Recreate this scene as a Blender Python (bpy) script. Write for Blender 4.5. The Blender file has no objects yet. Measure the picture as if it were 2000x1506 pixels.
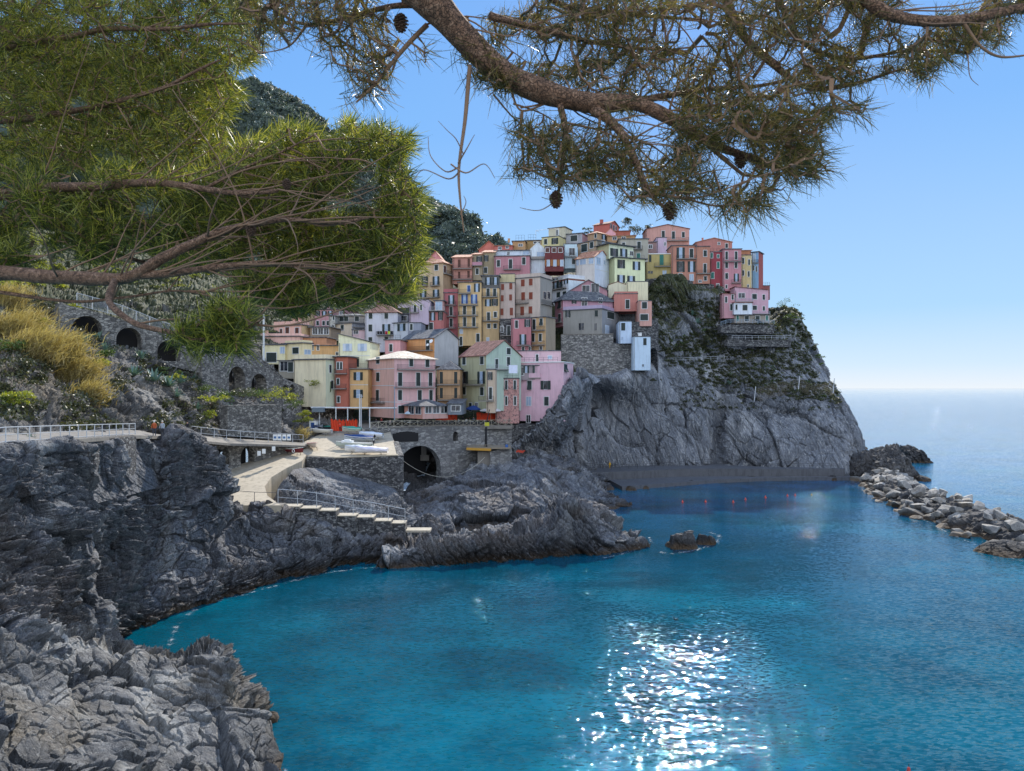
import bpy, bmesh, math, random
import numpy as np
from mathutils import Vector, Matrix, Quaternion
from mathutils.bvhtree import BVHTree
random.seed(7); rng = np.random.default_rng(7)
scene = bpy.context.scene
col = scene.collection
# picture geometry of the viewpoint: focal length in photo pixels, principal point, eye height above the sea
F, CX, CY, H = 1400.0, 1000.0, 758.0, 24.0
def P(x, y, D): return np.array(((x-CX)/F*D, D, H-(y-CY)/F*D))
def PV(x, y, D): return Vector(P(x, y, D))
def yD(y, z=0.0): return (H-z)*F/(y-CY)          # distance of a point of height z seen at row y
def srgb(h):
    h = h.lstrip('#'); o = []
    for i in (0, 2, 4):
        c = int(h[i:i+2], 16)/255
        o.append(c/12.92 if c <= .04045 else ((c+.055)/1.055)**2.4)
    return tuple(o)+(1,)
# ---------- noise ----------
def hsh(a, b, c, s):
    a = a.astype(np.uint32); b = b.astype(np.uint32); c = c.astype(np.uint32)
    h = a*np.uint32(374761393)+b*np.uint32(668265263)+c*np.uint32(2246822519)+np.uint32((s*3266489917) & 0xffffffff)
    h = (h ^ (h >> np.uint32(13)))*np.uint32(1274126177)
    h = (h ^ (h >> np.uint32(16)))*np.uint32(2654435761)
    return ((h ^ (h >> np.uint32(15))) & np.uint32(0xffffff)).astype(np.float64)/16777215.0
def vn(p, s=0):
    i = np.floor(p).astype(np.int64); f = p-i; f = f*f*f*(f*(f*6-15)+10); r = 0
    for dx in (0, 1):
        wx = f[:, 0] if dx else 1-f[:, 0]
        for dy in (0, 1):
            wy = f[:, 1] if dy else 1-f[:, 1]
            for dz in (0, 1):
                wz = f[:, 2] if dz else 1-f[:, 2]
                r = r+wx*wy*wz*hsh(i[:, 0]+dx, i[:, 1]+dy, i[:, 2]+dz, s)
    return r*2-1
def fbm(p, o=4, s=0):
    r = 0; a = 1; t = 0
    for k in range(o):
        r = r+a*vn(p*2.03**k+k*17.3, s+k); t += a; a *= .5
    return r/t
def facets(p, s=0):
    """blocky rock: every cell its own height and tilt"""
    i = np.floor(p).astype(np.int64); best = np.full(len(p), 9e9); val = np.zeros(len(p)); sec = np.full(len(p), 9e9)
    for dx in (-1, 0, 1):
        for dy in (-1, 0, 1):
            for dz in (-1, 0, 1):
                a, b, c = i[:, 0]+dx, i[:, 1]+dy, i[:, 2]+dz
                q = np.stack((a+hsh(a, b, c, s), b+hsh(a, b, c, s+1), c+hsh(a, b, c, s+2)), 1)
                d = p-q; dd = (d*d).sum(1)
                g = np.stack((hsh(a, b, c, s+3), hsh(a, b, c, s+4), hsh(a, b, c, s+5)), 1)-.5
                v = (hsh(a, b, c, s+6)-.5)*1.1+(d*g).sum(1)*1.9
                m = dd < best
                sec = np.where(m, best, np.minimum(sec, dd)); val = np.where(m, v, val); best = np.where(m, dd, best)
    edge = np.clip((np.sqrt(sec)-np.sqrt(best))/.12, 0, 1)
    return val-(1-edge)*.28
# ---------- meshes ----------
def mesh_np(name, v, f, smooth=False):
    v = np.asarray(v, dtype=np.float32); f = np.asarray(f, dtype=np.int32); k = f.shape[1]
    me = bpy.data.meshes.new(name)
    me.vertices.add(len(v)); me.vertices.foreach_set('co', v.ravel())
    me.loops.add(f.size); me.loops.foreach_set('vertex_index', f.ravel())
    me.polygons.add(len(f)); me.polygons.foreach_set('loop_start', np.arange(0, f.size, k, dtype=np.int32))
    me.polygons.foreach_set('use_smooth', np.full(len(f), smooth, dtype=bool))
    me.update(calc_edges=True); me.validate()
    return me
def link(name, me, mats, parent=None):
    o = bpy.data.objects.new(name, me); col.objects.link(o)
    for m in (mats if isinstance(mats, (list, tuple)) else [mats]): me.materials.append(m)
    if parent: o.parent = parent
    return o
def wloc(o):
    v = Vector((0, 0, 0))
    while o: v = v+o.location; o = o.parent
    return v
def tag(o, label=None, cat=None, group=None, kind=None):
    if label: o['label'] = label
    if cat: o['category'] = cat
    if group: o['group'] = group
    if kind: o['kind'] = kind
    elif cat: o['kind'] = 'thing'
    return o
def thing(name, label, cat, loc=(0, 0, 0), group=None):
    o = bpy.data.objects.new(name, None); col.objects.link(o); o.location = loc; o.empty_display_size = .3
    return tag(o, label, cat, group)
class MB:
    def __init__(s): s.v = []; s.f = []; s.m = []
    def add(s, vs, fs, m=0):
        n = len(s.v); s.v += [tuple(map(float, a)) for a in vs]; s.f += [tuple(i+n for i in f) for f in fs]; s.m += [m]*len(fs); return s
    def quad(s, a, b, c, d, m=0): return s.add([a, b, c, d], [(0, 1, 2, 3)], m)
    def box(s, o, a, b, c, m=0):
        """box from corner o with edge vectors a, b, c"""
        o, a, b, c = map(np.asarray, (o, a, b, c))
        if np.dot(np.cross(a, b), c) < 0: a, b = b, a
        return s.add([o, o+a, o+a+b, o+b, o+c, o+a+c, o+a+b+c, o+b+c],
                     [(3, 2, 1, 0), (4, 5, 6, 7), (0, 1, 5, 4), (1, 2, 6, 5), (2, 3, 7, 6), (3, 0, 4, 7)], m)
    def bb(s, x0, y0, z0, x1, y1, z1, m=0): return s.box((x0, y0, z0), (x1-x0, 0, 0), (0, y1-y0, 0), (0, 0, z1-z0), m)
    def tube(s, pts, r, n=6, m=0, cap=True):
        pts = [Vector(p) for p in pts]; rs = r if isinstance(r, (list, tuple, np.ndarray)) else [r]*len(pts)
        vs = []; fs = []; up = None
        for i, p in enumerate(pts):
            d = (pts[min(i+1, len(pts)-1)]-pts[max(i-1, 0)])
            d = d.normalized() if d.length > 1e-9 else Vector((0, 0, 1))
            if up is None: up = d.orthogonal().normalized()
            up = (up-d*up.dot(d)); up = up.normalized() if up.length > 1e-6 else d.orthogonal().normalized()
            w = d.cross(up)
            for k in range(n):
                a = 2*math.pi*k/n; vs.append(p+(up*math.cos(a)+w*math.sin(a))*rs[i])
        for i in range(len(pts)-1):
            for k in range(n):
                a = i*n+k; b = i*n+(k+1) % n; fs.append((a, b, b+n, a+n))
        if cap: fs.append(tuple(range(n-1, -1, -1))); fs.append(tuple((len(pts)-1)*n+k for k in range(n)))
        return s.add(vs, fs, m)
    def lathe(s, prof, c=(0, 0, 0), n=12, m=0):
        vs = []; fs = []
        for r, z in prof:
            for k in range(n):
                a = 2*math.pi*k/n; vs.append((c[0]+r*math.cos(a), c[1]+r*math.sin(a), c[2]+z))
        for i in range(len(prof)-1):
            for k in range(n):
                a = i*n+k; b = i*n+(k+1) % n; fs.append((a, b, b+n, a+n))
        fs.append(tuple(range(n-1, -1, -1))); fs.append(tuple((len(prof)-1)*n+k for k in range(n)))
        return s.add(vs, fs, m)
    def build(s, name, mats, parent=None, smooth=False, world=True):
        me = bpy.data.meshes.new(name)
        off = wloc(parent) if (parent and world) else Vector((0, 0, 0))
        me.from_pydata([(a[0]-off.x, a[1]-off.y, a[2]-off.z) for a in s.v], [], s.f)
        mats = mats if isinstance(mats, (list, tuple)) else [mats]
        if len(mats) > 1: me.polygons.foreach_set('material_index', s.m)
        if smooth: me.polygons.foreach_set('use_smooth', [True]*len(s.f))
        me.update()
        return link(name, me, mats, parent)
# ---------- materials ----------
def newmat(name):
    m = bpy.data.materials.new(name); m.use_nodes = True; nt = m.node_tree; nt.nodes.clear()
    out = nt.nodes.new('ShaderNodeOutputMaterial'); return m, nt, out
class N:
    def __init__(s, nt): s.nt = nt
    def __call__(s, t, **k):
        n = s.nt.nodes.new('ShaderNode'+t)
        for a, b in k.items():
            if a.startswith('i_'): s.set(n, a[2:], b)
            else: setattr(n, a, b)
        return n
    def set(s, n, key, v):
        key = int(key) if key.isdigit() else key.replace('_', ' ')
        inp = n.inputs[key]
        if isinstance(v, bpy.types.NodeSocket): s.nt.links.new(v, inp)
        else: inp.default_value = v
    def pos(s, sc=(1, 1, 1), rot=(0, 0, 0)):
        g = s('NewGeometry'); m = s('Mapping', i_Vector=g.outputs['Position']); m.inputs['Scale'].default_value = sc; m.inputs['Rotation'].default_value = rot
        return m.outputs[0]
    def noise(s, vec, scale, det=4, rough=.55, dist=0):
        n = s('TexNoise', i_Vector=vec); n.inputs['Scale'].default_value = scale; n.inputs['Detail'].default_value = det
        n.inputs['Roughness'].default_value = rough; n.inputs['Distortion'].default_value = dist; return n.outputs['Fac']
    def ramp(s, fac, stops, interp='LINEAR'):
        r = s('ValToRGB', i_Fac=fac); e = r.color_ramp; e.interpolation = interp
        while len(e.elements) < len(stops): e.elements.new(.5)
        for el, (p, c) in zip(e.elements, stops):
            el.position = p; el.color = c if len(c) == 4 else tuple(c)+(1,)
        return r.outputs['Color']
    def mix(s, fac, a, b, mode='MIX'):
        m = s('Mix'); m.data_type = 'RGBA'; m.blend_type = mode; m.clamp_factor = True
        for i, v in ((0, fac), (6, a), (7, b)):
            if isinstance(v, bpy.types.NodeSocket): s.nt.links.new(v, m.inputs[i])
            else: m.inputs[i].default_value = v if i == 0 or len(v) == 4 else tuple(v)+(1,)
        return m.outputs[2]
    def math(s, op, a, b=0.0, c=None):
        m = s('Math', operation=op)
        for i, v in enumerate((a, b, c)):
            if v is None: continue
            if isinstance(v, bpy.types.NodeSocket): s.nt.links.new(v, m.inputs[i])
            else: m.inputs[i].default_value = v
        return m.outputs[0]
    def bump(s, h, strength=.5, dist=.1, nrm=None):
        b = s('Bump', i_Height=h); b.inputs['Strength'].default_value = strength; b.inputs['Distance'].default_value = dist
        if nrm: s.set(b, 'Normal', nrm)
        return b.outputs[0]
def g3(v): return (v, v, v, 1)
def simple(name, c, rough=.6, metal=0, var=.15, vs=1.5, bump=0, spec=.5):
    m, nt, out = newmat(name); n = N(nt); p = n('BsdfPrincipled')
    c = srgb(c) if isinstance(c, str) else tuple(c[:3])+(1,)
    nz = n.noise(n.pos(), vs, 5, .6)
    cc = n.mix(nz, tuple(x*(1-var*1.6) for x in c[:3])+(1,), tuple(min(1, x*(1+var)) for x in c[:3])+(1,))
    n.set(p, 'Base Color', cc); p.inputs['Roughness'].default_value = rough; p.inputs['Metallic'].default_value = metal
    p.inputs['Specular IOR Level'].default_value = spec
    if bump: n.set(p, 'Normal', n.bump(n.noise(n.pos(), vs*6, 4), .5, bump))
    nt.links.new(p.outputs[0], out.inputs[0]); return m
def rock(name, dark, mid, light, sc=1.0, rot=(0, 0, 0), an=(1, 1, .25), warm=None, bumpd=.35, vein=.0, veg=None, wet=True, contrast=1.0):
    m, nt, out = newmat(name); n = N(nt); p = n('BsdfPrincipled')
    vec = n.pos(); st = n.pos(an, rot)
    a = n.noise(st, .35*sc, 7, .68, .8); b = n.noise(vec, 1.6*sc, 8, .7, .3)
    base = n.ramp(n.math('ADD', n.math('MULTIPLY', a, .62), n.math('MULTIPLY', b, .38)), [(.36, dark), (.47, mid), (.54, mid), (.68, light)])
    base = n.mix(.85, base, n.ramp(n.noise(st, .10*sc, 4, .6, 1.0), [(.34, g3(.42)), (.47, g3(.8)), (.53, g3(1)), (.64, (1.0, 1.0, 1.0, 1))]), 'MULTIPLY'); base = n.mix(n.ramp(n.noise(st, .14*sc, 5, .55, 1.5), [(.54, g3(0)), (.62, g3(.6))]), base, light)
    if warm:
        base = n.mix(n.ramp(n.noise(vec, .12*sc, 5, .6), [(.5, g3(0)), (.68, g3(.75))]), base, warm)
    cr = n('TexVoronoi', i_Vector=n.mix(.28, st, n('TexNoise', i_Vector=st, i_Scale=.6*sc).outputs['Color']), feature='DISTANCE_TO_EDGE'); cr.inputs['Scale'].default_value = .42*sc
    crk = n.ramp(cr.outputs['Distance'], [(0, g3(.25)), (.035, g3(1))])
    cr2 = n('TexVoronoi', i_Vector=st, feature='DISTANCE_TO_EDGE'); cr2.inputs['Scale'].default_value = 1.7*sc
    crk2 = n.ramp(cr2.outputs['Distance'], [(0, g3(.55)), (.05, g3(1))])
    base = n.mix(.6, base, crk, 'MULTIPLY'); base = n.mix(.7, base, crk2, 'MULTIPLY')
    if vein:
        w = n.noise(st, .8*sc, 3, .5, 2.5); base = n.mix(n.ramp(w, [(.485, g3(0)), (.5, g3(vein)), (.515, g3(0))]), base, (.62, .62, .6, 1))
    sp = n.noise(vec, 5*sc, 2, .5); base = n.mix(n.ramp(sp, [(.66, g3(0)), (.72, g3(.35))]), base, light)
    if wet:   # dark wet band with weed just above the water
        z = n('SeparateXYZ', i_Vector=vec).outputs['Z']; zz = n.math('ADD', z, n.math('MULTIPLY', n.noise(vec, .8, 3), -1.6))
        w1 = n.ramp(n.math('MULTIPLY', n.math('ADD', zz, 1.4), .4), [(0, g3(.28)), (.62, g3(.4)), (1, g3(1))])
        base = n.mix(1, base, w1, 'MULTIPLY')
        w2 = n.ramp(n.math('MULTIPLY', n.math('ADD', zz, 1.0), .5), [(.15, g3(.55)), (.6, g3(0))])
        base = n.mix(w2, base, (.15, .09, .04, 1))
    if veg:
        g = n('NewGeometry'); nz = n('SeparateXYZ', i_Vector=g.outputs['Normal']).outputs['Z']
        vz = n('SeparateXYZ', i_Vector=vec).outputs['Z']
        mk = n.math('ADD', n.math('MULTIPLY', n.noise(vec, .13, 6, .65), 2.2), n.math('ADD', n.math('MULTIPLY', nz, .5), n.math('MULTIPLY', n.math('SUBTRACT', vz, veg), .035)))
        mk = n.ramp(mk, [(.0, g3(0)), (.0, g3(0)), (1, g3(1))]) if False else n.math('SMOOTHSTEP', mk, 0, 0) if False else mk
        fac = n.ramp(n.math('MULTIPLY', mk, .4), [(.5, g3(0)), (.58, g3(1))])
        vc = n.ramp(n.noise(vec, 1.4, 6, .7), [(.35, (.018, .026, .010)), (.5, (.05, .062, .022)), (.62, (.10, .095, .04)), (.72, (.15, .12, .06))])
        base = n.mix(fac, base, vc)
    pt = n('NewGeometry').outputs['Pointiness']; base = n.mix(.8, base, n.ramp(pt, [(.40, g3(.30)), (.49, g3(.85)), (.53, g3(1)), (.60, (1.0, 1.0, .98, 1))]), 'MULTIPLY'); base = n.mix(n.ramp(pt, [(.53, g3(0)), (.62, g3(.45))]), base, light)  # crevice shade and edge light put into the rock colour by pointiness
    n.set(p, 'Base Color', base); p.inputs['Roughness'].default_value = .75; p.inputs['Specular IOR Level'].default_value = .35
    h = n.math('ADD', n.noise(st, .9*sc, 9, .72, .6), n.math('ADD', n.math('MULTIPLY', b, .7), n.math('MULTIPLY', crk2, .12)))
    n.set(p, 'Normal', n.bump(h, 1.0, bumpd))
    nt.links.new(p.outputs[0], out.inputs[0]); return m
def stonewall(name, c1, c2, c3, sc=2.2, mortar=(.09, .085, .08, 1), flat=.55):
    m, nt, out = newmat(name); n = N(nt); p = n('BsdfPrincipled')
    vec = n.pos((1, 1, 1/flat)); wv = n.mix(.12, vec, n('TexNoise', i_Vector=vec, i_Scale=2.0).outputs['Color'])
    v = n('TexVoronoi', i_Vector=wv); v.inputs['Scale'].default_value = sc
    e = n('TexVoronoi', i_Vector=wv, feature='DISTANCE_TO_EDGE'); e.inputs['Scale'].default_value = sc
    s = n('SeparateColor', i_Color=v.outputs['Color'])
    base = n.ramp(s.outputs[0], [(.05, c1), (.5, c2), (.95, c3)])
    big = n.noise(n.pos(), .25, 5, .6)
    base = n.mix(.5, base, n.ramp(big, [(.35, g3(.45)), (.65, g3(1))]), 'MULTIPLY')
    ed = n.ramp(e.outputs['Distance'], [(0, g3(0)), (.09, g3(1))])
    base = n.mix(ed, mortar, base)
    n.set(p, 'Base Color', base); p.inputs['Roughness'].default_value = .85
    n.set(p, 'Normal', n.bump(n.math('ADD', ed, n.noise(n.pos(), 6, 4)), .9, .12))
    nt.links.new(p.outputs[0], out.inputs[0]); return m
_pl = {}
def plaster(hexc, peel=0):
    k = (hexc, peel)
    if k in _pl: return _pl[k]
    m, nt, out = newmat('plaster'); n = N(nt); p = n('BsdfPrincipled'); c = srgb(hexc); lu = c[0]*.3+c[1]*.6+c[2]*.1; c = tuple(min(.85, (x*.72+lu*.28)*1.28) for x in c[:3])+(1,)
    v1 = n.pos(); st = n.pos((1, 1, .12))
    b = n.mix(n.noise(v1, .35, 5, .6), tuple(x*.78 for x in c[:3])+(1,), tuple(min(.9, x*1.1) for x in c[:3])+(1,))
    streak = n.ramp(n.noise(st, 1.6, 5, .65), [(.34, g3(.68)), (.52, g3(1))])
    b = n.mix(.55, b, streak, 'MULTIPLY')
    b = n.mix(n.ramp(n.noise(v1, 1.1, 6, .7), [(.58, g3(0)), (.70, g3(.35))]), b, tuple(x*.5+.12 for x in c[:3])+(1,))
    if peel: b = n.mix(n.ramp(n.noise(v1, 2.2, 7, .72), [(.52, g3(0)), (.56, g3(.85))]), b, (.12, .10, .10, 1))
    n.set(p, 'Base Color', b); p.inputs['Roughness'].default_value = .9; p.inputs['Specular IOR Level'].default_value = .2
    n.set(p, 'Normal', n.bump(n.noise(v1, 4, 6, .6), .3, .05))
    nt.links.new(p.outputs[0], out.inputs[0]); _pl[k] = m; return m
def tiles(name, c1, c2, c3):
    m, nt, out = newmat(name); n = N(nt); p = n('BsdfPrincipled')
    v = n('TexVoronoi', i_Vector=n.pos((1, 1, .3))); v.inputs['Scale'].default_value = 2.6
    s = n('SeparateColor', i_Color=v.outputs['Color'])
    b = n.ramp(n.math('ADD', n.math('MULTIPLY', s.outputs[0], .5), n.math('MULTIPLY', n.noise(n.pos(), .8, 5), .5)), [(.25, c1), (.5, c2), (.8, c3)])
    n.set(p, 'Base Color', b); p.inputs['Roughness'].default_value = .8
    w = n('TexWave', i_Vector=n.pos()); w.inputs['Scale'].default_value = 2.2; w.inputs['Distortion'].default_value = 1
    n.set(p, 'Normal', n.bump(w.outputs['Fac'], .6, .06)); nt.links.new(p.outputs[0], out.inputs[0]); return m
def leafmat(name, stops, trans=.35, rough=.45, gloss=.4, big=.5):
    m, nt, out = newmat(name); n = N(nt); p = n('BsdfPrincipled'); g = n('NewGeometry')
    f = n.math('ADD', n.math('MULTIPLY', g.outputs['Random Per Island'], 1-big), n.math('MULTIPLY', n.noise(n.pos(), .6 if big < .9 else .05, 4), big))
    c = n.ramp(f, stops); n.set(p, 'Base Color', c); p.inputs['Roughness'].default_value = rough; p.inputs['Specular IOR Level'].default_value = gloss
    t = n('BsdfTranslucent'); n.set(t, 'Color', n.mix(1, c, (1.5, 1.4, .6, 1), 'MULTIPLY'))
    mx = n('MixShader'); mx.inputs[0].default_value = trans; nt.links.new(p.outputs[0], mx.inputs[1]); nt.links.new(t.outputs[0], mx.inputs[2])
    nt.links.new(mx.outputs[0], out.inputs[0]); return m
# ================= terrain =================
M = {}
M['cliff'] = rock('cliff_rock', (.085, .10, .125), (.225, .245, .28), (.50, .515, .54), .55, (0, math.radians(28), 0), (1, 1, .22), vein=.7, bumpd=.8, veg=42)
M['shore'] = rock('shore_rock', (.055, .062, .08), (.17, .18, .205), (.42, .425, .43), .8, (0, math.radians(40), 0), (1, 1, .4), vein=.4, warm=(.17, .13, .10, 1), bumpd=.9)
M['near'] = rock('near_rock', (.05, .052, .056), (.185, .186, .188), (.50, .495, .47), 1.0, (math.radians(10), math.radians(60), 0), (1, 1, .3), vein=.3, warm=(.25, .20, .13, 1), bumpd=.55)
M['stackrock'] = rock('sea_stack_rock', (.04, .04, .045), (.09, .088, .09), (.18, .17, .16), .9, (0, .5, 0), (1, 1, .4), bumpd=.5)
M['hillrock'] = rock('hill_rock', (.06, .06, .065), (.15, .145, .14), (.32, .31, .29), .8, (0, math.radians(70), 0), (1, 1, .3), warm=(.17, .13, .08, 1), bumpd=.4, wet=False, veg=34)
def catmull(A, n, axis):
    A = np.moveaxis(A, axis, 0); k = len(A); t = np.linspace(0, k-1-1e-9, n); i = np.floor(t).astype(int); f = (t-i)[:, None, None]
    g = lambda j: A[np.clip(j, 0, k-1)]
    p0, p1, p2, p3 = g(i-1), g(i), g(i+1), g(i+2)
    r = .5*((2*p1)+(p2-p0)*f+(2*p0-5*p1+4*p2-p3)*f**2+(3*p1-p0-3*p2+p3)*f**3)
    return np.moveaxis(r, 0, axis)
BV = {}
def loft(name, cols_, nu, nv, mat, amp, size, rot=(0, 0, 0), an=(1, 1, 1), seed=0, kind='structure', label=None, fine=.35, smooth=False, bvh=True, strata=1.0, pin=0):
    A = np.array([[P(*q) if len(q) == 3 else np.array(q[:3]) for q in c] for c in cols_])
    A[:, 0, 2] = np.where(A[:, 0, 2] < 2, A[:, 0, 2]-2.5, A[:, 0, 2])
    G = catmull(catmull(A, nu, 0), nv, 1)
    du = np.gradient(G, axis=0); dv = np.gradient(G, axis=1); nn = np.cross(du, dv); nn /= np.linalg.norm(nn, axis=2, keepdims=True)+1e-9
    c = nn.reshape(-1, 3); g = G.reshape(-1, 3)
    view = np.array((0, 0, H))-g; sgn = np.sign((c*view).sum(1)); c = c*np.where(sgn == 0, 1, sgn)[:, None] if (sgn > 0).mean() not in (0, 1) and False else c*(1 if sgn.mean() > 0 else -1)
    R = np.array(Matrix.Rotation(rot[0], 3, 'X') @ Matrix.Rotation(rot[1], 3, 'Y') @ Matrix.Rotation(rot[2], 3, 'Z'))
    q = (g @ R.T)*np.array(an)/size
    q = q+.2*np.stack((vn(q*1.3, seed+50), vn(q*1.3+9, seed+51), vn(q*1.3+19, seed+52)), 1)
    d = facets(q, seed)*.8+facets(q*2.6+3, seed+11)*fine*.8+facets(q*6.5+7, seed+23)*fine*.3+fbm(q*.45, 5, seed+31)*1.1+fbm(q*8, 4, seed+41)*fine*.2
    # layered strata: small ledges stepping across the beds
    bn = R.T @ np.array((.12, .1, 1)); w_ = (g @ bn)/(size*.16)+fbm(g/size*.8, 3, seed+61)*1.6; w2 = (g @ bn)/(size*.055)+fbm(g/size*1.7, 3, seed+63)*1.3
    led = (w_-np.floor(w_)); led2 = w2-np.floor(w2); msk = np.clip(vn(g/size*.7, seed+66)*1.5+.6, 0, 1)
    d = d+strata*msk*((led**1.6-.45)*.42+(led2**1.4-.45)*.16)
    if pin: vv = np.tile(np.linspace(0, 1, nv), nu); q_ = np.clip((1-pin/10-vv)/.2, 0, 1); d = d*(.12+.88*q_*q_*(3-2*q_))
    g = g+c*(d*amp)[:, None]
    idx = np.arange(nu*nv).reshape(nu, nv)
    f = np.stack((idx[:-1, :-1], idx[1:, :-1], idx[1:, 1:], idx[:-1, 1:]), -1).reshape(-1, 4)
    me = mesh_np(name, g, f, smooth); o = link(name, me, mat)
    if bvh: BV[name] = BVHTree.FromPolygons(g.tolist(), f.tolist())
    if kind == 'structure': o['kind'] = 'structure'
    elif label: tag(o, label, kind)
    return o
def hit(x, y, names=None):
    d = Vector(((x-CX)/F, 1, -(y-CY)/F)).normalized(); best = None
    for k in (names or BV):
        r = BV[k].ray_cast(Vector((0, 0, H)), d)
        if r[0] is not None and (best is None or r[3] < best[3]): best = r
    return best
S = math.radians
# headland cliff with the overgrown slope above it
hc = [
 [(925,965,154),(950,915,155),(975,882,156.5),(1000,864,158),(1020,852,160),(1035,845,164),(1045,840,176),(1060,830,190),(1100,750,199),(1110,700,208)],
 [(1000,930,160),(1035,880,160),(1068,832,159),(1086,790,160),(1103,762,161.5),(1116,745,165),(1128,736,187),(1140,672,199),(1150,640,203),(1160,600,212)],
 [(1060,930,163),(1074,880,163),(1100,832,160.3),(1112,794,160.3),(1126,768,165),(1136,750,170),(1148,734,187),(1156,672,200),(1165,640,205),(1175,600,212)],
 [(1090,935,186),(1110,880,187),(1130,830,188),(1145,790,190),(1160,752,186.5),(1172,727,187.3),(1182,700,198),(1190,672,201),(1195,640,206),(1200,600,214)],
 [(1190,940,192),(1198,880,193),(1205,830,194),(1213,790,195),(1222,755,188.5),(1232,732,189),(1240,705,202),(1245,670,205),(1250,635,209),(1250,590,214)],
 [(1290,945,193),(1295,880,195),(1298,830,196),(1300,795,198),(1303,762,200),(1305,738,203),(1300,705,207),(1295,665,210),(1290,610,213),(1285,545,217)],
 [(1370,945,193),(1378,885,195),(1380,840,197),(1380,805,199),(1382,778,201),(1382,755,204),(1375,715,209),(1370,670,212),(1360,610,215),(1350,548,218)],
 [(1400,945,195),(1402,890,201),(1402,850,205),(1403,815,206),(1405,785,206),(1407,762,207),(1408,722,211),(1405,675,214),(1395,618,218),(1390,556,221)],
 [(1430,945,193),(1430,890,195),(1430,850,197),(1432,815,199),(1436,785,203),(1440,765,206),(1440,725,210),(1438,682,214.5),(1430,630,218.5),(1420,565,222)],
 [(1520,945,190),(1520,895,192),(1520,850,194),(1520,815,197),(1520,785,201),(1520,765,204),(1518,730,209),(1515,695,212),(1508,655,214),(1500,636,217)],
 [(1600,945,188),(1604,895,190),(1605,850,193),(1602,815,196),(1598,785,201),(1592,760,205),(1580,728,210),(1565,695,214),(1545,655,218),(1520,632,222)],
 [(1655,945,189),(1668,900,192),(1668,855,196),(1655,815,201),(1640,780,206),(1625,755,211),(1608,722,216),(1590,690,221),(1568,655,226),(1540,612,232)],
 [(1672,930,205),(1682,890,208),(1678,850,212),(1662,812,218),(1645,778,224),(1628,752,229),(1612,722,234),(1594,690,239),(1572,655,244),(1546,608,250)],
 [(1640,925,245),(1650,890,248),(1645,850,252),(1630,812,256),(1615,778,260),(1600,752,264),(1590,722,268),(1575,690,272),(1555,655,276),(1530,620,280)]]
for c_ in hc:
    q_ = P(*c_[-1]); c_.append((q_[0]*1.02, q_[1]+32, q_[2]+1.5, 0))
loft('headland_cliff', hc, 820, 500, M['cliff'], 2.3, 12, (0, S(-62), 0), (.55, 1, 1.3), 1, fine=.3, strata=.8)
# left cliff below the footpath, round to the foot of the steps
lc = [
 [(-260,1600,26),(-250,1400,31),(-230,1200,36),(-220,1020,42),(-200,880,46),(-190,872,50)],
 [(0,1600,33),(0,1400,38),(0,1210,43),(0,1030,47),(0,890,49.5),(0,880,52)],
 [(100,1500,42),(100,1350,46),(100,1190,50),(100,1020,53),(100,886,55),(100,876,58)],
 [(180,1330,56),(180,1230,58),(175,1130,60),(170,1010,62),(185,882,63),(190,870,67)],
 [(205,1300,62),(202,1210,66),(205,1120,69),(215,1000,70),(225,880,68),(230,866,71)],
 [(250,1250,68),(240,1190,68),(235,1100,70),(240,990,72),(255,880,73),(262,856,77)],
 [(320,1210,74),(315,1160,75),(300,1080,76),(300,960,78),(310,880,80),(315,856,86)],
 [(370,1195,77),(365,1140,78),(355,1050,79),(350,940,80),(345,845,82),(352,842,90)],
 [(440,1170,81),(430,1130,82),(425,1060,84),(430,985,88),(405,890,90),(385,870,98)],
 [(490,1160,83),(480,1120,86),(470,1070,90),(462,1020,94),(440,990,97),(425,975,102)],
 [(570,1130,90),(565,1100,92),(560,1065,94),(560,1030,97),(555,1004,98),(550,996,101)],
 [(690,1107,96),(690,1088,97),(690,1070,98),(690,1045,99),(685,1034,100),(690,1026,104)],
 [(810,1100,98),(800,1088,99),(795,1078,100),(795,1066,102),(800,1054,103),(810,1050,110)]]
for c_ in lc:
    q_ = P(*c_[-1]); c_.append((q_[0]*1.0, q_[1]+9, max(q_[2]-5.5, 2.0), 0))
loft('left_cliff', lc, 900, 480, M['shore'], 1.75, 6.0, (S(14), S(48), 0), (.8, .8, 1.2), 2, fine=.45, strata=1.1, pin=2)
fr_ = [
 [(-260,1900,20),(-250,1600,24),(-240,1420,29),(-240,1280,35),(-230,1160,40),(-230,1120,47)],
 [(-100,1900,22),(-100,1620,26),(-90,1450,31),(-80,1300,37),(-70,1180,43),(-70,1150,50)],
 [(30,1900,23),(20,1620,27),(20,1470,32),(30,1330,38),(40,1200,45),(50,1180,52)],
 [(160,1900,25),(150,1640,29),(150,1490,34),(160,1370,40),(170,1225,47),(180,1215,54)],
 [(300,1900,27),(290,1650,31),(280,1510,36),(275,1410,41),(265,1275,49),(260,1260,57)],
 [(400,1900,28),(390,1660,32),(370,1540,37),(355,1430,43),(335,1285,50),(330,1270,59)],
 [(480,1900,29),(470,1680,34),(460,1560,39),(440,1440,45),(420,1268,51),(405,1262,60)],
 [(540,1900,29),(530,1700,34),(515,1590,39),(490,1480,45),(448,1300,52.5),(440,1290,61)],
 [(600,1900,29.5),(575,1700,35.5),(560,1600,40),(535,1500,45),(482,1385,53),(455,1330,62)],
 [(625,1900,30),(600,1700,36.5),(580,1600,41),(555,1510,46),(505,1400,54),(460,1345,62)]]
loft('foreground_rock', fr_, 700, 620, M['near'], 1.0, 4.2, (S(12), S(-24), 0), (.7, .8, 1.7), 3, fine=.5, strata=2.4)
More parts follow.
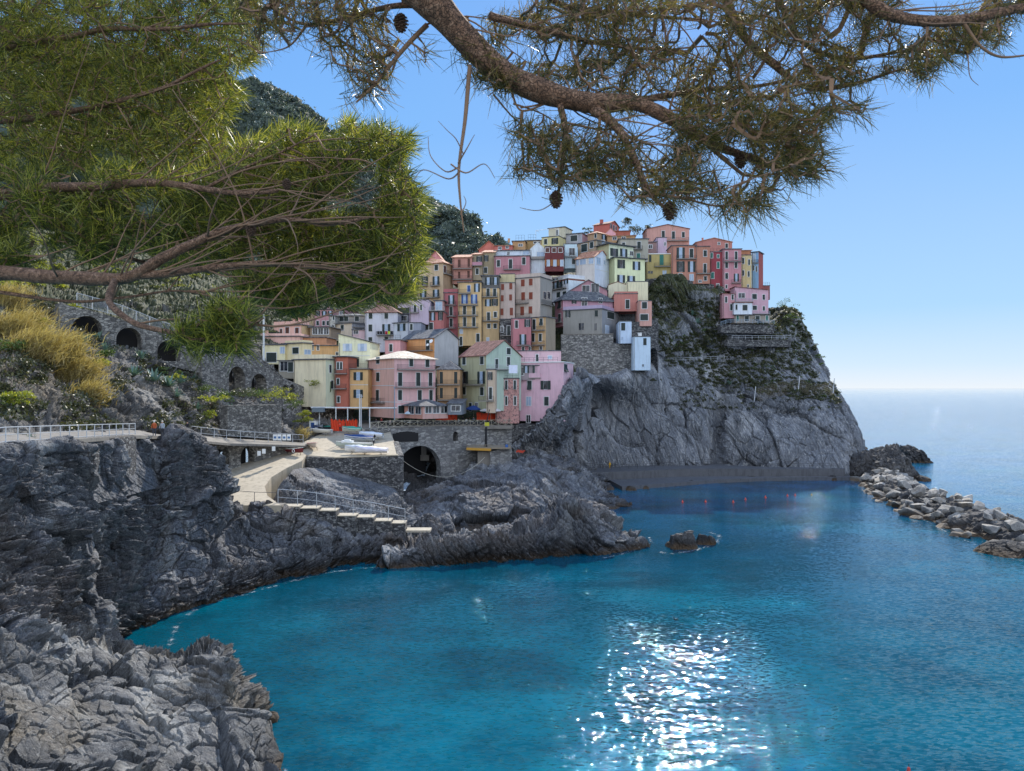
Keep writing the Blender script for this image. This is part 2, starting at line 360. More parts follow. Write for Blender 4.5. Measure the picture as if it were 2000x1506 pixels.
lg = [
 [(225,1240,70),(225,1215,71),(230,1185,73),(245,1165,78)],
 [(290,1235,71),(285,1190,73),(290,1130,76),(300,1120,82)],
 [(350,1205,76),(350,1160,77),(345,1098,79),(350,1100,86)],
 [(420,1180,80),(420,1150,81),(410,1105,83),(415,1105,88)],
 [(480,1160,84),(480,1140,85),(475,1103,87),(480,1100,91)],
 [(540,1142,88),(535,1130,89),(530,1118,90),(530,1110,94)],
 [(600,1125,92),(600,1120,93),(600,1115,93),(600,1110,96)]]
loft('shore_ledge', lg, 360, 130, M['shore'], 1.0, 3.2, (0, S(20), 0), (1, 1, 1.5), 4, fine=.4)
pr = [
 [(735,1112,95),(735,1100,96),(745,1085,98),(760,1080,106)],
 [(850,1108,96),(850,1075,98),(855,1050,102),(865,1045,112)],
 [(950,1102,98),(952,1062,100),(950,1040,104),(955,1035,116)],
 [(1050,1094,100),(1050,1050,102),(1055,1015,107),(1060,1000,120)],
 [(1110,1090,101.5),(1112,1035,104),(1110,985,109),(1112,985,125)],
 [(1180,1088,102),(1182,1045,104),(1172,990,110),(1178,1000,125)],
 [(1228,1082,104),(1222,1055,106),(1205,1030,112),(1208,1030,125)],
 [(1275,1072,107),(1262,1066,109),(1248,1060,112),(1245,1058,125)]]
loft('promontory_rocks', pr, 520, 170, M['shore'], 1.5, 5.5, (0, S(-38), 0), (1, 1, 1.6), 5, fine=.4, strata=1.6)
mr = [
 [(760,1060,112),(765,1000,116),(770,985,124),(775,960,135)],
 [(860,1050,114),(865,1010,120),(868,975,130),(872,950,145)],
 [(930,1050,115),(932,1000,124),(930,945,138),(930,905,155)],
 [(1005,1035,119),(1005,970,130),(1005,905,148),(1005,880,168)],
 [(1070,1020,125),(1065,955,136),(1060,895,152),(1058,872,174)],
 [(1130,1005,135),(1125,950,144),(1120,915,160),(1115,900,182)],
 [(1200,995,141),(1192,972,148),(1175,945,165),(1165,925,186)],
 [(1232,985,147),(1222,978,150),(1200,962,165),(1190,948,188)]]
loft('harbour_rocks', mr, 420, 220, M['shore'], 1.9, 7.0, (0, S(20), 0), (1, 1, 1.1), 6, strata=.6)
ur = [
 [(528,985,99.5),(540,965,102),(548,945,106),(575,915,116)],
 [(600,1010,102),(605,980,106),(610,950,112),(618,915,121.5)],
 [(700,1030,104),(700,995,109),(702,965,115),(705,935,122.5)],
 [(785,1045,106),(785,1010,111),(778,975,118),(772,955,124)],
 [(790,1050,112),(788,1020,122),(782,990,132),(776,965,145)]]
loft('quay_rocks', ur, 340, 180, M['shore'], 1.0, 4.5, (0, S(30), 0), (1, 1, .7), 7, pin=1)
# stream gorge behind the harbour arch
sg = [[(740,1010,118),(745,940,150),(750,880,172),(755,840,176)],[(830,1010,124),(830,950,150),(830,900,172),(830,840,176)],[(930,1000,128),(920,930,148),(910,890,172),(910,840,176)],[(1020,960,140),(1010,900,160),(1000,870,172),(1000,840,176)]]
loft('stream_bed', sg, 160, 120, M['stackrock'], 1.2, 4, seed=8)
# hillside on the left above the path
hl = [
 [(-260,890,50),(-260,790,60),(-260,680,76),(-260,560,100),(-260,440,150),(-260,330,230)],
 [(0,880,54),(0,800,62),(0,720,76),(0,630,98),(0,540,135),(0,420,230)],
 [(120,875,61),(120,800,70),(110,735,82),(100,650,104),(90,560,142),(80,440,240)],
 [(210,870,69),(205,810,78),(200,750,90),(190,680,112),(180,585,150),(170,470,250)],
 [(330,860,90),(330,810,98),(325,760,110),(320,700,128),(310,610,160),(300,500,255)],
 [(430,872,113),(430,830,121),(430,790,130),(430,725,143),(430,630,172),(420,530,260)],
 [(520,875,123),(520,840,131),(525,800,144),(530,745,158),(535,655,180),(530,560,265)],
 [(600,875,135),(600,845,140),(605,815,158),(610,775,170),(615,690,190),(620,590,275)],
 [(690,850,156),(690,835,160),(690,810,165),(695,780,172),(700,700,200),(700,600,280)]]
loft('left_hillside', hl, 620, 420, M['hillrock'], 1.7, 5.5, (0, S(60), 0), (1, 1, 1.2), 9, fine=.35)
vs_ = []
for x, t in ((470,0),(600,0),(720,.2),(850,.6),(980,.9),(1060,1),(1110,1.0)):
    a = t
    vs_.append([(x,850,160+12*a),(x,790-20*a,178),(x,700-50*a,200+a*4),(x,640-80*a,218+4*a),(x,600-80*a,238+6*a),(x,580-50*a,262),(x,580,300)])
for x in (1160, 1230, 1290): vs_.append([(x,760,213),(x,700,214),(x,640,217),(x,585,222),(x,550,232),(x,530,262),(x,540,300)])
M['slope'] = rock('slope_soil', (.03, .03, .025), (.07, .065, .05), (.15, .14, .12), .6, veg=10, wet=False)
loft('village_slope', vs_, 200, 120, M['slope'], .8, 6, seed=10)
# wooded mountain behind
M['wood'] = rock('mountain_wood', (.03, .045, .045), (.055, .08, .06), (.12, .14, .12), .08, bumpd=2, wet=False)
mt = []
for x, yt_, D in ((-500,120,560),(-200,60,560),(0,60,560),(150,90,570),(300,120,580),(400,150,590),(455,182,600),(500,172,600),(545,185,605),(600,225,610),(680,300,615),(760,345,590),(810,375,570),(870,410,540),(920,445,520),(965,485,500),(1010,540,480),(1080,640,470)):
    mt.append([(x,700,250),(x,620,300),(x,600-(600-yt_)*.25,360),(x,600-(600-yt_)*.5,420),(x,600-(600-yt_)*.78,D-70),(x,yt_,D),(x,yt_+30,D+120)])
loft('wooded_mountain', mt, 420, 260, M['wood'], 12, 55, seed=12, fine=.5)
# terraces at the foot of the mountain
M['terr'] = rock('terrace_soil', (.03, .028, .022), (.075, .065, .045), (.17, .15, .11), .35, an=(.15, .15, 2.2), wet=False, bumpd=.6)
tr = []
for x in (-300,-100,100,300,450,600,700,820,950,1100):
    tr.append([(x,720,215),(x,660,240),(x,625,262),(x,605,285),(x,585,310),(x,570,340),(x,520,420)])
loft('terraced_hillside', tr, 300, 200, M['terr'], 2.5, 14, an=(.3, .3, 2.4), seed=13)
# ---------- ramp, quay, steps ----------
def rampD(y): return 29.46/((y-758)/F+.142)
def onramp(x, y): return P(x, y, rampD(y))
def slab(name, pts, thick, mat, kind='structure'):
    bm = bmesh.new(); top = [bm.verts.new(p) for p in pts]; f = bm.faces.new(top)
    if f.normal.z < 0: f.normal_flip()
    r = bmesh.ops.extrude_face_region(bm, geom=[f]); vs = [e for e in r['geom'] if isinstance(e, bmesh.types.BMVert)]
    bmesh.ops.translate(bm, vec=(0, 0, thick), verts=vs); bmesh.ops.translate(bm, vec=(0, 0, -thick), verts=bm.verts)
    bmesh.ops.recalc_face_normals(bm, faces=bm.faces); bmesh.ops.triangulate(bm, faces=bm.faces)
    me = bpy.data.meshes.new(name); bm.to_mesh(me); bm.free(); o = link(name, me, mat)
    if kind: o['kind'] = kind
    return o
def concrete(name, c, sc=1.0):
    m, nt, out = newmat(name); n = N(nt); p = n('BsdfPrincipled'); v = n.pos(); c = srgb(c)
    b = n.mix(n.noise(v, .5*sc, 7, .65), tuple(x*.62 for x in c[:3])+(1,), tuple(min(1, x*1.15) for x in c[:3])+(1,))
    b = n.mix(.6, b, n.ramp(n.noise(n.pos((1, 1, .2)), 1.4*sc, 6, .7), [(.36, g3(.5)), (.5, g3(1))]), 'MULTIPLY')
    b = n.mix(n.ramp(n.noise(v, 9, 2), [(.66, g3(0)), (.7, g3(.5))]), b, tuple(x*.4 for x in c[:3])+(1,))
    n.set(p, 'Base Color', b); p.inputs['Roughness'].default_value = .85; n.set(p, 'Normal', n.bump(n.noise(v, 5, 7, .7), .6, .05))
    nt.links.new(p.outputs[0], out.inputs[0]); return m
M['ramp'] = concrete('ramp_concrete', '#b9ad98'); M['conc'] = concrete('quay_concrete', '#827d76'); M['poolc'] = concrete('pool_concrete', '#5c5e63'); M['stepc'] = concrete('step_concrete', '#b9b09e', 2)
M['stone'] = stonewall('stone_wall', (.12, .115, .11, 1), (.24, .23, .21, 1), (.42, .40, .36, 1), 2.0)
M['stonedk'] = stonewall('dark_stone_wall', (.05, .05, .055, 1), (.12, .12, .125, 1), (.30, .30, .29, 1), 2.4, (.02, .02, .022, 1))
M['stonelt'] = stonewall('pale_stone_wall', (.13, .13, .13, 1), (.26, .255, .25, 1), (.50, .485, .455, 1), 1.9, (.10, .09, .08, 1))
M['render'] = stonewall('weathered_render', (.16, .16, .165, 1), (.26, .26, .26, 1), (.38, .38, .37, 1), 1.3, (.15, .15, .15, 1))
M['rail'] = simple('painted_rail', '#b8bcc0', .5, .3, .1); M['raildk'] = simple('iron_rail', '#45474c', .6, .4, .2); M['railbl'] = simple('bluegrey_rail', '#8fa0b0', .5, .3)
M['white'] = simple('white_paint', '#dfe2e2', .5, 0, .06); M['rope'] = simple('pale_rope', '#cfc9b8', .8)
slab('boat_ramp', [onramp(*q) for q in [(400,987),(418,960),(425,935),(440,915),(560,880),(610,855),(650,838),(760,838),(770,862),(777,889),(650,892.5),(598,889),(590,900),(560,914),(530,932),(517,950),(522,968),(548,987)]], 3.6, M['ramp'])
slab('square_paving', [P(*q) for q in [(610,838,146),(720,838,150),(735,835,152),(1000,832,157),(1010,828,168),(1040,800,200),(600,800,200)]], .6, M['conc'])
# concrete face under the bottom of the ramp and stepped landing
mb = MB(); a = P(398,988,96.3); b = P(545,988.5,97)
mb.box(a+np.array((0, 0, -.75)), b-a, np.array((0, 3, 0)), (0, 0, .7)); o = mb.build('landing', M['conc']); o['kind'] = 'structure'
st = thing('stone_steps', 'pale concrete steps stepping down from the boat ramp to the rocks', 'steps', PV(660, 1000, 100))
tops = [(545,583,989),(583,620,992.5),(620,656,997),(656,694,1007),(694,729,1010),(729,763,1017),(763,791,1021.5)]
for i, (x0, x1, y) in enumerate(tops):
    D = 98.2+i*.85; a = P(x0, y, D); b = P(x1, y+1, D); b[2] = a[2]
    m_ = MB(); m_.box(a+np.array((0, 0, -.12)), b-a, (0, 2.2, 0), (0, 0, .12)); m_.build('tread', M['stepc'], st)
    m_ = MB(); m_.box(a+np.array((0, .06, -3.6)), b-a, (0, 2.0, 0), (0, 0, 3.47)); m_.build('riser_block', M['stonedk'], st)
a = P(791, 1036, 104); b = P(840, 1036, 104); m_ = MB(); m_.box(a+np.array((0, 0, -.3)), b-a, (0, 2.2, 0), (0, 0, .3)); m_.build('tread', M['stepc'], st)
# swimming-pool promenade under the headland
def strip(name, near, far, z, thick, mat, lift=0):
    n_ = [P(x, CY+(H-z)/D*F, D) for x, D in near]; f_ = [P(x, CY+(H-z)/D*F, D) for x, D in far]
    return slab(name, n_+f_[::-1], thick, mat)
strip('pool_ledge', [(1215,168),(1290,173),(1400,181),(1500,185),(1600,186),(1660,186)], [(1150,205),(1300,210),(1500,210),(1660,205)], .9, 1.8, M['poolc'])
strip('pool_promenade', [(1128,178),(1180,180),(1250,183),(1330,187),(1400,188),(1500,187.5),(1600,187.5),(1650,187.5)], [(1140,206),(1300,212),(1500,212),(1650,206)], 2.9, 2.2, M['poolc'])
slab('path', [P(-300,905,42),P(0,868.5,50),P(140,858,60),P(262,850,74),P(330,852,86),P(385,860,100),P(450,866,111),P(560,869,124),P(605,871,131),P(612,866,134),P(450,856,115),P(385,850,104),P(262,840,80),P(140,842,66),P(0,845,55),P(-300,865,47)], .35, M['conc'])
# sea
WB, FT, WR = .14, .25, .019
def watermat():
    m, nt, out = newmat('sea_water'); n = N(nt); p = n('BsdfPrincipled'); v = n.pos()
    sp = n('SeparateXYZ', i_Vector=v)
    big = n.noise(n.pos((1, .5, 1)), .02, 5, .6)
    # clear turquoise in the cove, deeper blue offshore
    dist = n.math('MULTIPLY', n.math('ADD', sp.outputs['Y'], n.math('MULTIPLY', big, 60)), .004)
    c = n.ramp(dist, [(.12, (.0, .135, .225)), (.34, (.0, .085, .125)), (.55, (.0, .055, .105)), (1, (.012, .12, .28))])
    fl = n.noise(n.pos((1, 1, 1)), .09, 5, .6); c = n.mix(n.ramp(fl, [(.36, g3(.85)), (.58, g3(0))]), c, (.0, .04, .065, 1)); c = n.mix(n.ramp(n.noise(n.pos((.5, 1, 1)), .035, 6, .65), [(.5, g3(0)), (.66, g3(.7))]), c, (.0, .16, .24, 1))
    n.set(p, 'Base Color', c); p.inputs['Roughness'].default_value = WR; p.inputs['IOR'].default_value = 1.33; p.inputs['Specular IOR Level'].default_value = .5
    w1 = n.noise(n.pos((.55, 1.5, 1), (0, 0, S(-14))), .62, 5, .55, .4)
    w2 = n.noise(n.pos((.7, 1.4, 1), (0, 0, S(10))), 2.0, 4, .6, .2)
    w3 = n.noise(n.pos((.4, 1.2, 1), (0, 0, S(-25))), .14, 3, .5)
    h = n.math('ADD', n.math('MULTIPLY', w1, .6), n.math('ADD', n.math('MULTIPLY', w2, .34), n.math('MULTIPLY', w3, 1.2)))
    # small wind facets, each with a tilt of its own
    fv = n.pos((.75, 1.7, 1)); vo = n('TexVoronoi', i_Vector=fv); vo.inputs['Scale'].default_value = 3.1
    df = n('VectorMath', operation='SUBTRACT'); nt.links.new(fv, df.inputs[0]); nt.links.new(vo.outputs['Position'], df.inputs[1])
    cc = n('VectorMath', operation='SUBTRACT'); nt.links.new(vo.outputs['Color'], cc.inputs[0]); cc.inputs[1].default_value = (.5, .5, .5)
    dt = n('VectorMath', operation='DOT_PRODUCT'); nt.links.new(df.outputs[0], dt.inputs[0]); nt.links.new(cc.outputs[0], dt.inputs[1])
    calm = n.ramp(n.math('MULTIPLY', sp.outputs['Y'], .005), [(.24, g3(1)), (.38, g3(.5)), (.55, g3(.3)), (.9, g3(.22))]); calm = n.math('MULTIPLY', calm, n.math('MULTIPLY_ADD', n.ramp(n.math('MULTIPLY', sp.outputs['Y'], .0005), [(.08, g3(0)), (.3, g3(1))]), 3.5, 1.0))
    h = n.math('MULTIPLY', n.math('ADD', n.math('MULTIPLY', h, WB), n.math('MULTIPLY', dt.outputs['Value'], FT)), calm)
    n.set(p, 'Normal', n.bump(h, 1.0, 1.0)); nt.links.new(p.outputs[0], out.inputs[0]); return m
M['water'] = watermat()
mb = MB(); mb.quad((-30000, -300, 0), (60000, -300, 0), (60000, 80000, 0), (-30000, 80000, 0)); o = mb.build('sea', M['water']); o['kind'] = 'structure'
# ================= walls with arches =================
class Plane:
    """vertical plane through plan points a, b (picture x, distance); turns picture points into (t, z)"""
    def __init__(s, a, b):
        s.A = np.array(((a[0]-CX)/F*a[1], a[1])); B = np.array(((b[0]-CX)/F*b[1], b[1])); d = B-s.A; s.L = float(np.linalg.norm(d)); s.u = d/s.L
        s.n = np.array((s.u[1], -s.u[0]));  s.n = s.n if np.dot(-s.A, s.n) > 0 else -s.n
    def t(s, x):
        k = (x-CX)/F; den = s.u[0]-k*s.u[1]; return (k*s.A[1]-s.A[0])/den if abs(den) > 1e-6 else 0
    def tz(s, x, y): t = s.t(x); Y = s.A[1]+t*s.u[1]; return t, H-(y-CY)/F*Y
    def w(s, t, z, o=0): p = s.A+s.u*t+s.n*o; return np.array((p[0], p[1], z))
def polyz(pl, pts):
    a = [pl.tz(*p) for p in pts]; a.sort(); ts = [q[0] for q in a]; zs = [q[1] for q in a]; return lambda t: float(np.interp(t, ts, zs))
def archwall(name, label, a, b, top, bot, arches, mat, th=1.4, back=.8, cap=None, du=.35, cat='wall'):
    pl = Plane(a, b); zt = polyz(pl, top); zb = polyz(pl, bot)
    t_ = thing(name, label, cat, pl.w(0, zb(0)))
    ar = []
    for xc, w_, y0, y1 in arches:
        ta, z0 = pl.tz(xc-w_/2, y1); tb, _ = pl.tz(xc+w_/2, y1); tc = (ta+tb)/2; _, z1 = pl.tz(xc, y0); ar.append((tc, abs(tb-ta)/2, z1, z0))
    ed = set(np.round(np.arange(0, pl.L, du), 4)) | {round(pl.L, 4)}
    for tc, r, z1, z0 in ar:
        for k in range(13): ed.add(round(min(max(tc-r*math.cos(math.pi*k/12), 0), pl.L), 4))
    ed = sorted(ed); mb = MB()
    def low(t):
        for tc, r, z1, z0 in ar:
            if abs(t-tc) < r-1e-6:
                rr = min(r, z1-z0); return z1-rr+rr*math.sqrt(max(0, 1-((t-tc)/r)**2)), z0
        return None
    def seg(t0, t1, z00, z01, z10, z11, o0, o1):
        v = [pl.w(t0, z00, o0), pl.w(t1, z01, o0), pl.w(t1, z11, o0), pl.w(t0, z10, o0), pl.w(t0, z00, o1), pl.w(t1, z01, o1), pl.w(t1, z11, o1), pl.w(t0, z10, o1)]
        mb.add(v, [(0, 1, 2, 3), (7, 6, 5, 4), (0, 4, 5, 1), (2, 6, 7, 3), (0, 3, 7, 4), (1, 5, 6, 2)])
    for t0, t1 in zip(ed, ed[1:]):
        if t1-t0 < 1e-3: continue
        m = low((t0+t1)/2)
        if m is None: seg(t0, t1, zb(t0), zb(t1), zt(t0), zt(t1), 0, -th)
        else:
            l0, l1 = low(t0), low(t1); z0 = m[1]; l0 = l0[0] if l0 else min(m[0], low(t0+1e-3)[0] if low(t0+1e-3) else m[0]); l1 = l1[0] if l1 else (low(t1-1e-3)[0] if low(t1-1e-3) else m[0])
            seg(t0, t1, l0, l1, zt(t0), zt(t1), 0, -th)
            if z0 > zb(t0)+.05: seg(t0, t1, zb(t0), zb(t1), z0, z0, 0, -th)
    me = MB(); wall = mb.build('wall', mat, t_)
    bm = bmesh.new(); bm.from_mesh(wall.data); bmesh.ops.recalc_face_normals(bm, faces=bm.faces); bm.to_mesh(wall.data); bm.free()
    if back:
        for tc, r, z1, z0 in ar:
            m2 = MB(); m2.box(pl.w(tc-r-.3, z0-.3, -th-back), pl.w(tc+r+.3, z0-.3, -th-back)-pl.w(tc-r-.3, z0-.3, -th-back), pl.w(0, 0, -.25)-pl.w(0, 0, 0), (0, 0, z1-z0+.6)); m2.build('arch_shade_back', M['darkin'], t_)
    if cap:
        m3 = MB(); n_ = max(2, int(pl.L/2))
        for i in range(n_):
            ta, tb = pl.L*i/n_, pl.L*(i+1)/n_; p0 = pl.w(ta, zt(ta)+.003, .12); p1 = pl.w(tb, zt(tb)+.003, .12)
            m3.box(p0, p1-p0, pl.w(0, 0, -th-.2)-pl.w(0, 0, 0), (0, 0, .18))
        m3.build('coping', cap, t_)
    t_['_'] = 0; del t_['_']
    return t_, pl
M['darkin'] = simple('recess_shade', (.012, .012, .014), .9)  # near-black colour standing in for the shade inside arches and openings
M['blkmetal'] = simple('dark_metal', '#26282c', .5, .5); M['wood'+'d'] = simple('weathered_wood', '#8a7f6e', .8); M['orange'] = simple('orange_netting', '#d2401c', .8, var=.25, vs=3)
# viaduct of the stepped path, rising to the left
archwall('stone_viaduct', 'tall rough stone viaduct with two deep arched niches carrying the stepped path', (395,128), (552,150), [(395,655),(470,668),(552,738)], [(395,800),(552,810)], [(463,32,716,778),(506,30,730,778)], M['stone'], th=2.5, cap=M['stonelt'])
archwall('stone_viaduct', 'lower sloping end of the stone viaduct with five small arches', (552.5,150), (668,172), [(552.5,738),(600,758),(648,782),(668,796)], [(552,835),(668,842)], [(552.5+4,14,752,775),(571,10,751,782),(594,9,776,802),(612,17,774,800),(637,15,790,815)], M['stonelt'], th=2.5)
archwall('stone_viaduct', 'upper stone viaduct among agaves with wide shallow arches below a picket railing', (115,112), (395,128.5), [(115,592),(200,612),(300,645),(395,672)], [(115,650),(230,690),(395,730)], [(170,60,617,660),(252,50,640,690),(330,45,665,705)], M['stone'], th=2)
archwall('retaining_wall', 'low squared stone terrace wall with shrubs along its top', (445,118), (550,128), [(445,792),(550,790)], [(445,850),(550,860)], [], M['stone'], th=2)
archwall('arcade_wall', 'stone wall beside the boat ramp with two tall arched storerooms', (392,110), (562,127), [(392,862),(450,866),(562,871)], [(392,935),(450,932),(562,905)], [(434,28,871,922),(484,27,872,918)], M['stone'], th=1.5, cap=M['conc'])
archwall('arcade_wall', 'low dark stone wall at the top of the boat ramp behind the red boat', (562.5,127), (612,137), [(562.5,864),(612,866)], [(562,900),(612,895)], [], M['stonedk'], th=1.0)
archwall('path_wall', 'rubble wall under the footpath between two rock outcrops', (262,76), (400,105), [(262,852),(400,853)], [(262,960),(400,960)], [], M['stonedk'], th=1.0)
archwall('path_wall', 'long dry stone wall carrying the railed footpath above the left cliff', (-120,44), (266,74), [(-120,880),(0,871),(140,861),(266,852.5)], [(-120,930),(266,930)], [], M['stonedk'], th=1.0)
# piazza wall with the stream arch
q0 = (762, 145); q1 = (1000, 160)
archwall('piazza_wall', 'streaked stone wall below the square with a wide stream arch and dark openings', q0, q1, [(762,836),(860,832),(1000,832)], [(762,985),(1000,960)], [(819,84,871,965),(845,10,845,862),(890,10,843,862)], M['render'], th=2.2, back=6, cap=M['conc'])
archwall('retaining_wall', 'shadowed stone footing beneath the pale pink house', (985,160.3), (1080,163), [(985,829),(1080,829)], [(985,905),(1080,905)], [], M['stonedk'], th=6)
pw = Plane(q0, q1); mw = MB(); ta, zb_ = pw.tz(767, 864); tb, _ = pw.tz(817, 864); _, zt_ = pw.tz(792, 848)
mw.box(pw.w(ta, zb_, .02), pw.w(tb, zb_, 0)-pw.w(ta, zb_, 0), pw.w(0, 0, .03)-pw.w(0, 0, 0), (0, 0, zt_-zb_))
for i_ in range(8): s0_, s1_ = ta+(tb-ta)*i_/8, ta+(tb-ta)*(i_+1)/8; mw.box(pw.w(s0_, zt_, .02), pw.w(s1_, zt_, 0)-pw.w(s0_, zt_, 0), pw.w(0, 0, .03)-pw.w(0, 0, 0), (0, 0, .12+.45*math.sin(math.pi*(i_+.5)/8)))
tag(mw.build('opening_shade_panel', M['darkin']), 'dark panel for the shade in a wide flat-arched opening above the stream arch', 'opening')  # panel sits proud of the wall, its dark colour is the opening's shade
archwall('piazza_wall', 'curved corner of the square wall sunlit at its top beside the ramp', (722,141), (762,145), [(722,838),(745,836),(762,836)], [(722,880),(762,900)], [], M['stonelt'], th=1.6)
m_ = MB(); m_.box(P(823,898,157), (1.1,0,0), (0,1.1,0), (0,0,5.2)); m_.box(P(821,900,156.6), (1.9,0,0), (0,1.9,0), (0,0,1.2)); tag(m_.build('stream_pillar', M['conc']), 'concrete prop standing inside the dark stream arch', 'pillar')
# boat-deck wall
def wallpts(name, label, xs, yb, mat, cap=None):
    for i, ((xa, ya), (xb, yb_)) in enumerate(zip(xs, xs[1:])):
        pass
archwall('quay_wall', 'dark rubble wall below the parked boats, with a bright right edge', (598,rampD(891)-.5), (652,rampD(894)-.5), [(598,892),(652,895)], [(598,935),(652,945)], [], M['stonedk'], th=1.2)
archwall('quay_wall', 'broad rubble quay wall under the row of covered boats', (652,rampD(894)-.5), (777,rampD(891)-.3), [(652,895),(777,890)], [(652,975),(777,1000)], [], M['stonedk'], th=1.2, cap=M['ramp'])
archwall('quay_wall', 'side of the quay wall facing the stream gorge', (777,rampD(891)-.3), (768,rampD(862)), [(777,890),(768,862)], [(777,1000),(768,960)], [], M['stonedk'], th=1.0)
# masonry below the rounded grey house
archwall('retaining_wall', 'tall pale patchy stone retaining wall below the rounded grey house', (1096,190.5), (1198,190.5), [(1096,654),(1198,653)], [(1096,742),(1198,742)], [], M['stonelt'], th=3, cap=M['conc'])
archwall('retaining_wall', 'stone retaining wall between the grey house and the narrow white tower', (1198,190.5), (1245,193), [(1198,671),(1245,671)], [(1198,742),(1245,742)], [], M['stonelt'], th=3)
archwall('retaining_wall', 'dark rubble terrace wall with white posts right of the white towers', (1233,195), (1286,199), [(1233,628),(1286,630)], [(1233,765),(1286,765)], [(1276,16,680,735)], M['stonedk'], th=3)
archwall('retaining_wall', 'grey garden retaining wall high on the green slope', (1272,214.5), (1335,215.5), [(1272,583),(1335,583)], [(1272,635),(1335,625)], [], M['stone'], th=2)
archwall('retaining_wall', 'terrace wall under the lone pink house on the headland', (1408,212), (1512,214), [(1408,634),(1512,634)], [(1408,650),(1512,652)], [], M['stonedk'], th=2.5)
archwall('retaining_wall', 'long rubble wall below the railed headland footpath', (1420,210), (1545,214), [(1420,664),(1545,664)], [(1420,676),(1545,678)], [], M['stonedk'], th=2)
archwall('retaining_wall', 'low grey parapet running along the foot of the orange houses', (1262,219.5), (1395,221), [(1262,545),(1310,541),(1395,556)], [(1262,560),(1395,580)], [], M['stonedk'], th=1)
# ---------- railings ----------
def rail(name, label, pts, h, n, mat, rails=(1.0, .5), r=.04, slats=0, cat='railing'):
    W = [np.array(p) if len(p) == 4 else P(*p) for p in pts]; W = [w[:3] for w in W]
    L = [0]
    for a, b in zip(W, W[1:]): L.append(L[-1]+np.linalg.norm(b-a))
    at_ = lambda s: np.array([np.interp(s, L, [w[k] for w in W]) for k in range(3)])
    t_ = thing(name, label, cat, W[0])
    for i in range(n+1):
        p = at_(L[-1]*i/n); m_ = MB(); m_.tube([p, p+np.array((0, 0, h))], r*1.25, 5); m_.build('post', mat, t_)
    for k in rails:
        pp = [at_(L[-1]*i/n)+np.array((0, 0, h*k)) for i in range(n+1)]; m_ = MB(); m_.tube(pp, r*(1.2 if k == 1 else .8), 5); m_.build('rail_bar', mat, t_)
    if slats:
        m_ = MB()
        for i in range(slats):
            p = at_(L[-1]*(i+.5)/slats); m_.tube([p+np.array((0, 0, .1)), p+np.array((0, 0, h-.05))], r*.4, 3, cap=False)
        m_.build('picket_infill', mat, t_)
    return t_
rail('footpath_railing', 'pale metal railing along the footpath above the left cliff', [(-150,892,44.5),(0,867,50),(130,858,59.5),(264,849,74)], 1.15, 19, M['rail'], (1, .55, .12), .035)
rail('footpath_railing', 'metal railing of the footpath leading down to the boat ramp', [(372,856,102),(382,857,104),(450,862.5,113),(560,867,126),(592,868,131)], 1.75, 9, M['rail'], (1, .5), .045)
def seastep(k): pass
rp = [(543,984,98),(600,988,98.7),(655,997,100),(694,1005,101),(729,1009,102),(763,1016,103),(791,1021,104)]
rail('step_railing', 'pale two-bar rope railing sagging beside the concrete steps', rp, 2.0, 7, M['rail'], (1, .45), .045)
rail('step_railing', 'thin rope railing across the foot of the boat ramp', [(372,972,92),(430,975,95.5),(468,983,96),(502,983,96.3),(541,984,97.5)], 1.5, 4, M['raildk'], (1,), .03)
rail('picket_railing', 'tall picket railing of the stepped path on the upper viaduct', [(150,597,113),(230,617,118),(320,652,124),(395,672,129)], 2.0, 9, M['rail'], (1, .06), .05, slats=110)
rail('promenade_railing', 'thin railing on the promenade under the headland cliff', [(1128,912,179),(1190,917,182),(1290,913,185),(1390,905,189)], 1.1, 16, M['raildk'], (1, .5), .03)
rail('promenade_railing', 'thin railing behind the concrete sea wall of the promenade', [(1395,907,188.5),(1480,911,188),(1560,912,188),(1640,913,188)], .9, 14, M['raildk'], (1, .5), .03)
rail('garden_railing', 'pale three-bar railing in front of the lone pink house', [(1408,636,211.8),(1424,631,212.4),(1512,633,213.8)], 1.1, 10, M['railbl'], (1, .66, .33), .05)
rail('garden_railing', 'railing along the footpath below the lone pink house', [(1430,663,209.7),(1545,663,213.6)], 1.1, 9, M['rail'], (1, .5), .04)
rail('garden_railing', 'pale railing across the overgrown ledge beside the white towers', [(1292,706,207),(1330,706,206),(1415,702,207)], 1.0, 9, M['rail'], (1, .5), .035)
# wooden cross-braced railing of the square
t_ = thing('wooden_fence', 'pale wooden cross-braced fence along the edge of the square', 'fence', P(724, 838, 143))
segs = [(724,838,142.5),(762,835,145)]
fp = [P(724,838,142.3), P(762,834.5,145.2), P(1000,831.5,160.2)]
def along(s):
    L0 = np.linalg.norm(fp[1]-fp[0]); L1 = np.linalg.norm(fp[2]-fp[1]); s *= (L0+L1)
    return fp[0]+(fp[1]-fp[0])*s/L0 if s < L0 else fp[1]+(fp[2]-fp[1])*(s-L0)/L1
nb = 19; hz_ = np.array((0, 0, 1.3)); M['fence'] = simple('fence_wood', '#a9a493', .7)
for i in range(nb+1):
    p = along(i/nb); m_ = MB(); m_.tube([p, p+hz_*1.05], .08, 4); m_.build('post', M['fence'], t_)
for i in range(nb):
    a, b = along(i/nb), along((i+1)/nb); m_ = MB(); m_.tube([a+hz_*.08, b+hz_*.98], .045, 4); m_.tube([b+hz_*.08, a+hz_*.98], .045, 4); m_.tube([a+hz_, b+hz_], .06, 4); m_.tube([a+hz_*.06, b+hz_*.06], .05, 4); m_.build('braced_panel', M['fence'], t_)
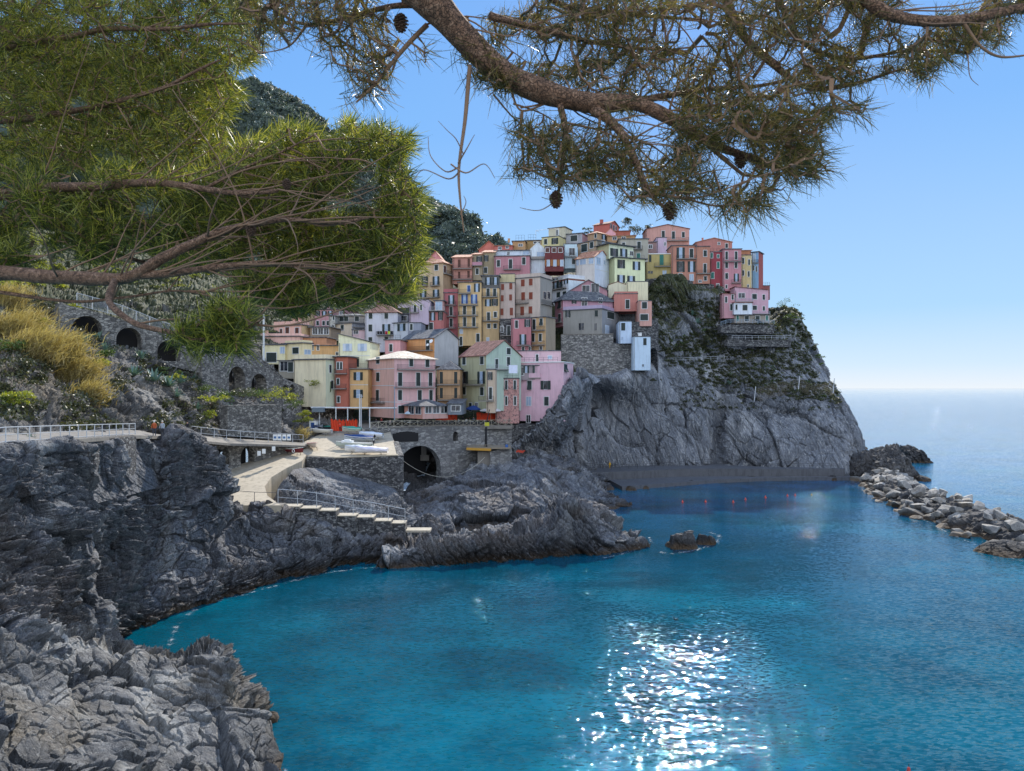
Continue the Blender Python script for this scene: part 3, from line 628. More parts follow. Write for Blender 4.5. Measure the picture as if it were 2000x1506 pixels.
# ================= houses =================
def zf(x0, y0, s): return lambda x, y: (x0+x/s, y0+y/s)
fA, fB, fC, fD, fE, fF = zf(480,560,5.02), zf(800,640,5.882), zf(800,430,5.793), zf(1050,420,6.548), zf(1260,430,5.793), zf(1040,540,6.846)
SH = {'g': simple('green_shutter', '#1d2d2c', .6, 0, .3), 'G': simple('teal_shutter', '#1f6f62', .6), 'r': simple('rust_shutter', '#7e3a26', .7), 'b': simple('blue_shutter', '#27508f', .6),
      'y': simple('ochre_shutter', '#a0662c', .7), 'B': simple('brown_shutter', '#5a3528', .7), 'w': simple('white_shutter', '#c9d3de', .6)}
def glassm():
    m, nt, out = newmat('window_glass'); n = N(nt); p = n('BsdfPrincipled'); g = n('NewGeometry')
    c = n.ramp(n.noise(n.pos(), .7, 2), [(.4, (.008, .011, .016)), (.6, (.05, .06, .08))], 'LINEAR'); n.set(p, 'Base Color', c); p.inputs['Roughness'].default_value = .12
    nt.links.new(p.outputs[0], out.inputs[0]); return m
M['glass'] = glassm(); M['curtain'] = simple('curtained_glass', '#9fb4cc', .25, 0, .25, 1.2); M['trim'] = simple('window_trim', '#cfd2d2', .8, 0, .1)
M['trimdk'] = simple('dim_trim', '#8f8a84', .8); M['slab'] = simple('balcony_slab', '#8b8782', .85, 0, .2); M['iron'] = simple('balcony_iron', '#3b3c40', .6, .4)
M['slate'] = tiles('slate_roof', (.055, .06, .07, 1), (.10, .105, .12, 1), (.19, .195, .20, 1)); M['terra'] = tiles('terracotta_roof', (.30, .12, .07, 1), (.48, .22, .13, 1), (.62, .36, .24, 1))
M['maroon'] = tiles('dark_red_roof', (.11, .04, .035, 1), (.20, .075, .06, 1), (.30, .15, .12, 1)); M['cream'] = tiles('pale_tile_roof', (.45, .36, .27, 1), (.66, .57, .46, 1), (.78, .70, .60, 1))
M['flatg'] = simple('flat_roof', '#55585c', .85, 0, .25); M['gutter'] = simple('drainpipe', '#6d6660', .6, .2)
M['umber'] = simple('rusty_metal', '#6b4a38', .8)
ROOF = dict(s='slate', t='terra', m='maroon', c='cream', f='flatg', w='white')
HS = []
class House:
    def __init__(h, fr, xl, xc, xr, yt, yb, D, th, colour, label, roof='flat', rise=0, rc='s', dp=8, over=.35, parapet=0, peel=0, trim=1, colb=None, taper=0, cat='house', group=None, name='house', pipe=True):
        X = lambda x: fr(x, 0)[0]; Y = lambda y: fr(0, y)[1]
        h.fr = fr; xl_, xc_, xr_ = X(xl), X(xc), (X(xr) if xr else None); th = math.degrees(math.atan2(xr-xc, xc-xl))*.8+8 if xr else th; a = math.radians(th)
        h.c = np.array(((xc_-CX)/F*D, D)); h.u = np.array((-math.cos(a), math.sin(a))); h.v = np.array((math.sin(a), math.cos(a)))
        def solve(x, d):
            k = (x-CX)/F; den = d[0]-k*d[1]; t = (k*h.c[1]-h.c[0])/den if abs(den) > 1e-5 else -1; return t
        h.La = solve(xl_, h.u) if xl < xc else dp
        h.Lb = solve(xr_, h.v) if xr_ else dp
        if not 0 < h.La < 40 or not 0 < h.Lb < 40: print('HOUSE', label, h.La, h.Lb); h.La = min(max(h.La, 3), 14); h.Lb = min(max(h.Lb, 3), 14)
        h.zt = H-(Y(yt)-CY)/F*D; h.zb = H-(Y(yb)-CY)/F*D
        base = np.array((h.c[0], h.c[1], h.zb)); h.t = thing(name, label, cat, base, group or 'stacked houses of the village')
        h.mat = plaster(colour, peel); matb = plaster(colb, peel) if colb else None; h.trim = trim
        La, Lb, zt, zb = h.La, h.Lb, h.zt, h.zb; W = h.W
        mb = MB(); f_ = lambda s, t, z: W3(h, s, t, z)
        k = taper
        v = [f_(0, 0, zb), f_(La, 0, zb), f_(La, Lb, zb), f_(0, Lb, zb), f_(-k, 0, zt), f_(La+k, 0, zt), f_(La, Lb, zt), f_(0, Lb, zt)]
        fc = [(1, 0, 4, 5), (2, 1, 5, 6), (3, 2, 6, 7), (4, 7, 6, 5)]; mb.add(v, fc); mb.add(v, [(0, 3, 7, 4)], 1 if matb else 0)
        rm = M[ROOF[rc]]
        if roof == 'ga': mb.add([f_(0, 0, zt), f_(La, 0, zt), f_(La/2, 0, zt+rise), f_(0, Lb, zt), f_(La, Lb, zt), f_(La/2, Lb, zt+rise)], [(1, 0, 2), (3, 4, 5)])
        if roof == 'gb': mb.add([f_(0, 0, zt), f_(0, Lb, zt), f_(0, Lb/2, zt+rise), f_(La, 0, zt), f_(La, Lb, zt), f_(La, Lb/2, zt+rise)], [(0, 1, 2), (4, 3, 5)], 1 if matb else 0)
        if roof == 'sa':   # mono-pitch, high at the left end of face a
            mb.add([f_(0, 0, zt), f_(La, 0, zt), f_(La, 0, zt+rise), f_(0, Lb, zt), f_(La, Lb, zt), f_(La, Lb, zt+rise)], [(1, 0, 2), (3, 4, 5), (4, 1, 2, 5)])
        if roof == 'sb':   # mono-pitch, high at the right/back
            mb.add([f_(0, 0, zt), f_(0, Lb, zt), f_(0, Lb, zt+rise), f_(La, 0, zt), f_(La, Lb, zt), f_(La, Lb, zt+rise)], [(0, 1, 2), (4, 3, 5), (1, 4, 5, 2)], 0)
        h.wall = mb.build('wall', [h.mat, matb or h.mat], h.t)
        R = MB(); o = over
        def sl(p, th_=.16):   # slab from 4 points
            p = [np.array(q) for q in p]; q = [a_+np.array((0, 0, th_)) for a_ in p]; n_ = len(p)
            R.add(p+q, [tuple(range(n_-1, -1, -1)), tuple(range(n_, 2*n_))]+[(i, (i+1) % n_, n_+(i+1) % n_, n_+i) for i in range(n_)])
        e = .02
        if roof == 'flat': sl([f_(-o, -o, zt+e), f_(La+o, -o, zt+e), f_(La+o, Lb+o, zt+e), f_(-o, Lb+o, zt+e)], .22)
        elif roof == 'hip':
            m_ = min(La, Lb)/2*.95; z1 = zt+rise+e
            b4 = [f_(-o, -o, zt+e), f_(La+o, -o, zt+e), f_(La+o, Lb+o, zt+e), f_(-o, Lb+o, zt+e)]
            if La >= Lb: r1, r2 = f_(m_, Lb/2, z1), f_(La-m_, Lb/2, z1)
            else: r1, r2 = f_(La/2, m_, z1), f_(La/2, Lb-m_, z1)
            if La >= Lb: R.add(b4+[r1, r2], [(1, 0, 4, 5), (2, 1, 5), (3, 2, 5, 4), (0, 3, 4), (0, 1, 2, 3)])
            else: R.add(b4+[r1, r2], [(1, 0, 4), (2, 1, 4, 5), (3, 2, 5), (0, 3, 5, 4), (0, 1, 2, 3)])
            sl([q-np.array((0, 0, .14)) for q in b4], .13)
        elif roof == 'ga':
            k_ = rise/(La/2)
            sl([f_(-o, -o, zt-o*k_+e), f_(La/2, -o, zt+rise+e), f_(La/2, Lb+o, zt+rise+e), f_(-o, Lb+o, zt-o*k_+e)]); sl([f_(La+o, -o, zt-o*k_+e), f_(La/2, -o, zt+rise+e), f_(La/2, Lb+o, zt+rise+e), f_(La+o, Lb+o, zt-o*k_+e)])
        elif roof == 'gb':
            k_ = rise/(Lb/2)
            sl([f_(-o, -o, zt-o*k_+e), f_(-o, Lb/2, zt+rise+e), f_(La+o, Lb/2, zt+rise+e), f_(La+o, -o, zt-o*k_+e)]); sl([f_(-o, Lb+o, zt-o*k_+e), f_(-o, Lb/2, zt+rise+e), f_(La+o, Lb/2, zt+rise+e), f_(La+o, Lb+o, zt-o*k_+e)])
        elif roof == 'sa': sl([f_(-o, -o, zt+e), f_(La+o, -o, zt+rise+e), f_(La+o, Lb+o, zt+rise+e), f_(-o, Lb+o, zt+e)])
        elif roof == 'sb': sl([f_(-o, -o, zt+e), f_(La+o, -o, zt+e), f_(La+o, Lb+o, zt+rise+e), f_(-o, Lb+o, zt+rise+e)])
        R.build('roof', rm, h.t)
        if parapet:
            m_ = MB(); z0 = zt+(.24 if roof == 'flat' else .02); w_ = .25
            m_.box(f_(0, 0, z0), f_(La, 0, z0)-f_(0, 0, z0), f_(0, w_, 0)-f_(0, 0, 0), (0, 0, parapet)); m_.box(f_(0, w_, z0), f_(0, Lb, z0)-f_(0, w_, z0), f_(w_, 0, 0)-f_(0, 0, 0), (0, 0, parapet))
            m_.build('parapet', h.mat, h.t)
        if pipe and zt-zb > 5:
            m_ = MB(); p = f_(La-.25 if xl < xc else .3, -.1, zb); m_.tube([p, p+np.array((0, 0, zt-zb-.1))], .07, 5); m_.build('drainpipe', M['gutter'], h.t)
        h.o_ = 0; HS.append(h)
    def W(h, face, t, z, o=0):
        d = h.u if face == 'a' else h.v; n_ = -h.v if face == 'a' else -h.u
        p = h.c+d*t+n_*o; return np.array((p[0], p[1], z))
    def tz(h, face, x, y):
        x, y = h.fr(x, y); d = h.u if face == 'a' else h.v; k = (x-CX)/F; t = (k*h.c[1]-h.c[0])/(d[0]-k*d[1]); return t, H-(y-CY)/F*(h.c[1]+t*d[1])
    def fbox(h, mb, face, t0, t1, z0, z1, o0, o1, m=0):
        a = h.W(face, t0, z0, o0); mb.box(a, h.W(face, t1, z0, o0)-a, h.W(face, t0, z0, o1)-a, (0, 0, z1-z0), m)
    def win(h, face, st, y, hh, w, xs, trim=None):
        """windows of one row: centre y, height, width in the zoomed picture"""
        for x in xs:
            ta, z0 = h.tz(face, x-w/2, y+hh/2); tb, _ = h.tz(face, x+w/2, y+hh/2); _, z1 = h.tz(face, x, y-hh/2); t0, t1 = min(ta, tb), max(ta, tb)
            L = h.La if face == 'a' else h.Lb; t0 = max(t0, .1); t1 = min(t1, L-.1)
            if t1-t0 < .25: continue
            tm = (h.trim if trim is None else trim); k = M['trim'] if tm == 1 else (h.mat if tm == 0 else M['trimdk'])
            mb = MB(); b = .13; dk = st[0]
            if dk in 'o':   # open window with a shutter at each side
                sc = st[1] if len(st) > 1 else 'g'; c0 = t0+(t1-t0)*.3; c1 = t1-(t1-t0)*.3
                pane = M['curtain'] if random.random() < .55 else M['glass']
                h.frame(mb, face, c0, c1, z0, z1, .07, .06); h.fbox(mb, face, c0, c1, z0, z1, .0, .03, 1)
                wdw = mb.build('window', [M['trim'], pane], h.t)
                for s0, s1 in ((t0, c0-.03), (c1+.03, t1)):
                    m2 = MB(); h.fbox(m2, face, s0, s1, z0-.04, z1+.03, .05, .12); m2.build('shutter', SH[sc], wdw)
            elif dk == 's':   # lower half of the shutter pushed out
                h.frame(mb, face, t0, t1, z0, z1, b, .05); h.fbox(mb, face, t0, t1, z0, z1, 0, .03, 1); wdw = mb.build('window', [k, M['glass']], h.t)
                m2 = MB(); zm = z0+(z1-z0)*.55; h.fbox(m2, face, t0, t1, zm, z1, .04, .09)
                p = [h.W(face, t0, zm, .09), h.W(face, t1, zm, .09), h.W(face, t1, z0, .5), h.W(face, t0, z0, .5)]; q = [a-np.array((0, 0, .08)) for a in p]
                m2.add(p+q, [(0, 1, 2, 3), (7, 6, 5, 4), (0, 4, 5, 1), (1, 5, 6, 2), (2, 6, 7, 3), (3, 7, 4, 0)]); m2.build('shutter', SH['g'], wdw)
            elif dk in 'dn':  # plain pane
                h.frame(mb, face, t0, t1, z0, z1, b, .06); h.fbox(mb, face, t0, t1, z0, z1, 0, .025, 1)
                mid = (t0+t1)/2; h.fbox(mb, face, mid-.035, mid+.035, z0, z1, .026, .05)
                mb.build('window', [k, M['glass'] if dk == 'd' else M['curtain']], h.t)
            else:             # closed shutters
                h.frame(mb, face, t0, t1, z0, z1, b, .06); h.fbox(mb, face, t0, t1, z0, z1, 0, .02, 1); wdw = mb.build('window', [k, M['glass']], h.t)
                m2 = MB(); mid = (t0+t1)/2
                if t1-t0 > .55: h.fbox(m2, face, t0+.02, mid-.02, z0+.02, z1-.02, .03, .08); h.fbox(m2, face, mid+.02, t1-.02, z0+.02, z1-.02, .03, .08)
                else: h.fbox(m2, face, t0+.02, t1-.02, z0+.02, z1-.02, .03, .08)
                m2.build('shutter', SH[dk], wdw)
        return h
    def frame(h, mb, face, t0, t1, z0, z1, b, d):
        h.fbox(mb, face, t0-b, t0, z0-b, z1+b, 0, d); h.fbox(mb, face, t1, t1+b, z0-b, z1+b, 0, d); h.fbox(mb, face, t0, t1, z1, z1+b, 0, d); h.fbox(mb, face, t0, t1, z0-b, z0, 0, d+.04)
    def bal(h, face, y, x0, x1, out=.95, rh=1.0, solid=None, clr=None, things=0):
        ta, z = h.tz(face, x0, y); tb, _ = h.tz(face, x1, y); t0, t1 = min(ta, tb), max(ta, tb)
        mb = MB(); h.fbox(mb, face, t0, t1, z-.18, z, .012, out); b = mb.build('balcony', M['slab'], h.t)
        m2 = MB(); q = out-.06
        if solid: 
            h.fbox(m2, face, t0, t1, z, z+rh, q-.1, q); h.fbox(m2, face, t0, t0+.1, z, z+rh, .02, q-.1); h.fbox(m2, face, t1-.1, t1, z, z+rh, .02, q-.1); m2.build('balustrade', solid, b); return h
        for zz in (z+rh, z+.12):
            h.fbox(m2, face, t0, t1, zz-.035, zz, q-.05, q); h.fbox(m2, face, t0, t0+.05, zz-.035, zz, 0.02, q-.05); h.fbox(m2, face, t1-.05, t1, zz-.035, zz, .02, q-.05)
        n_ = max(3, int((t1-t0)/.24))
        for i in range(n_+1):
            t = t0+(t1-t0-.03)*i/n_; h.fbox(m2, face, t, t+.03, z, z+rh-.04, q-.04, q-.01)
        for s in (.3, .6):
            for t in (t0, t1-.03): h.fbox(m2, face, t, t+.03, z, z+rh-.04, s*out-.01, s*out+.02)
        m2.build('railing', clr or M['iron'], b); return h
    def band(h, face, y, x0=None, x1=None, hh=.14, mat=None, name='string_course', d=.05):
        L = h.La if face == 'a' else h.Lb; t0, t1 = 0, L; _, z = h.tz(face, (x0 if x0 is not None else 0) if False else h.inv(h.c), y)
        mb = MB(); h.fbox(mb, face, t0, t1, z, z+hh, .01, d); mb.build(name, mat or M['trim'], h.t); return h
    def inv(h, c):
        x = CX+c[0]/c[1]*F; x0 = h.fr(0, 0)[0]; s = h.fr(1, 0)[0]-x0; return (x-x0)/s
    def chim(h, s, t, hh=1.1, w=.6, mat=None, z=None):
        z = h.zt if z is None else z; p = W3(h, s, t, z); mb = MB(); du = np.append(h.u, 0)*w; dv = np.append(h.v, 0)*w
        mb.box(p, du, dv, (0, 0, hh)); mb.box(p-du*.12-dv*.12+np.array((0, 0, hh+.003)), du*1.24, dv*1.24, (0, 0, .12)); mb.build('chimney', mat or h.mat, h.t); return h
    def terr(h, x0, x1, y, face='a', rh=1.0, mat=None, out=0):
        """railing standing on the roof edge"""
        ta, z = h.tz(face, x0, y); tb, _ = h.tz(face, x1, y); t0, t1 = min(ta, tb), max(ta, tb); z = max(h.zt+.25, h.zt) ; m2 = MB()
        for zz in (z+rh, z+rh*.5): h.fbox(m2, face, t0, t1, zz-.04, zz, -.25, -.2)
        n_ = max(3, int((t1-t0)/1.1))
        for i in range(n_+1): t = t0+(t1-t0-.05)*i/n_; h.fbox(m2, face, t, t+.05, z, z+rh, -.26, -.21)
        m2.build('roof_railing', mat or M['iron'], h.t); return h
def W3(h, s, t, z): p = h.c+h.u*s+h.v*t; return np.array((p[0], p[1], z))
def dish(h, face, x, y, r=.45):
    t, z = h.tz(face, x, y); c = Vector(h.W(face, t, z, .35)); m = MB(); m.lathe([(.05, 0), (r*.6, .04), (r, .14)], (0, 0, 0), 12); 
    n_ = Vector(h.W(face, t, z, 1))-Vector(h.W(face, t, z, 0)); q = (n_+Vector((.2, 0, .4))).to_track_quat('Z', 'Y'); m.v = [tuple(c+q @ Vector(v)) for v in m.v]
    m.tube([c, Vector(h.W(face, t, z, 0))], .03, 4); m.build('satellite_dish', M['white'], h.t)
exec_houses = True
# ---- top of the village, back rows first
h = House(fA,850,1010,None,-10,260,238,6,'#b8ac90','tall cream house half hidden behind the pine boughs','hip',1.2); h.win('a','g',55,50,35,[925]).win('a','n',190,30,30,[960])
h = House(fA,1280,1500,1600,85,260,224,12,'#b5707c','dusky pink house with a dark red gable roof high on the left','gb',2,'m'); h.win('a','o',130,55,60,[1400]).bal('a',158,1290,1490)
h = House(fA,1490,1660,1707,150,280,221,12,'#b3a0ae','pale lilac house with one tall dark door beside the dusky pink one','flat'); h.win('a','g',215,70,25,[1660-25]).terr(1500,1650,150)
h = House(fA,560,664,None,225,390,216,4,'#c0a277','narrow sand-yellow house at the upper left edge of the village','flat'); h.win('a','o',262,45,50,[613]).win('a','g',350,28,25,[613])
h = House(fA,666,862,None,225,400,214,4,'#b97f84','rose-pink house with three pairs of shutters on its upper floor','flat'); h.win('a','o',262,45,48,[706,770,830]).win('a','g',357,42,25,[705,764,806]).chim(2,2)
h = House(fA,866,1030,None,222,330,213,4,'#8d6570','dull mauve house end above the slate veranda roof','flat'); h.win('a','d',262,35,30,[935])
h = House(fA,872,1040,1165,358,520,200,14,'#bfae93','sand-coloured house with a shaded loggia and balcony of plants','flat',0,'s',colb='#9fa3ab'); h.win('a','g',403,56,30,[947]).win('b','g',440,40,35,[1090]).bal('b',395,1045,1165,1.0)
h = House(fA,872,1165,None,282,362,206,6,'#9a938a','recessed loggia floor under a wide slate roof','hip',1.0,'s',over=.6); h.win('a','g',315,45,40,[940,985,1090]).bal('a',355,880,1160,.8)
h = House(fA,815,873,None,287,480,203,4,'#a7a79d','slim grey-white plaster house with peeling walls and one green shutter','flat',peel=1); h.win('a','g',408,60,28,[855]).win('a','g',308,38,16,[862])
h = House(fA,1050,1166,None,425,560,197,5,'#c3a1a8','small pinkish-white wall with a scrolled iron grille','flat',pipe=False); h.win('a','d',445,34,45,[1080])
h = House(fA,1170,1490,None,250,640,195,5,'#b9bac6','large pale lilac-white house with laundry on its balcony','hip',2.6,'m'); h.win('a','g',287,56,36,[1224,1378]).win('a','g',405,68,36,[1222]).win('a','o',402,68,78,[1378]).win('a','g',528,66,36,[1222]).win('a','g',505,32,36,[1378]).bal('a',475,1285,1450)
lt = h
h = House(fA,1450,1590,1707,350,520,190,12,'#b7bfca','pale blue-white annex with one wide open shuttered window','flat',colb='#77808e'); h.win('a','o',400,72,78,[1528]).win('b','g',392,50,30,[1622])
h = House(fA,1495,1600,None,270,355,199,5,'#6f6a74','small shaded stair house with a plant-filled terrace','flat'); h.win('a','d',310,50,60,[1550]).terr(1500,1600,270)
h = House(fA,275,545,630,378,500,181,12,'#dba28c','salmon-pink house with brown arched shutters and a crenellated terrace','flat',parapet=.9,colb='#c9a468'); h.win('a','B',440,52,22,[347]).win('a','B',432,70,36,[408]).win('a','B',437,70,36,[503]).chim(1.5,1.5,2.0,.7).chim(3.2,1.5,1.8,.7)
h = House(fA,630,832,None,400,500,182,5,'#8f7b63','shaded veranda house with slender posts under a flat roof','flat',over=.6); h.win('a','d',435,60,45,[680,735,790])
h = House(fA,60,530,None,490,640,176,4,'#daa494','long low coral-pink house with a roof terrace','flat',parapet=.6); h.win('a','g',520,30,40,[140]).chim(9,2,1.6,.6)
h = House(fA,530,790,None,500,600,178,4,'#c07f4e','burnt orange low house with a clutter of flat roofs','flat'); h.win('a','d',560,40,60,[620])
h = House(fA,640,945,None,580,720,170,5,'#c99a55','ochre-yellow house with dark narrow windows behind the beige wall','flat'); h.win('a','d',598,50,20,[655,708]).win('a','d',657,28,40,[905])
h = House(fA,910,1220,None,545,800,163,5,'#e2d2a4','cream-yellow house with a sloping roof line and two white windows','sa',2.0,'f'); h.win('a','ow',595,70,90,[998,1143]).win('a','o',747,75,92,[1065]).band('a',680)
h = House(fA,160,385,None,572,760,163,3,'#e2cb95','pale yellow garage house with a dark green garage door','flat'); h.win('a','g',693,92,98,[252]).win('a','n',622,60,40,[360])
h = House(fA,385,560,650,555,760,161,14,'#d6c48c','pale yellow terrace house above the blank beige wall','flat',parapet=.5); h.win('a','g',627,62,60,[490]).win('b','n',640,40,60,[605])
h = House(fA,470,785,885,715,1180,155,14,'#dcc79c','big blank beige wall with a pale terrace parapet on top','flat',colb='#b9c19f',parapet=.9); h.win('b','g',805,75,20,[828]).win('b','g',960,80,20,[845])
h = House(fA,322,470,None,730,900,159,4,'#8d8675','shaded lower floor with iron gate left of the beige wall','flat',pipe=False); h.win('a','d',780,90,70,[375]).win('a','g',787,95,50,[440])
h = House(fA,875,1000,None,690,1200,157,6,'#b2583c','narrow brick-orange house with small iron balconies','flat',over=.5); h.win('a','g',775,70,20,[905,935]).win('a','g',930,60,25,[905]).win('a','g',1105,60,25,[910]).bal('a',850,880,995).bal('a',997,880,990)
h = House(fA,1010,1200,None,812,1200,158,5,'#cfa052','warm yellow house with two open shuttered windows above the square','flat'); h.win('a','o',877,76,90,[1103]).win('a','o',1050,78,92,[1103]).band('a',965).bal('a',800,990,1200,.5)
h = House(fA,1200,1455,1860,700,1290,152,20,'#d09a86','three-storey coral house whose sunlit pale roof faces the ramp','hip',1.9,'c',over=.5,colb='#cc9a9a'); h.win('a','g',725,62,32,[1297]).win('a','g',885,85,32,[1297]).win('a','g',1065,106,28,[1293]).bal('a',1130,1205,1365).band('a',805).band('a',972).band('a',1135)
h.win('b','g',732,70,42,[1435]).win('b','g',740,80,38,[1622]).win('b','g',745,85,38,[1780]).bal('b',808,1480,1850,.9,1.0).win('b','g',908,130,40,[1513,1690]).win('b','g',908,130,34,[1810]).bal('b',985,1462,1850,.9).win('b','g',1063,98,38,[1512,1705]).win('b','g',1063,98,32,[1815]).win('b','g',1205,75,60,[1525]).band('b',1135)
h = House(fA,1365,1515,None,525,660,169,5,'#c5868a','small pink terrace house left of the orange one','flat'); h.win('a','g',600,72,30,[1423]).terr(1365,1515,520)
h = House(fB,-80,285,560,115,440,170,24,'#cf8a34','bright orange house with a broad blank grey gable end','gb',2.3,'s',colb='#a8a8a8'); h.win('a','g',200,116,40,[210]).bal('a',272,-60,270,.8,1.0); dish(h,'a',262,158,.5); dish(h,'a',222,200,.35)
# ---- upper middle (zoom C)
h = House(fC,215,370,None,450,520,214,6,'#cf7f82','small bright pink gabled house peeping over a roof','ga',2.6,'t')
h = House(fC,90,380,490,480,930,205,16,'#b79a72','tan four-storey house with iron balconies at the left of the skyline','hip',1.7,'t',over=.5,colb='#a8855e'); h.win('a','g',537,65,40,[303]).win('a','o',685,95,75,[300,172]).win('a','o',830,85,72,[155,300]).bal('a',745,245,345).bal('a',745,125,212).bal('a',885,100,345).win('b','B',555,75,26,[398]).bal('b',600,382,480,.8)
h = House(fC,485,706,None,425,720,208,5,'#b47766','rose-tan house with brown shutters and two long balconies','sb',2.3,'t',over=.4,trim=0); h.win('a','B',490,88,30,[562]).win('a','B',482,95,28,[670]).win('a','B',620,75,26,[562]).win('a','B',612,80,28,[667]).bal('a',552,492,705).bal('a',672,492,705)
h = House(fC,708,825,None,392,680,208.5,5,'#8e7f62','slim olive house with a rose-coloured cloth over its balcony','sb',2.0,'t'); h.win('a','o',440,58,65,[788]).win('a','g',580,66,34,[765]).bal('a',515,715,822,.9,.9,simple('rose_cloth','#b78796',.9))
h = House(fC,826,960,None,368,640,209,5,'#958460','olive-tan house with a sunlit tiled roof','sb',2.2,'t'); h.win('a','o',432,66,50,[868]).win('a','g',567,66,38,[860])
h = House(fC,785,1010,None,330,400,226,6,'#c1614e','coral house with a shallow red gable on the skyline','ga',2.6,'t')
h = House(fC,960,1165,None,290,400,223,5,'#b7584b','brick-red terrace house with two white-framed windows','sb',1.2,'t'); h.win('a','d',318,26,36,[1022]).win('a','d',306,30,30,[1105])
h = House(fC,1166,1310,None,240,360,225,5,'#ad8048','ochre house with a railed roof terrace and chimney','flat'); h.win('a','d',283,22,45,[1255]).terr(1200,1300,240,rh=1.8).chim(5.0,1)
h = House(fC,1310,1495,None,232,340,228,5,'#a07c3f','mustard house with a tall railed roof terrace','flat'); h.terr(1340,1430,232,rh=1.8).win('a','d',255,22,70,[1440])
h = House(fC,962,1362,None,345,430,212,5,'#b9c6d6','white terrace house with an arched door and outside stair','flat'); h.win('a','n',370,45,70,[1315]).win('a','d',378,38,24,[1118]).chim(9,.3,.5,.5)
h = House(fC,1365,1530,None,330,600,210,5,'#c2cddb','narrow white house with an arched top and glazed doors','ga',2.0,'w',over=.1); h.win('a','n',395,70,90,[1485]).bal('a',440,1370,1528,.8,.6,M['trimdk'])
h = House(fC,958,1358,None,407,640,206,4,'#b1707a','rose-pink house with white window frames and a stepped balcony','flat',over=.25); h.win('a','g',490,76,36,[1005]).win('a','g',495,105,38,[1142]).win('a','g',463,82,38,[1292]).bal('a',560,1065,1260)
h = House(fD,92,335,None,405,720,208,4,'#6f2f30','maroon house with ochre shutters and small white windows','flat',over=.1,pipe=False); h.win('a','B',450,55,48,[125,210,290]).win('a','n',615,75,34,[135,220,310])
for x in (98, 180, 265):
    h.win('a','y',610,80,28,[x],trim=0)
h = House(fD,50,270,360,385,420,226,18,'#b3a665','yellow house with a white pergola terrace near the top','flat'); h.zt
h = House(fD,52,275,362,272,400,225,16,'#bdb16f','yellow upper house with dark shutters below an open pergola','flat',over=.1); h.win('a','g',342,70,38,[103]).win('a','o',335,80,85,[222])
h = House(fD,140,345,440,155,285,229,16,'#b9b193','pale yellow penthouse at the top left of the skyline','flat',over=.3); h.win('a','d',225,70,30,[255])
m_ = MB(); hh = HS[-2]
for s, t in ((.3,.2),(8.0,.2)): m_.tube([W3(hh,s,t,hh.zt), W3(hh,s,t,hh.zt+2.6)], .07, 5)
m_.tube([W3(hh,.3,.2,hh.zt+2.6), W3(hh,8.0,.2,hh.zt+2.6)], .07, 5); m_.tube([W3(hh,8.0,.2,hh.zt+2.6), W3(hh,8.0,3,hh.zt+2.6)], .07, 5); m_.build('pergola', M['white'], hh.t)
h = House(fD,362,570,640,235,360,228,16,'#93949b','blue-grey plaster house with a wide dark green door on the skyline','flat',colb='#a8808a'); h.win('a','g',300,78,88,[465])
h = House(fD,715,915,1040,108,240,246,20,'#b65343','tall brick-red house crowning the hill with a stubby chimney','gb',1.5,'m'); h.win('b','g',150,70,16,[938]).win('b','g',165,70,16,[972]).win('b','g',168,50,14,[1003]).chim(3.4,1.5,1.2,.9,z=h.zt+.8)
h = House(fD,990,1185,None,205,300,238,6,'#a4553f','low rust-red house behind the top gardens','sb',.8,'m')
h = House(fD,865,1000,None,235,300,234,6,'#c58b96','little pink gable between brown roofs','ga',1.6,'t',over=.1)
h = House(fD,640,760,905,225,350,226,20,'#a8845c','tan house with a green shuttered pair below the red crown','hip',1.0,'t',over=.4); h.win('a','g',268,55,25,[742]).win('b','o',277,60,55,[845])
h = House(fD,890,1250,None,265,350,227,6,'#a97c48','low orange-tan house with pale awnings','sb',.6,'t'); h.win('a','d',300,36,50,[985,1100])
h = House(fD,510,750,1045,325,520,216,20,'#a08667','tan-grey corner house with two dark green openings','flat',colb='#97907e'); h.win('a','g',425,105,75,[597]).win('a','g',387,82,45,[692]).win('b','n',345,38,36,[840]).bal('b',365,765,1035,.6,.8)
h = House(fD,1040,1415,None,308,600,222,3,'#9b9686','grey-beige house with a mono-pitch roof line and one balcony','flat',over=.3); h.win('a','g',387,95,45,[1297]).win('a','g',370,36,38,[1100]).bal('a',440,1180,1340).win('a','G',520,60,45,[1290])
h = House(fD,505,508,700,372,400,214,70,'#c9cdd0','x','flat') if False else h
h = House(fD,335,505,None,372,680,213,4,'#a9c2cc','pale aqua house with a cluttered covered terrace','flat',over=.1); h.win('a','g',592,74,40,[460]).bal('a',535,345,500,.8).win('a','d',470,90,70,[440])
h = House(fD,485,730,920,533,900,208,28,'#c4bcb4','white gabled house with a glassed-in top floor','gb',2.4,'t',colb='#b9c6dc',over=.3); h.win('a','n',608,76,26,[512]).win('a','n',600,72,72,[580]).win('a','n',588,74,56,[685]).win('b','n',585,80,50,[778]).win('b','n',606,52,22,[855]).band('b',690)
h = House(fD,750,912,1225,372,560,212,24,'#aca877','green-yellow house top floor under a broad dark slab roof','flat',over=.9,rc='f',colb='#c8d2b0'); h.win('b','o',475,92,98,[978]).win('b','o',480,92,90,[1100]).win('b','d',490,50,40,[1200])
h = House(fD,910,985,1372,545,900,211,24,'#aeb178','large lemon-green house with four open shuttered windows','flat',over=.7,rc='f',colb='#cbd29c'); h.win('b','o',625,104,96,[1068]).win('b','o',648,102,98,[1263]).win('b','o',815,92,98,[1067]).win('b','o',820,80,98,[1195]).terr(1000,1370,540,'b'); 
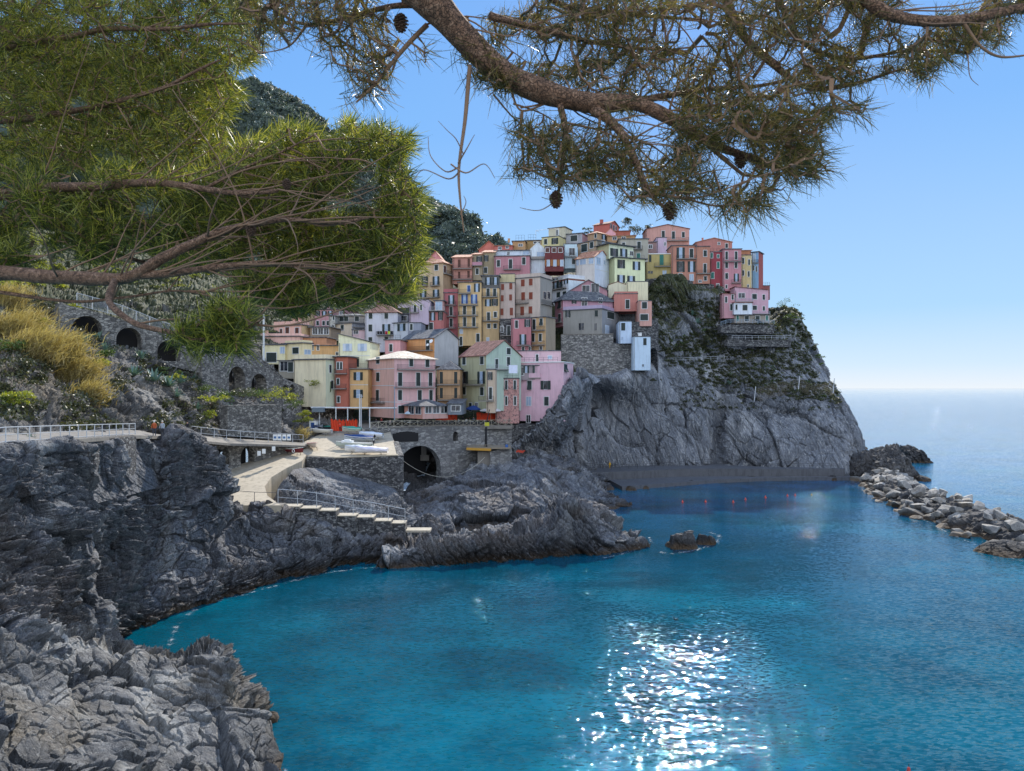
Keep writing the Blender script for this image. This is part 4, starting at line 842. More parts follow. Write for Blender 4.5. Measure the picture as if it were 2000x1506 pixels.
h = House(fD,180,395,815,808,1180,207,26,'#bdc4cf','white house with a big blank wall and rust-red roof band','flat',over=.15,rc='w',parapet=.9,colb='#bccbe4'); h.win('a','o',880,128,60,[232,290]).win('a','o',845,80,55,[365]).bal('a',965,180,372).win('a','g',1022,72,45,[268]).win('a','g',1013,72,45,[345]); h.band('a',828,hh=.35,mat=SH['r'],name='painted_band').band('b',828,hh=.35,mat=SH['r'],name='painted_band')
h = House(fD,415,890,None,965,1150,204,4,'#a97480','pink gabled house with two large white-framed attic windows','ga',3.0,'s',over=.4); h.win('a','d',940,78,92,[618]).win('a','d',935,112,94,[735])
h = House(fD,222,325,968,1085,1420,197,46,'#b0707c','wide dusky pink house under a spreading slate roof','hip',3.0,'s',over=.7,colb='#b58298'); h.win('a','s',1148,100,34,[282]).win('a','g',1320,112,32,[282]).bal('a',1395,200,322).win('b','o',1098,64,60,[465]).win('b','d',1115,110,66,[598]).win('b','d',1095,60,42,[805])
h = House(fD,980,1282,None,1010,1230,200,4,'#b56a5c','terracotta-pink house with an open roof terrace and iron stair','flat',over=.1,parapet=.5); h.win('a','g',1140,114,50,[1150]); 
h = House(fD,905,1140,None,895,1060,207,4,'#c4bc9a','low cream house with a dark awning on its terrace','ga',.9,'m',over=.1); 
h = House(fD,1140,1412,None,855,1130,206,4,'#cfc69a','tall blank cream wall with stains beside the rock','flat',over=.05)
h = House(fD,1285,1460,None,1102,1420,196,4,'#c08878','narrow salmon tower house with two green windows','flat',over=.1); h.win('a','g',1155,84,64,[1367]).win('a','g',1308,80,100,[1363])
h = House(fF,410,930,1150,436,800,191.5,24,'#87857f','rounded grey unpainted house standing on the pale stone wall','flat',rc='f',over=.25,colb='#82858a',peel=0,pipe=False); h.win('a','o',497,98,66,[475]).win('a','g',495,85,42,[855],0).win('a','d',670,95,68,[655],0).win('a','d',675,95,30,[845],0).win('b','g',515,80,92,[1043]).win('b','w',710,120,58,[995],0)
m_ = MB(); 
for face, L in (('a', h.La), ('b', h.Lb)): h.fbox(m_, face, 0, L, h.zt+.23, h.zt+1.15, -.1, 0.05)
m_.build('terrace_screen', simple('frosted_panel', '#a99ab4', .4), h.t)
h = House(fF,1155,1325,None,603,895,190,3,'#a8c0dc','slim pale blue-white house block with one dark window','flat',over=.1,rc='f'); h.win('a','g',672,104,54,[1213],0).win('a','n',830,42,34,[1195],0).terr(1155,1325,600)
h = House(fF,1345,1578,None,808,1255,187.5,3,'#a9c4e6','tall tapering white tower standing on the cliff edge','flat',over=.08,rc='f',taper=.0); h.win('a','g',872,94,44,[1503],0).win('a','d',1190,32,24,[1477],0).chim(2.2,.4,1.0,.9,M['white'])
# ---- tall middle row
h = House(fC,385,545,None,825,1340,192,4,'#a6545a','tall narrow crimson-pink house with four balconies','flat',over=.15,parapet=.9); h.win('a','o',900,96,68,[472]).win('a','g',1030,96,34,[470]).win('a','g',1160,94,34,[470]).bal('a',962,395,525).bal('a',1088,395,525).bal('a',1222,395,525)
h = House(fC,548,810,None,705,1420,190.5,4,'#c39f5f','tall yellow house with bright blue open shutters','flat',over=.3); h.win('a','o',765,92,66,[762]).win('a','b',775,72,34,[670]).win('a','ob',893,100,70,[622,730]).win('a','g',1020,95,34,[622,727]).win('a','g',1150,104,34,[624,727]).win('a','n',1258,46,30,[585]).win('a','g',1330,92,36,[773]).win('a','g',1370,100,28,[582]).bal('a',830,552,690).bal('a',962,560,775).bal('a',1080,555,775).bal('a',1213,555,775)
h = House(fC,815,1012,None,770,1420,191.5,4,'#bf9d63','tall sand-yellow house with a dark glazed veranda on top','flat',over=.1); h.win('a','s',820,92,34,[888,963]).win('a','o',935,76,72,[888]).win('a','o',930,76,70,[965]).win('a','g',1090,96,34,[893]).win('a','g',1068,62,34,[970]).win('a','g',1198,52,36,[897,967]).win('a','n',1352,44,26,[885]).bal('a',868,825,1000).bal('a',1140,832,1005)
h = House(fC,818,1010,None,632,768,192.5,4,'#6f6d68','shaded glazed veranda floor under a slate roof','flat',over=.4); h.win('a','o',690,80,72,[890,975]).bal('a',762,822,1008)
h = House(fC,1015,1190,None,612,720,195,4,'#b7a775','low yellow-green parapet house behind the beige terraces','flat',over=.05)
h = House(fC,1016,1188,None,712,1160,193,4,'#b19c90','beige-pink house with six rust shutters','flat',over=.12,trim=0); h.win('a','r',757,68,34,[1052]).win('a','r',748,70,34,[1145]).win('a','r',885,70,32,[1048]).win('a','r',876,70,32,[1143]).win('a','r',1038,76,34,[1045]).win('a','r',1035,88,36,[1152])
h = House(fC,1190,1478,1612,645,1160,192,26,'#b6a394','tall beige house with rust-red shutters and a roof terrace','flat',over=.2,parapet=.95,trim=0,colb='#8f8a82'); h.win('a','r',712,80,42,[1282]).win('a','r',702,78,40,[1372]).win('a','r',862,92,42,[1285]).win('a','r',857,82,42,[1372]).win('a','r',1028,100,42,[1275]).win('a','r',1018,84,42,[1368]).bal('a',945,1200,1350).bal('a',1110,1072,1370).win('b','d',850,74,34,[1530]).win('b','d',850,74,30,[1575]).bal('b',940,1485,1605,.6)
h = House(fC,1020,1152,None,1125,1420,187.5,4,'#6e6d6e','rough grey stone house squeezed below the beige one','flat',over=.2); h.wall.data.materials[0] = M['stonedk']; h.win('a','d',1235,66,32,[1045]).win('a','g',1250,106,34,[1120]).bal('a',1305,1022,1150,.6)
h = House(fC,1150,1374,None,1115,1560,185,4,'#b26870','raspberry-pink house with a green shuttered row','flat',over=.1); h.win('a','g',1178,86,32,[1210]).win('a','o',1165,82,68,[1333]).win('a','o',1350,112,78,[1282]).win('a','g',1470,72,28,[1285,1365]).bal('a',1415,1215,1372)
h = House(fC,1375,1540,1650,1098,1560,184.5,30,'#b99257','yellow-tan corner house with slate roof and plastic chairs on its balcony','flat',over=.3,rc='s',colb='#8f8069'); h.win('a','g',1180,116,32,[1410]).win('a','s',1150,76,34,[1490]).win('a','g',1330,92,34,[1397]).win('a','g',1328,84,32,[1480]).win('a','d',1448,40,30,[1487]).bal('a',1250,1378,1532).bal('a',1415,1378,1532)
h = House(fC,0,215,None,905,1180,186,4,'#b09cb0','lilac house with an iron balcony left of the crimson tower','flat',over=.1); h.win('a','g',1000,84,30,[62]).win('a','g',988,60,20,[130]).bal('a',1045,0,105)
h = House(fC,-20,130,None,1165,1290,181,4,'#7f8596','small blue-grey house under the lilac one','flat',over=.1); h.win('a','g',1210,70,30,[20])
h = House(fC,215,384,None,1040,1280,186.5,4,'#b05e5a','salmon-red house with white-posted terrace left of the crimson tower','flat',over=.15); h.win('a','o',1090,86,56,[262]).win('a','o',1086,86,54,[350]).win('a','g',1205,90,50,[205+35]).bal('a',1025,218,395,.8,1.0,None,M['rail'])
h = House(fC,280,386,None,915,1040,189,4,'#9e6b66','set-back upper room with white doors above the salmon-red house','flat',over=.3); h.win('a','n',970,90,70,[330])
# ---- front row around the square
h = House(fB,315,578,None,478,960,158.5,3,'#b58a58','tan-orange house with two long iron balconies beside the green one','hip',1.9,'s',over=.3,trim=0); h.win('a','g',575,136,36,[365,530]).win('a','g',750,120,34,[365,530]).bal('a',652,318,580,.9).bal('a',828,325,575,.9)
h = House(fB,578,880,1280,315,960,157,24,'#9b9a72','sage-green gabled house with a long dark red tiled roof','gb',3.4,'m',over=.3,colb='#9db3a0'); h.win('a','g',382,88,38,[627]).win('a','g',378,90,40,[832]).win('a','o',573,136,84,[630,825]).win('a','g',727,86,38,[627]).win('a','g',732,92,40,[832]).win('a','n',905,100,36,[625]).win('a','g',910,92,30,[700]).win('a','d',892,60,28,[770]).bal('a',655,582,862,.9).win('b','g',270,72,44,[1137]).win('b','g',390,104,36,[1135]).win('b','g',415,110,32,[1000]).bal('b',475,890,1130,.8,1.0,None,M['rail'])
h = House(fB,882,985,None,485,980,154.5,3,'#b79f84','slim beige house with white window bars between green and coral','flat',over=.15); h.win('a','o',555,88,62,[922]).win('a','g',755,136,34,[930]).bal('a',838,795,968,.8)
h = House(fB,1195,1740,None,270,460,172,3,'#c39aa2','set-back pale pink top house with a round-pillared terrace','flat',over=.15); h.win('a','g',348,80,26,[1465]).win('a','n',340,34,40,[1612]).terr(1200,1480,390)
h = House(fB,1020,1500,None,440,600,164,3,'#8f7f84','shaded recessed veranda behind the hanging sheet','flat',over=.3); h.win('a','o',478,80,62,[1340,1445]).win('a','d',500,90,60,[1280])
h = House(fB,985,1253,None,588,1100,160,3,'#bb8078','coral-pink house with six slanting green shutters and peeling plaster','flat',over=.1,rc='f',peel=1); h.win('a','s',655,98,26,[1018,1111,1210]).win('a','s',835,100,24,[1018]).win('a','g',840,100,24,[1111,1212]).terr(990,1250,580,rh=1.1)
h = House(fB,1253,1768,1880,400,1078,162,20,'#cb9eae','big pale pink house at the foot of the headland cliff','flat',over=.2,rc='w',colb='#cfa6b2'); h.win('a','s',660,98,48,[1378]).win('a','o',660,98,114,[1563]).win('a','n',845,100,52,[1368]).win('a','g',845,100,50,[1572]).win('b','s',462,84,36,[1790]).win('a','d',1048,84,44,[1365]); h.terr(1260,1700,395,rh=1.0)
h.bal('a',575,1253,1505,.4,1.0,h.mat)
# restaurant pavilions on the square
h = House(fB,-60,150,440,900,1050,147,30,'#bd7d66','low restaurant pavilion with a slate roof and dark window band','hip',1.3,'s',over=.5,cat='pavilion',name='restaurant_pavilion',pipe=False,group='restaurant pavilions',colb='#b98a80'); h.win('a','d',945,86,60,[20,100]).win('b','d',940,82,70,[215,305,395])
h = House(fB,440,600,None,880,1000,150,3,'#6c7580','small grey glazed bar under a slate canopy','sb',.9,'s',over=.3,cat='pavilion',name='restaurant_pavilion',pipe=False,group='restaurant pavilions'); h.win('a','d',925,60,100,[530])
# ---- right end of the skyline (zoom E)
h = House(fE,10,500,None,100,330,241,2,'#bd8576','broad salmon-pink house under a low dark gable at the right of the crest','ga',1.5,'m',over=.3); h.win('a','g',165,62,32,[432]).win('a','g',170,84,34,[320]).win('a','g',160,76,34,[205]).bal('a',235,230,490)
h = House(fE,130,245,None,200,400,233,2,'#b89db4','small lilac house below the broad salmon one','flat',over=.1); h.win('a','d',270,40,20,[225])
h = House(fE,-10,130,None,250,400,231,2,'#8b6a66','dim brown house fragment beside the lilac one','sb',1.4,'s'); h.win('a','d',300,40,40,[60])
h = House(fE,12,297,None,385,680,222,2,'#a89447','mustard-yellow house with teal shutters and pale awning roof','flat',over=.15,rc='w',trim=0); h.win('a','G',450,118,46,[186]).win('a','g',435,80,28,[57]).win('a','d',590,30,54,[60]).win('a','n',605,70,46,[219]).bal('a',525,105,280)
h = House(fE,300,572,None,290,720,220.5,2,'#b5735a','orange-pink house with tall open shutters and slab eaves','flat',over=.3,rc='s'); h.win('a','o',372,120,92,[402]).win('a','g',375,100,42,[524]).win('a','o',527,118,90,[401,528]).win('a','g',630,52,42,[398]).win('a','n',648,70,40,[525]).bal('a',440,350,575)
h = House(fE,573,733,None,300,720,220,2,'#ad6e52','burnt-orange house with striped awning right of the orange-pink one','flat',over=.2,rc='s'); h.win('a','g',377,70,38,[679]).win('a','g',545,104,34,[677]).win('a','g',660,50,32,[682]).win('a','d',692,24,34,[622]).bal('a',605,578,742)
h = House(fE,575,985,None,250,460,233,2,'#b06a5e','terracotta-pink back house with a chimney and stepped roof','ga',1.4,'t',over=.25); h.win('a','d',265,26,26,[835]).win('a','g',290,50,28,[922]).chim(9,1,1.0,.5,z=h.zt+.6)
h = House(fE,735,878,None,362,780,222,2,'#96333f','crimson house with white-framed teal windows','flat',over=.12); h.win('a','G',400,56,30,[751]).win('a','G',408,38,22,[826]).win('a','G',510,72,28,[827]).win('a','G',626,70,36,[761]).win('a','d',735,30,30,[822]).terr(740,850,360)
h = House(fE,880,1088,None,330,800,221,2,'#b77480','rose-pink four-storey house with white window frames','flat',over=.3,rc='s'); h.win('a','g',400,90,28,[922,1030]).win('a','g',510,64,32,[922,1028]).win('a','g',632,66,32,[922]).win('a','o',650,86,56,[1032]).win('a','g',752,36,22,[920]).bal('a',468,882,1088).bal('a',712,975,1080)
h = House(fE,1089,1204,None,398,790,223,2,'#bda565','pale yellow sliver house between pink and blue','flat',over=.15); h.win('a','g',460,66,22,[1110]).win('a','g',476,64,20,[1176]).win('a','g',598,62,20,[1110]).win('a','g',610,62,20,[1172]).win('a','g',745,30,16,[1165])
h = House(fE,1085,1200,None,345,420,229,2,'#b06a3c','orange top storey with a terracotta lean-to roof','sb',.8,'t')
h = House(fE,1205,1284,1335,360,790,224,26,'#6c9cc4','light blue house with an orange slab roof at the village edge','flat',over=.35,colb='#a9493f'); h.win('a','n',430,90,34,[1228]).win('a','g',540,62,14,[1225]).win('a','g',553,62,14,[1262]).bal('a',490,1208,1282,.5)
h = House(fE,1330,1412,None,745,900,228,2,'#8a4a48','dark red outbuilding with a railed terrace behind the lone pink house','flat',over=.1); h.terr(1335,1410,745)
# lone house on the cliff
h = House(fE,875,1016,1214,835,1100,213,50,'#bf8a93','x','flat') if False else h
h = House(fE,1015,1395,None,792,1078,216,2,'#bd8e9e','lone pink two-storey cliff house with a pale centre bay','sa',1.0,'m',over=.3); h.win('a','d',853,54,72,[1092]).win('a','g',865,58,52,[1237]).win('a','g',872,58,26,[1342]).win('a','g',992,48,48,[1240]).win('a','g',1000,50,24,[1343]).bal('a',925,1012,1212,1.0,1.0,None,M['railbl']).bal('a',1062,1215,1405,1.0,.7,None,M['railbl']); LP = h
h = House(fE,875,1014,None,840,1110,216.2,2,'#b97f88','lower pink wing of the lone cliff house with an outside stair','sa',-0.0 if False else .2,'m',over=.25); h.win('a','g',872,56,22,[990]).win('a','g',900,66,24,[916]).win('a','g',985,72,26,[975])
h = House(fE,1005,1212,None,936,1066,214.5,2,'#bfc8d4','white projecting bay of the lone pink cliff house','flat',over=.3,rc='m'); h.win('a','g',990,62,54,[1130]).win('a','g',985,60,22,[1033])
h = House(fE,1012,1412,None,1078,1165,215.6,2,'#8e8476','arcaded stone basement of the lone pink cliff house','flat',over=.1,rc='f'); h.win('a','G',1110,60,24,[1047,1378]).win('a','g',1115,60,46,[1150,1273])
# ================= props =================
TILE = {}
def colm(h, r=.5, m=0): 
    k = (h, r, m)
    if k not in TILE: TILE[k] = simple('paint', h, r, m, .12, 2)
    return TILE[k]
HALL = {}
def ground(x, y, D=None): return P(x, y, D) if D else onramp(x, y)
# ---- boats ----
def boat(name, label, x, y, L, head, hull, inside='#d8d6cf', cover=None, motor=False, B=None, seats=2, lift=.45, stripe=None, deck=False):
    o = onramp(x, y); t = thing(name, label, 'boat', o, 'boats drawn up on the ramp'); B = B or L*.36; n = 11; a = math.radians(head)
    ca, sa = math.cos(a), math.sin(a); W = lambda p: np.array((o[0]+p[0]*ca-p[1]*sa, o[1]+p[0]*sa+p[1]*ca, o[2]+p[2]+lift))
    def sec(u, k=1.0, inn=0):   # u 0 stern .. 1 bow
        w = B/2*(1-max(0, (u-.35)/.65)**2.2)*(.82+.18*min(1, u/.35)); h = .62+.32*u**2.5; x_ = (u-.5)*L+(.12 if u == 1 else 0)
        pts = [(x_, -w*k, h), (x_, -w*.86*k, h*.45), (x_, -w*.4*k, .06+.5*max(0, u-.8)), (x_, 0, .0+.7*max(0, u-.82)), (x_, w*.4*k, .06+.5*max(0, u-.8)), (x_, w*.86*k, h*.45), (x_, w*k, h)]
        if inn: pts = [(p[0], p[1]*.9, max(p[2]-.02, .16+inn)) for p in pts]
        return pts
    def skin(inn):
        m = MB(); S_ = [sec(i/(n-1), 1, inn) for i in range(n)]; v = [W(p) for s in S_ for p in s]; f = [(i*7+k, (i+1)*7+k, (i+1)*7+k+1, i*7+k+1) for i in range(n-1) for k in range(6)]
        m.add(v, f+[(6, 5, 4, 3, 2, 1, 0)]); return m
    skin(0).build('hull', colm(hull), t, True); skin(.04).build('hull_lining', colm(inside), t, True)
    g = MB(); 
    for sgn in (0, 6): g.tube([W(np.array(sec(i/(n-1))[sgn])+np.array((0, 0, .02))) for i in range(n)], .045, 5)
    g.tube([W(sec(0)[0]), W(sec(0)[6])], .045, 5); g.build('gunwale', colm(stripe or '#e8e4da'), t)
    if cover is None and not deck:
        for k in range(seats):
            u = .22+.3*k; s = sec(u); m = MB(); p0, p1 = np.array(s[0]), np.array(s[6]); m.box(W((p0[0]-.12, p0[1]*.9, .42)), W((p0[0]+.12, 0, 0))-W((p0[0]-.12, 0, 0)), W((0, p1[1]*.9, 0))-W((0, p0[1]*.9, 0)), (0, 0, .05)); m.build('thwart', M['woodd'], t)
    if deck:
        m = MB(); m.box(W((L*.05, -B*.28, .66)), W((L*.3, 0, 0))-W((0, 0, 0)), W((0, B*.56, 0))-W((0, 0, 0)), (0, 0, .42)); m.box(W((L*.12, -B*.2, 1.083)), W((L*.16, 0, 0))-W((0, 0, 0)), W((0, B*.4, 0))-W((0, 0, 0)), (0, 0, .2)); m.build('cabin_top', colm('#dfe3e6'), t)
    if cover:
        m = MB(); ny = 7; V = []
        for i in range(n):
            u = i/(n-1); s = sec(u); w = s[6][1]
            for k in range(ny):
                q = -1+2*k/(ny-1); V.append(W((s[0][0], q*w*1.06, s[0][2]+.06+.42*(1-q*q)*(1-abs(u-.5)*1.4)+.07*math.sin(i*2.3+k*1.7)-(.22 if abs(q) == 1 else 0))))
        m.add(V, [(i*ny+k, (i+1)*ny+k, (i+1)*ny+k+1, i*ny+k+1) for i in range(n-1) for k in range(ny-1)]); m.build('tarpaulin', colm(cover, .7), t, True)
    if motor:
        m = MB(); c = W((-L/2-.12, 0, .6)); m.lathe([(.08, 0), (.17, .08), (.19, .32), (.12, .5), (.03, .54)], tuple(c), 10); m.tube([c, c+np.array((0, 0, -.75))], [.06, .04], 6); m.build('outboard_motor', M['blkmetal'], t)
    m = MB()
    for u in (-.28, .25):
        for sg in (-1, 1): m.tube([W((L*u, sg*B*.28, .12)), W((L*u, sg*B*.34, -lift-.05))], .05, 5)
        m.tube([W((L*u, -B*.3, .06)), W((L*u, B*.3, .06))], .05, 5)
    m.build('cradle', M['woodd'], t); return t, W
boat('rowing_boat', 'white wooden boat in front of the green one at the top of the ramp', 626, 850, 4.6, 172, '#e3e0d6', '#c9cfcf', stripe='#e8e4da')
boat('rowing_boat', 'dark hulled boat with a green gunwale behind the white wooden boat', 632, 843, 5.2, 174, '#39454a', '#2f8a78', stripe='#2c9a86')
boat('rowing_boat', 'cream boat with a pink gunwale pointing down the ramp', 611, 878, 4.4, -62, '#d9c9b8', '#8d8880', stripe='#d6a3a0')
t, W = boat('rowing_boat', 'dark red hulled boat with a white life ring on its side', 576, 889, 3.6, -28, '#6e1f26', '#c8d2cc', stripe='#d8dcd4')
m = MB(); ring = [W((.35+.26*math.cos(k*math.pi/8), -.72, .35+.26*math.sin(k*math.pi/8))) for k in range(17)]; m.tube(ring, .065, 6); tag(m.build('life_ring', M['white']), 'white life ring hanging on the dark red boat', 'life ring')
boat('covered_boat', 'small boat under a crumpled sea-green tarpaulin by the curved wall', 688, 848, 4.0, 170, '#cfd0c4', cover='#3f9a86')
boat('covered_boat', 'boat under a dark blue tarpaulin at the back of the quay row', 702, 865, 5.6, 176, '#b9c3cc', cover='#22447e', motor=True)
boat('covered_boat', 'white motorboat behind the blue tarpaulin with its cover pulled back', 725, 859, 4.6, 176, '#dfe2e4', cover='#d3d9e2')
boat('motor_boat', 'long pale grey-green motorboat with a low white cabin and outboard', 693, 877, 6.6, 178, '#b7c4bd', deck=True, motor=True, B=2.0)
boat('covered_boat', 'white boat with a striped pale cover near the quay edge', 700, 886.5, 4.6, 179, '#e6e6e6', cover='#c6cdd6')
boat('covered_boat', 'white boat under a lilac-white sheet right on the quay edge', 726, 889.5, 5.6, 181, '#e9e7ea', cover='#d5cfdd')
# ---- orange netting on the square and at the ramp ----
def netting(label, pts, h, posts=5, w=.25):
    t = thing('safety_netting', label, 'netting', P(*pts[0])); W_ = [P(*p) for p in pts]; m = MB(); n = 26
    def at_(s): s *= len(W_)-1; i = min(int(s), len(W_)-2); return W_[i]+(W_[i+1]-W_[i])*(s-i)
    V = []
    for i in range(n+1):
        for k in range(5):
            p = at_(i/n); V.append(p+np.array((.0, w*math.sin(i*1.3+k)*.6, h*(k/4)*(1+.08*math.sin(i*.9)))))
    m.add(V, [(i*5+k, i*5+5+k, i*5+6+k, i*5+k+1) for i in range(n) for k in range(4)]); m.build('net_panel', M['orange'], t, True)
    for i in range(posts): p = at_(i/(posts-1)); m = MB(); m.tube([p+np.array((0, .1, 0)), p+np.array((0, .1, h+.15))], .05, 5); m.build('post', M['umber'], t)
netting('bright orange sheet of netting sunlit at the head of the ramp', [(646,841,143),(674,843,144)], 2.2)
netting('dull red-orange netting in shade beside the bright one', [(675,841,146),(698,840,147)], 2.1, 4)
netting('orange netting on the square around the dining tables', [(851,821,156),(893,821,158)], 2.0)
netting('long orange netting on the square under the white parasol', [(931,821,160),(998,822,163)], 1.7, 8)
# ---- parasols ----
def parasol(label, x, y, D, r, c, hh=2.5):
    p = P(x, y, D); t = thing('parasol', label, 'parasol', p); m = MB(); m.tube([p, p+np.array((0, 0, hh+.5))], .045, 6); m.build('pole', M['woodd'], t)
    m = MB(); n = 8; V = [p+np.array((0, 0, hh+.75))]
    for k in range(n): a = 2*math.pi*(k+.5)/n; V.append(p+np.array((r*math.cos(a), r*math.sin(a), hh)))
    for k in range(n): a = 2*math.pi*(k+.5)/n; V.append(p+np.array((r*math.cos(a), r*math.sin(a), hh-.25)))
    m.add(V, [(0, 1+k, 1+(k+1) % n) for k in range(n)]+[(1+k, 1+n+k, 1+n+(k+1) % n, 1+(k+1) % n) for k in range(n)]); m.build('canopy', colm(c, .8), t)
parasol('large white parasol on the square in front of the coral house', 958, 823, 158, 2.4, '#d4d2d4')
parasol('blue parasol left of the large white one', 925, 820, 160, 2.3, '#2c4c93'); parasol('second blue parasol overlapping the first on the square', 936, 817, 163, 2.0, '#27437f')
parasol('small pale blue-white parasol near the wooden fence', 802, 822, 152, 1.3, '#c7dce8', 1.7)
# ---- posts and poles ----
def pole(name, label, x, y, D, h, r, mat, arm=0, cat='pole'):
    p = P(x, y, D); t = thing(name, label, cat, p); m = MB(); m.tube([p, p+np.array((0, 0, h))], [r, r*.7], 8); m.build('shaft', mat, t)
    if arm: m = MB(); m.tube([p+np.array((-arm, 0, h*.97)), p+np.array((arm, 0, h*.97))], .05, 5); m.build('crossbar', mat, t)
    return t
pole('utility_pole', 'tall pale concrete pole rising beside the yellow garage house', 515, 710, 158, 10.8, .26, M['trim'])
pole('utility_pole', 'tall thin white post standing before the orange netting', 702.5, 833, 141, 6.4, .14, M['trim'], .5)
pole('utility_pole', 'second thin post with a red sleeve next to the first', 705.5, 835, 140, 6.3, .11, M['rail'], .4)
pole('street_lamp', 'slim dark lamp post rising above the corner of the pink house', 770.5, 820, 150, 7.0, .12, M['railbl'], .3, 'street lamp')
t = thing('boat_hoist', 'long horizontal beam on slender posts across the top of the ramp', 'hoist', P(607, 838, 145))
m = MB(); m.tube([P(607,796,146), P(775,797,152)], .16, 6); m.build('beam', M['trim'], t)
for x in (624, 656, 679, 722): m = MB(); m.tube([P(x, 836, 147), P(x, 797, 147)], .12, 5); m.build('post', M['trim'], t)
m = MB(); a = P(609, 805, 146); m.box(a, (2.4, 0, 0), (0, 1.2, 0), (0, 0, .95)); m.build('grey_panel', simple('grey_board', '#6e7b85'), t)
t = thing('workshop_hut', 'small whitewashed hut with motorbikes parked in front by the viaduct', 'hut', P(604, 843, 143)); m = MB(); m.box(P(604, 842, 143), (1.4, 0, 0), (0, 1.6, 0), (0, 0, 2.1)); m.build('wall', M['white'], t); m = MB(); m.box(P(603.5, 821.6, 142.9), (1.7, 0, 0), (0, 2, 0), (0, 0, .12)); m.build('roof', M['conc'], t); m = MB(); m.box(P(607, 842, 142.97), (.7, 0, 0), (0, .02, 0), (0, 0, 1.7)); m.build('door', SH['b'], t)
def scooter(x, y, D, c, label):
    p = P(x, y, D); t = thing('scooter', label, 'scooter', p, 'scooters parked by the hut')
    for s in (-.55, .55):
        m = MB(); m.tube([p+np.array((s+.25*math.cos(a), 0, .27+.25*math.sin(a))) for a in np.linspace(0, 6.283, 11)], .06, 5); m.build('wheel', M['blkmetal'], t)
    m = MB(); m.box(p+np.array((-.6, -.16, .4)), (.75, 0, 0), (0, .32, 0), (0, 0, .35)); m.box(p+np.array((.28, -.2, .3)), (.1, 0, 0), (0, .4, 0), (0, 0, .65)); m.build('body', colm(c), t)
    m = MB(); m.box(p+np.array((-.62, -.15, .752)), (.7, 0, 0), (0, .3, 0), (0, 0, .1)); m.build('seat', M['blkmetal'], t); m = MB(); m.tube([p+np.array((.35, -.3, 1.05)), p+np.array((.35, .3, 1.05))], .03, 5); m.build('handlebar', M['blkmetal'], t)
scooter(618, 838.5, 143, '#2c3f66', 'dark blue scooter parked nearest the hut'); scooter(626, 838, 144, '#9aa0a8', 'grey scooter beside the dark blue one'); scooter(634, 838, 145, '#22252b', 'black scooter beside the grey one')
# ---- notices on the rail and the wall ----
for i, x in enumerate((537.5, 546, 555.5, 564.5)):
    p = P(x, 860, 118+i*1.3); m = MB(); m.box(p+np.array((-.33, -.1, 0)), (.66, 0, 0), (0, .04, 0), (0, 0, 1.0)); b = m.build('notice_board', M['white'])
    tag(b, 'white notice board with a blue symbol, %s of four on the rail beside the ramp' % ('leftmost', 'second', 'third', 'rightmost')[i], 'sign', 'notice boards on the rail')
    m = MB(); m.box(p+np.array((-.2, -.12, .3)), (.4, 0, 0), (0, .018, 0), (0, 0, .35)); m.build('symbol', colm('#3b6aa0'), b)
for x, y, lb in ((502.5, 890, 'lower small white notice on the arcade wall'), (512, 886, 'middle small white notice on the arcade wall'), (531, 881, 'upper tall white notice on the arcade wall')):
    D = 106+(x-392)/170*14-.2; p = P(x, y, D); m = MB(); m.box(p, (.55, 0, 0), (0, .04, 0), (0, 0, .75)); tag(m.build('notice', M['white']), lb, 'sign', 'notices on the arcade wall')
# ---- crane, jib deck and clutter right of the arch ----
t = thing('work_platform', 'timber work platform with yellow edge beams on a concrete pier', 'platform', P(950, 925, 152))
m = MB(); m.box(P(933,930,151), P(959,930,151)-P(933,930,151), (0, 4, 0), (0, 0, 5.2)); m.build('pier', M['conc'], t)
m = MB(); m.box(P(911,877,150), P(998,877,150)-P(911,877,150), (0, 6, 0), (0, 0, .35)); m.build('deck', M['woodd'], t)
m = MB(); m.box(P(911,879,149.7), P(959,881,149.7)-P(911,879,149.7), (0, .2, 0), (0, 0, .5)); m.build('edge_beam', colm('#b98a2e'), t)
m = MB(); m.box(P(957,916,150.5), P(1000,905,152)-P(957,916,150.5), (0, 5, 0), (0, 0, 3.6)); m.build('abutment', M['render'], t)
for x in (912, 924, 936, 948, 959): m = MB(); m.tube([P(x, 876, 150), P(x, 868, 150)], .06, 4); m.build('post', M['woodd'], t)
m = MB(); m.tube([P(912, 869, 150), P(959, 869, 150)], .05, 4); m.build('handrail', M['woodd'], t)
t = thing('small_crane', 'slim dark harbour crane with a lime yellow motor housing', 'crane', P(950, 876, 151)); m = MB(); m.tube([P(949, 877, 151), P(949.5, 834, 151)], [.3, .22], 8); m.build('mast', M['blkmetal'], t)
m = MB(); m.box(P(946.7, 832, 150.8), (.95, 0, 0), (0, .7, 0), (0, 0, .72)); m.build('motor_housing', colm('#b9b62a'), t); m = MB(); m.tube([P(949, 832, 151), P(956, 800, 153)], .09, 5); m.build('jib', M['blkmetal'], t)
def barrel(x, y, D, c, lb): m = MB(); m.lathe([(.26, 0), (.3, .08), (.3, .45), (.28, .5), (.3, .55), (.3, .85), (.26, .92)], tuple(P(x, y, D)), 12); tag(m.build('barrel', colm(c), None, True), lb, 'barrel')
barrel(989.5, 877, 150.5, '#2d62a8', 'blue plastic barrel on the work platform')
m = MB(); c_ = P(1008, 884, 152)
for k in range(5): m.box(c_+np.array((.35*k, .1*k, .12*math.sin(k*2))), (.5, 0, .1*(-1)**k), (0, .5, 0), (0, 0, .35+.15*math.sin(k)))
tag(m.build('fishing_gear', colm('#b8402a', .8)), 'heap of red fishing gear at the end of the platform', 'fishing gear')
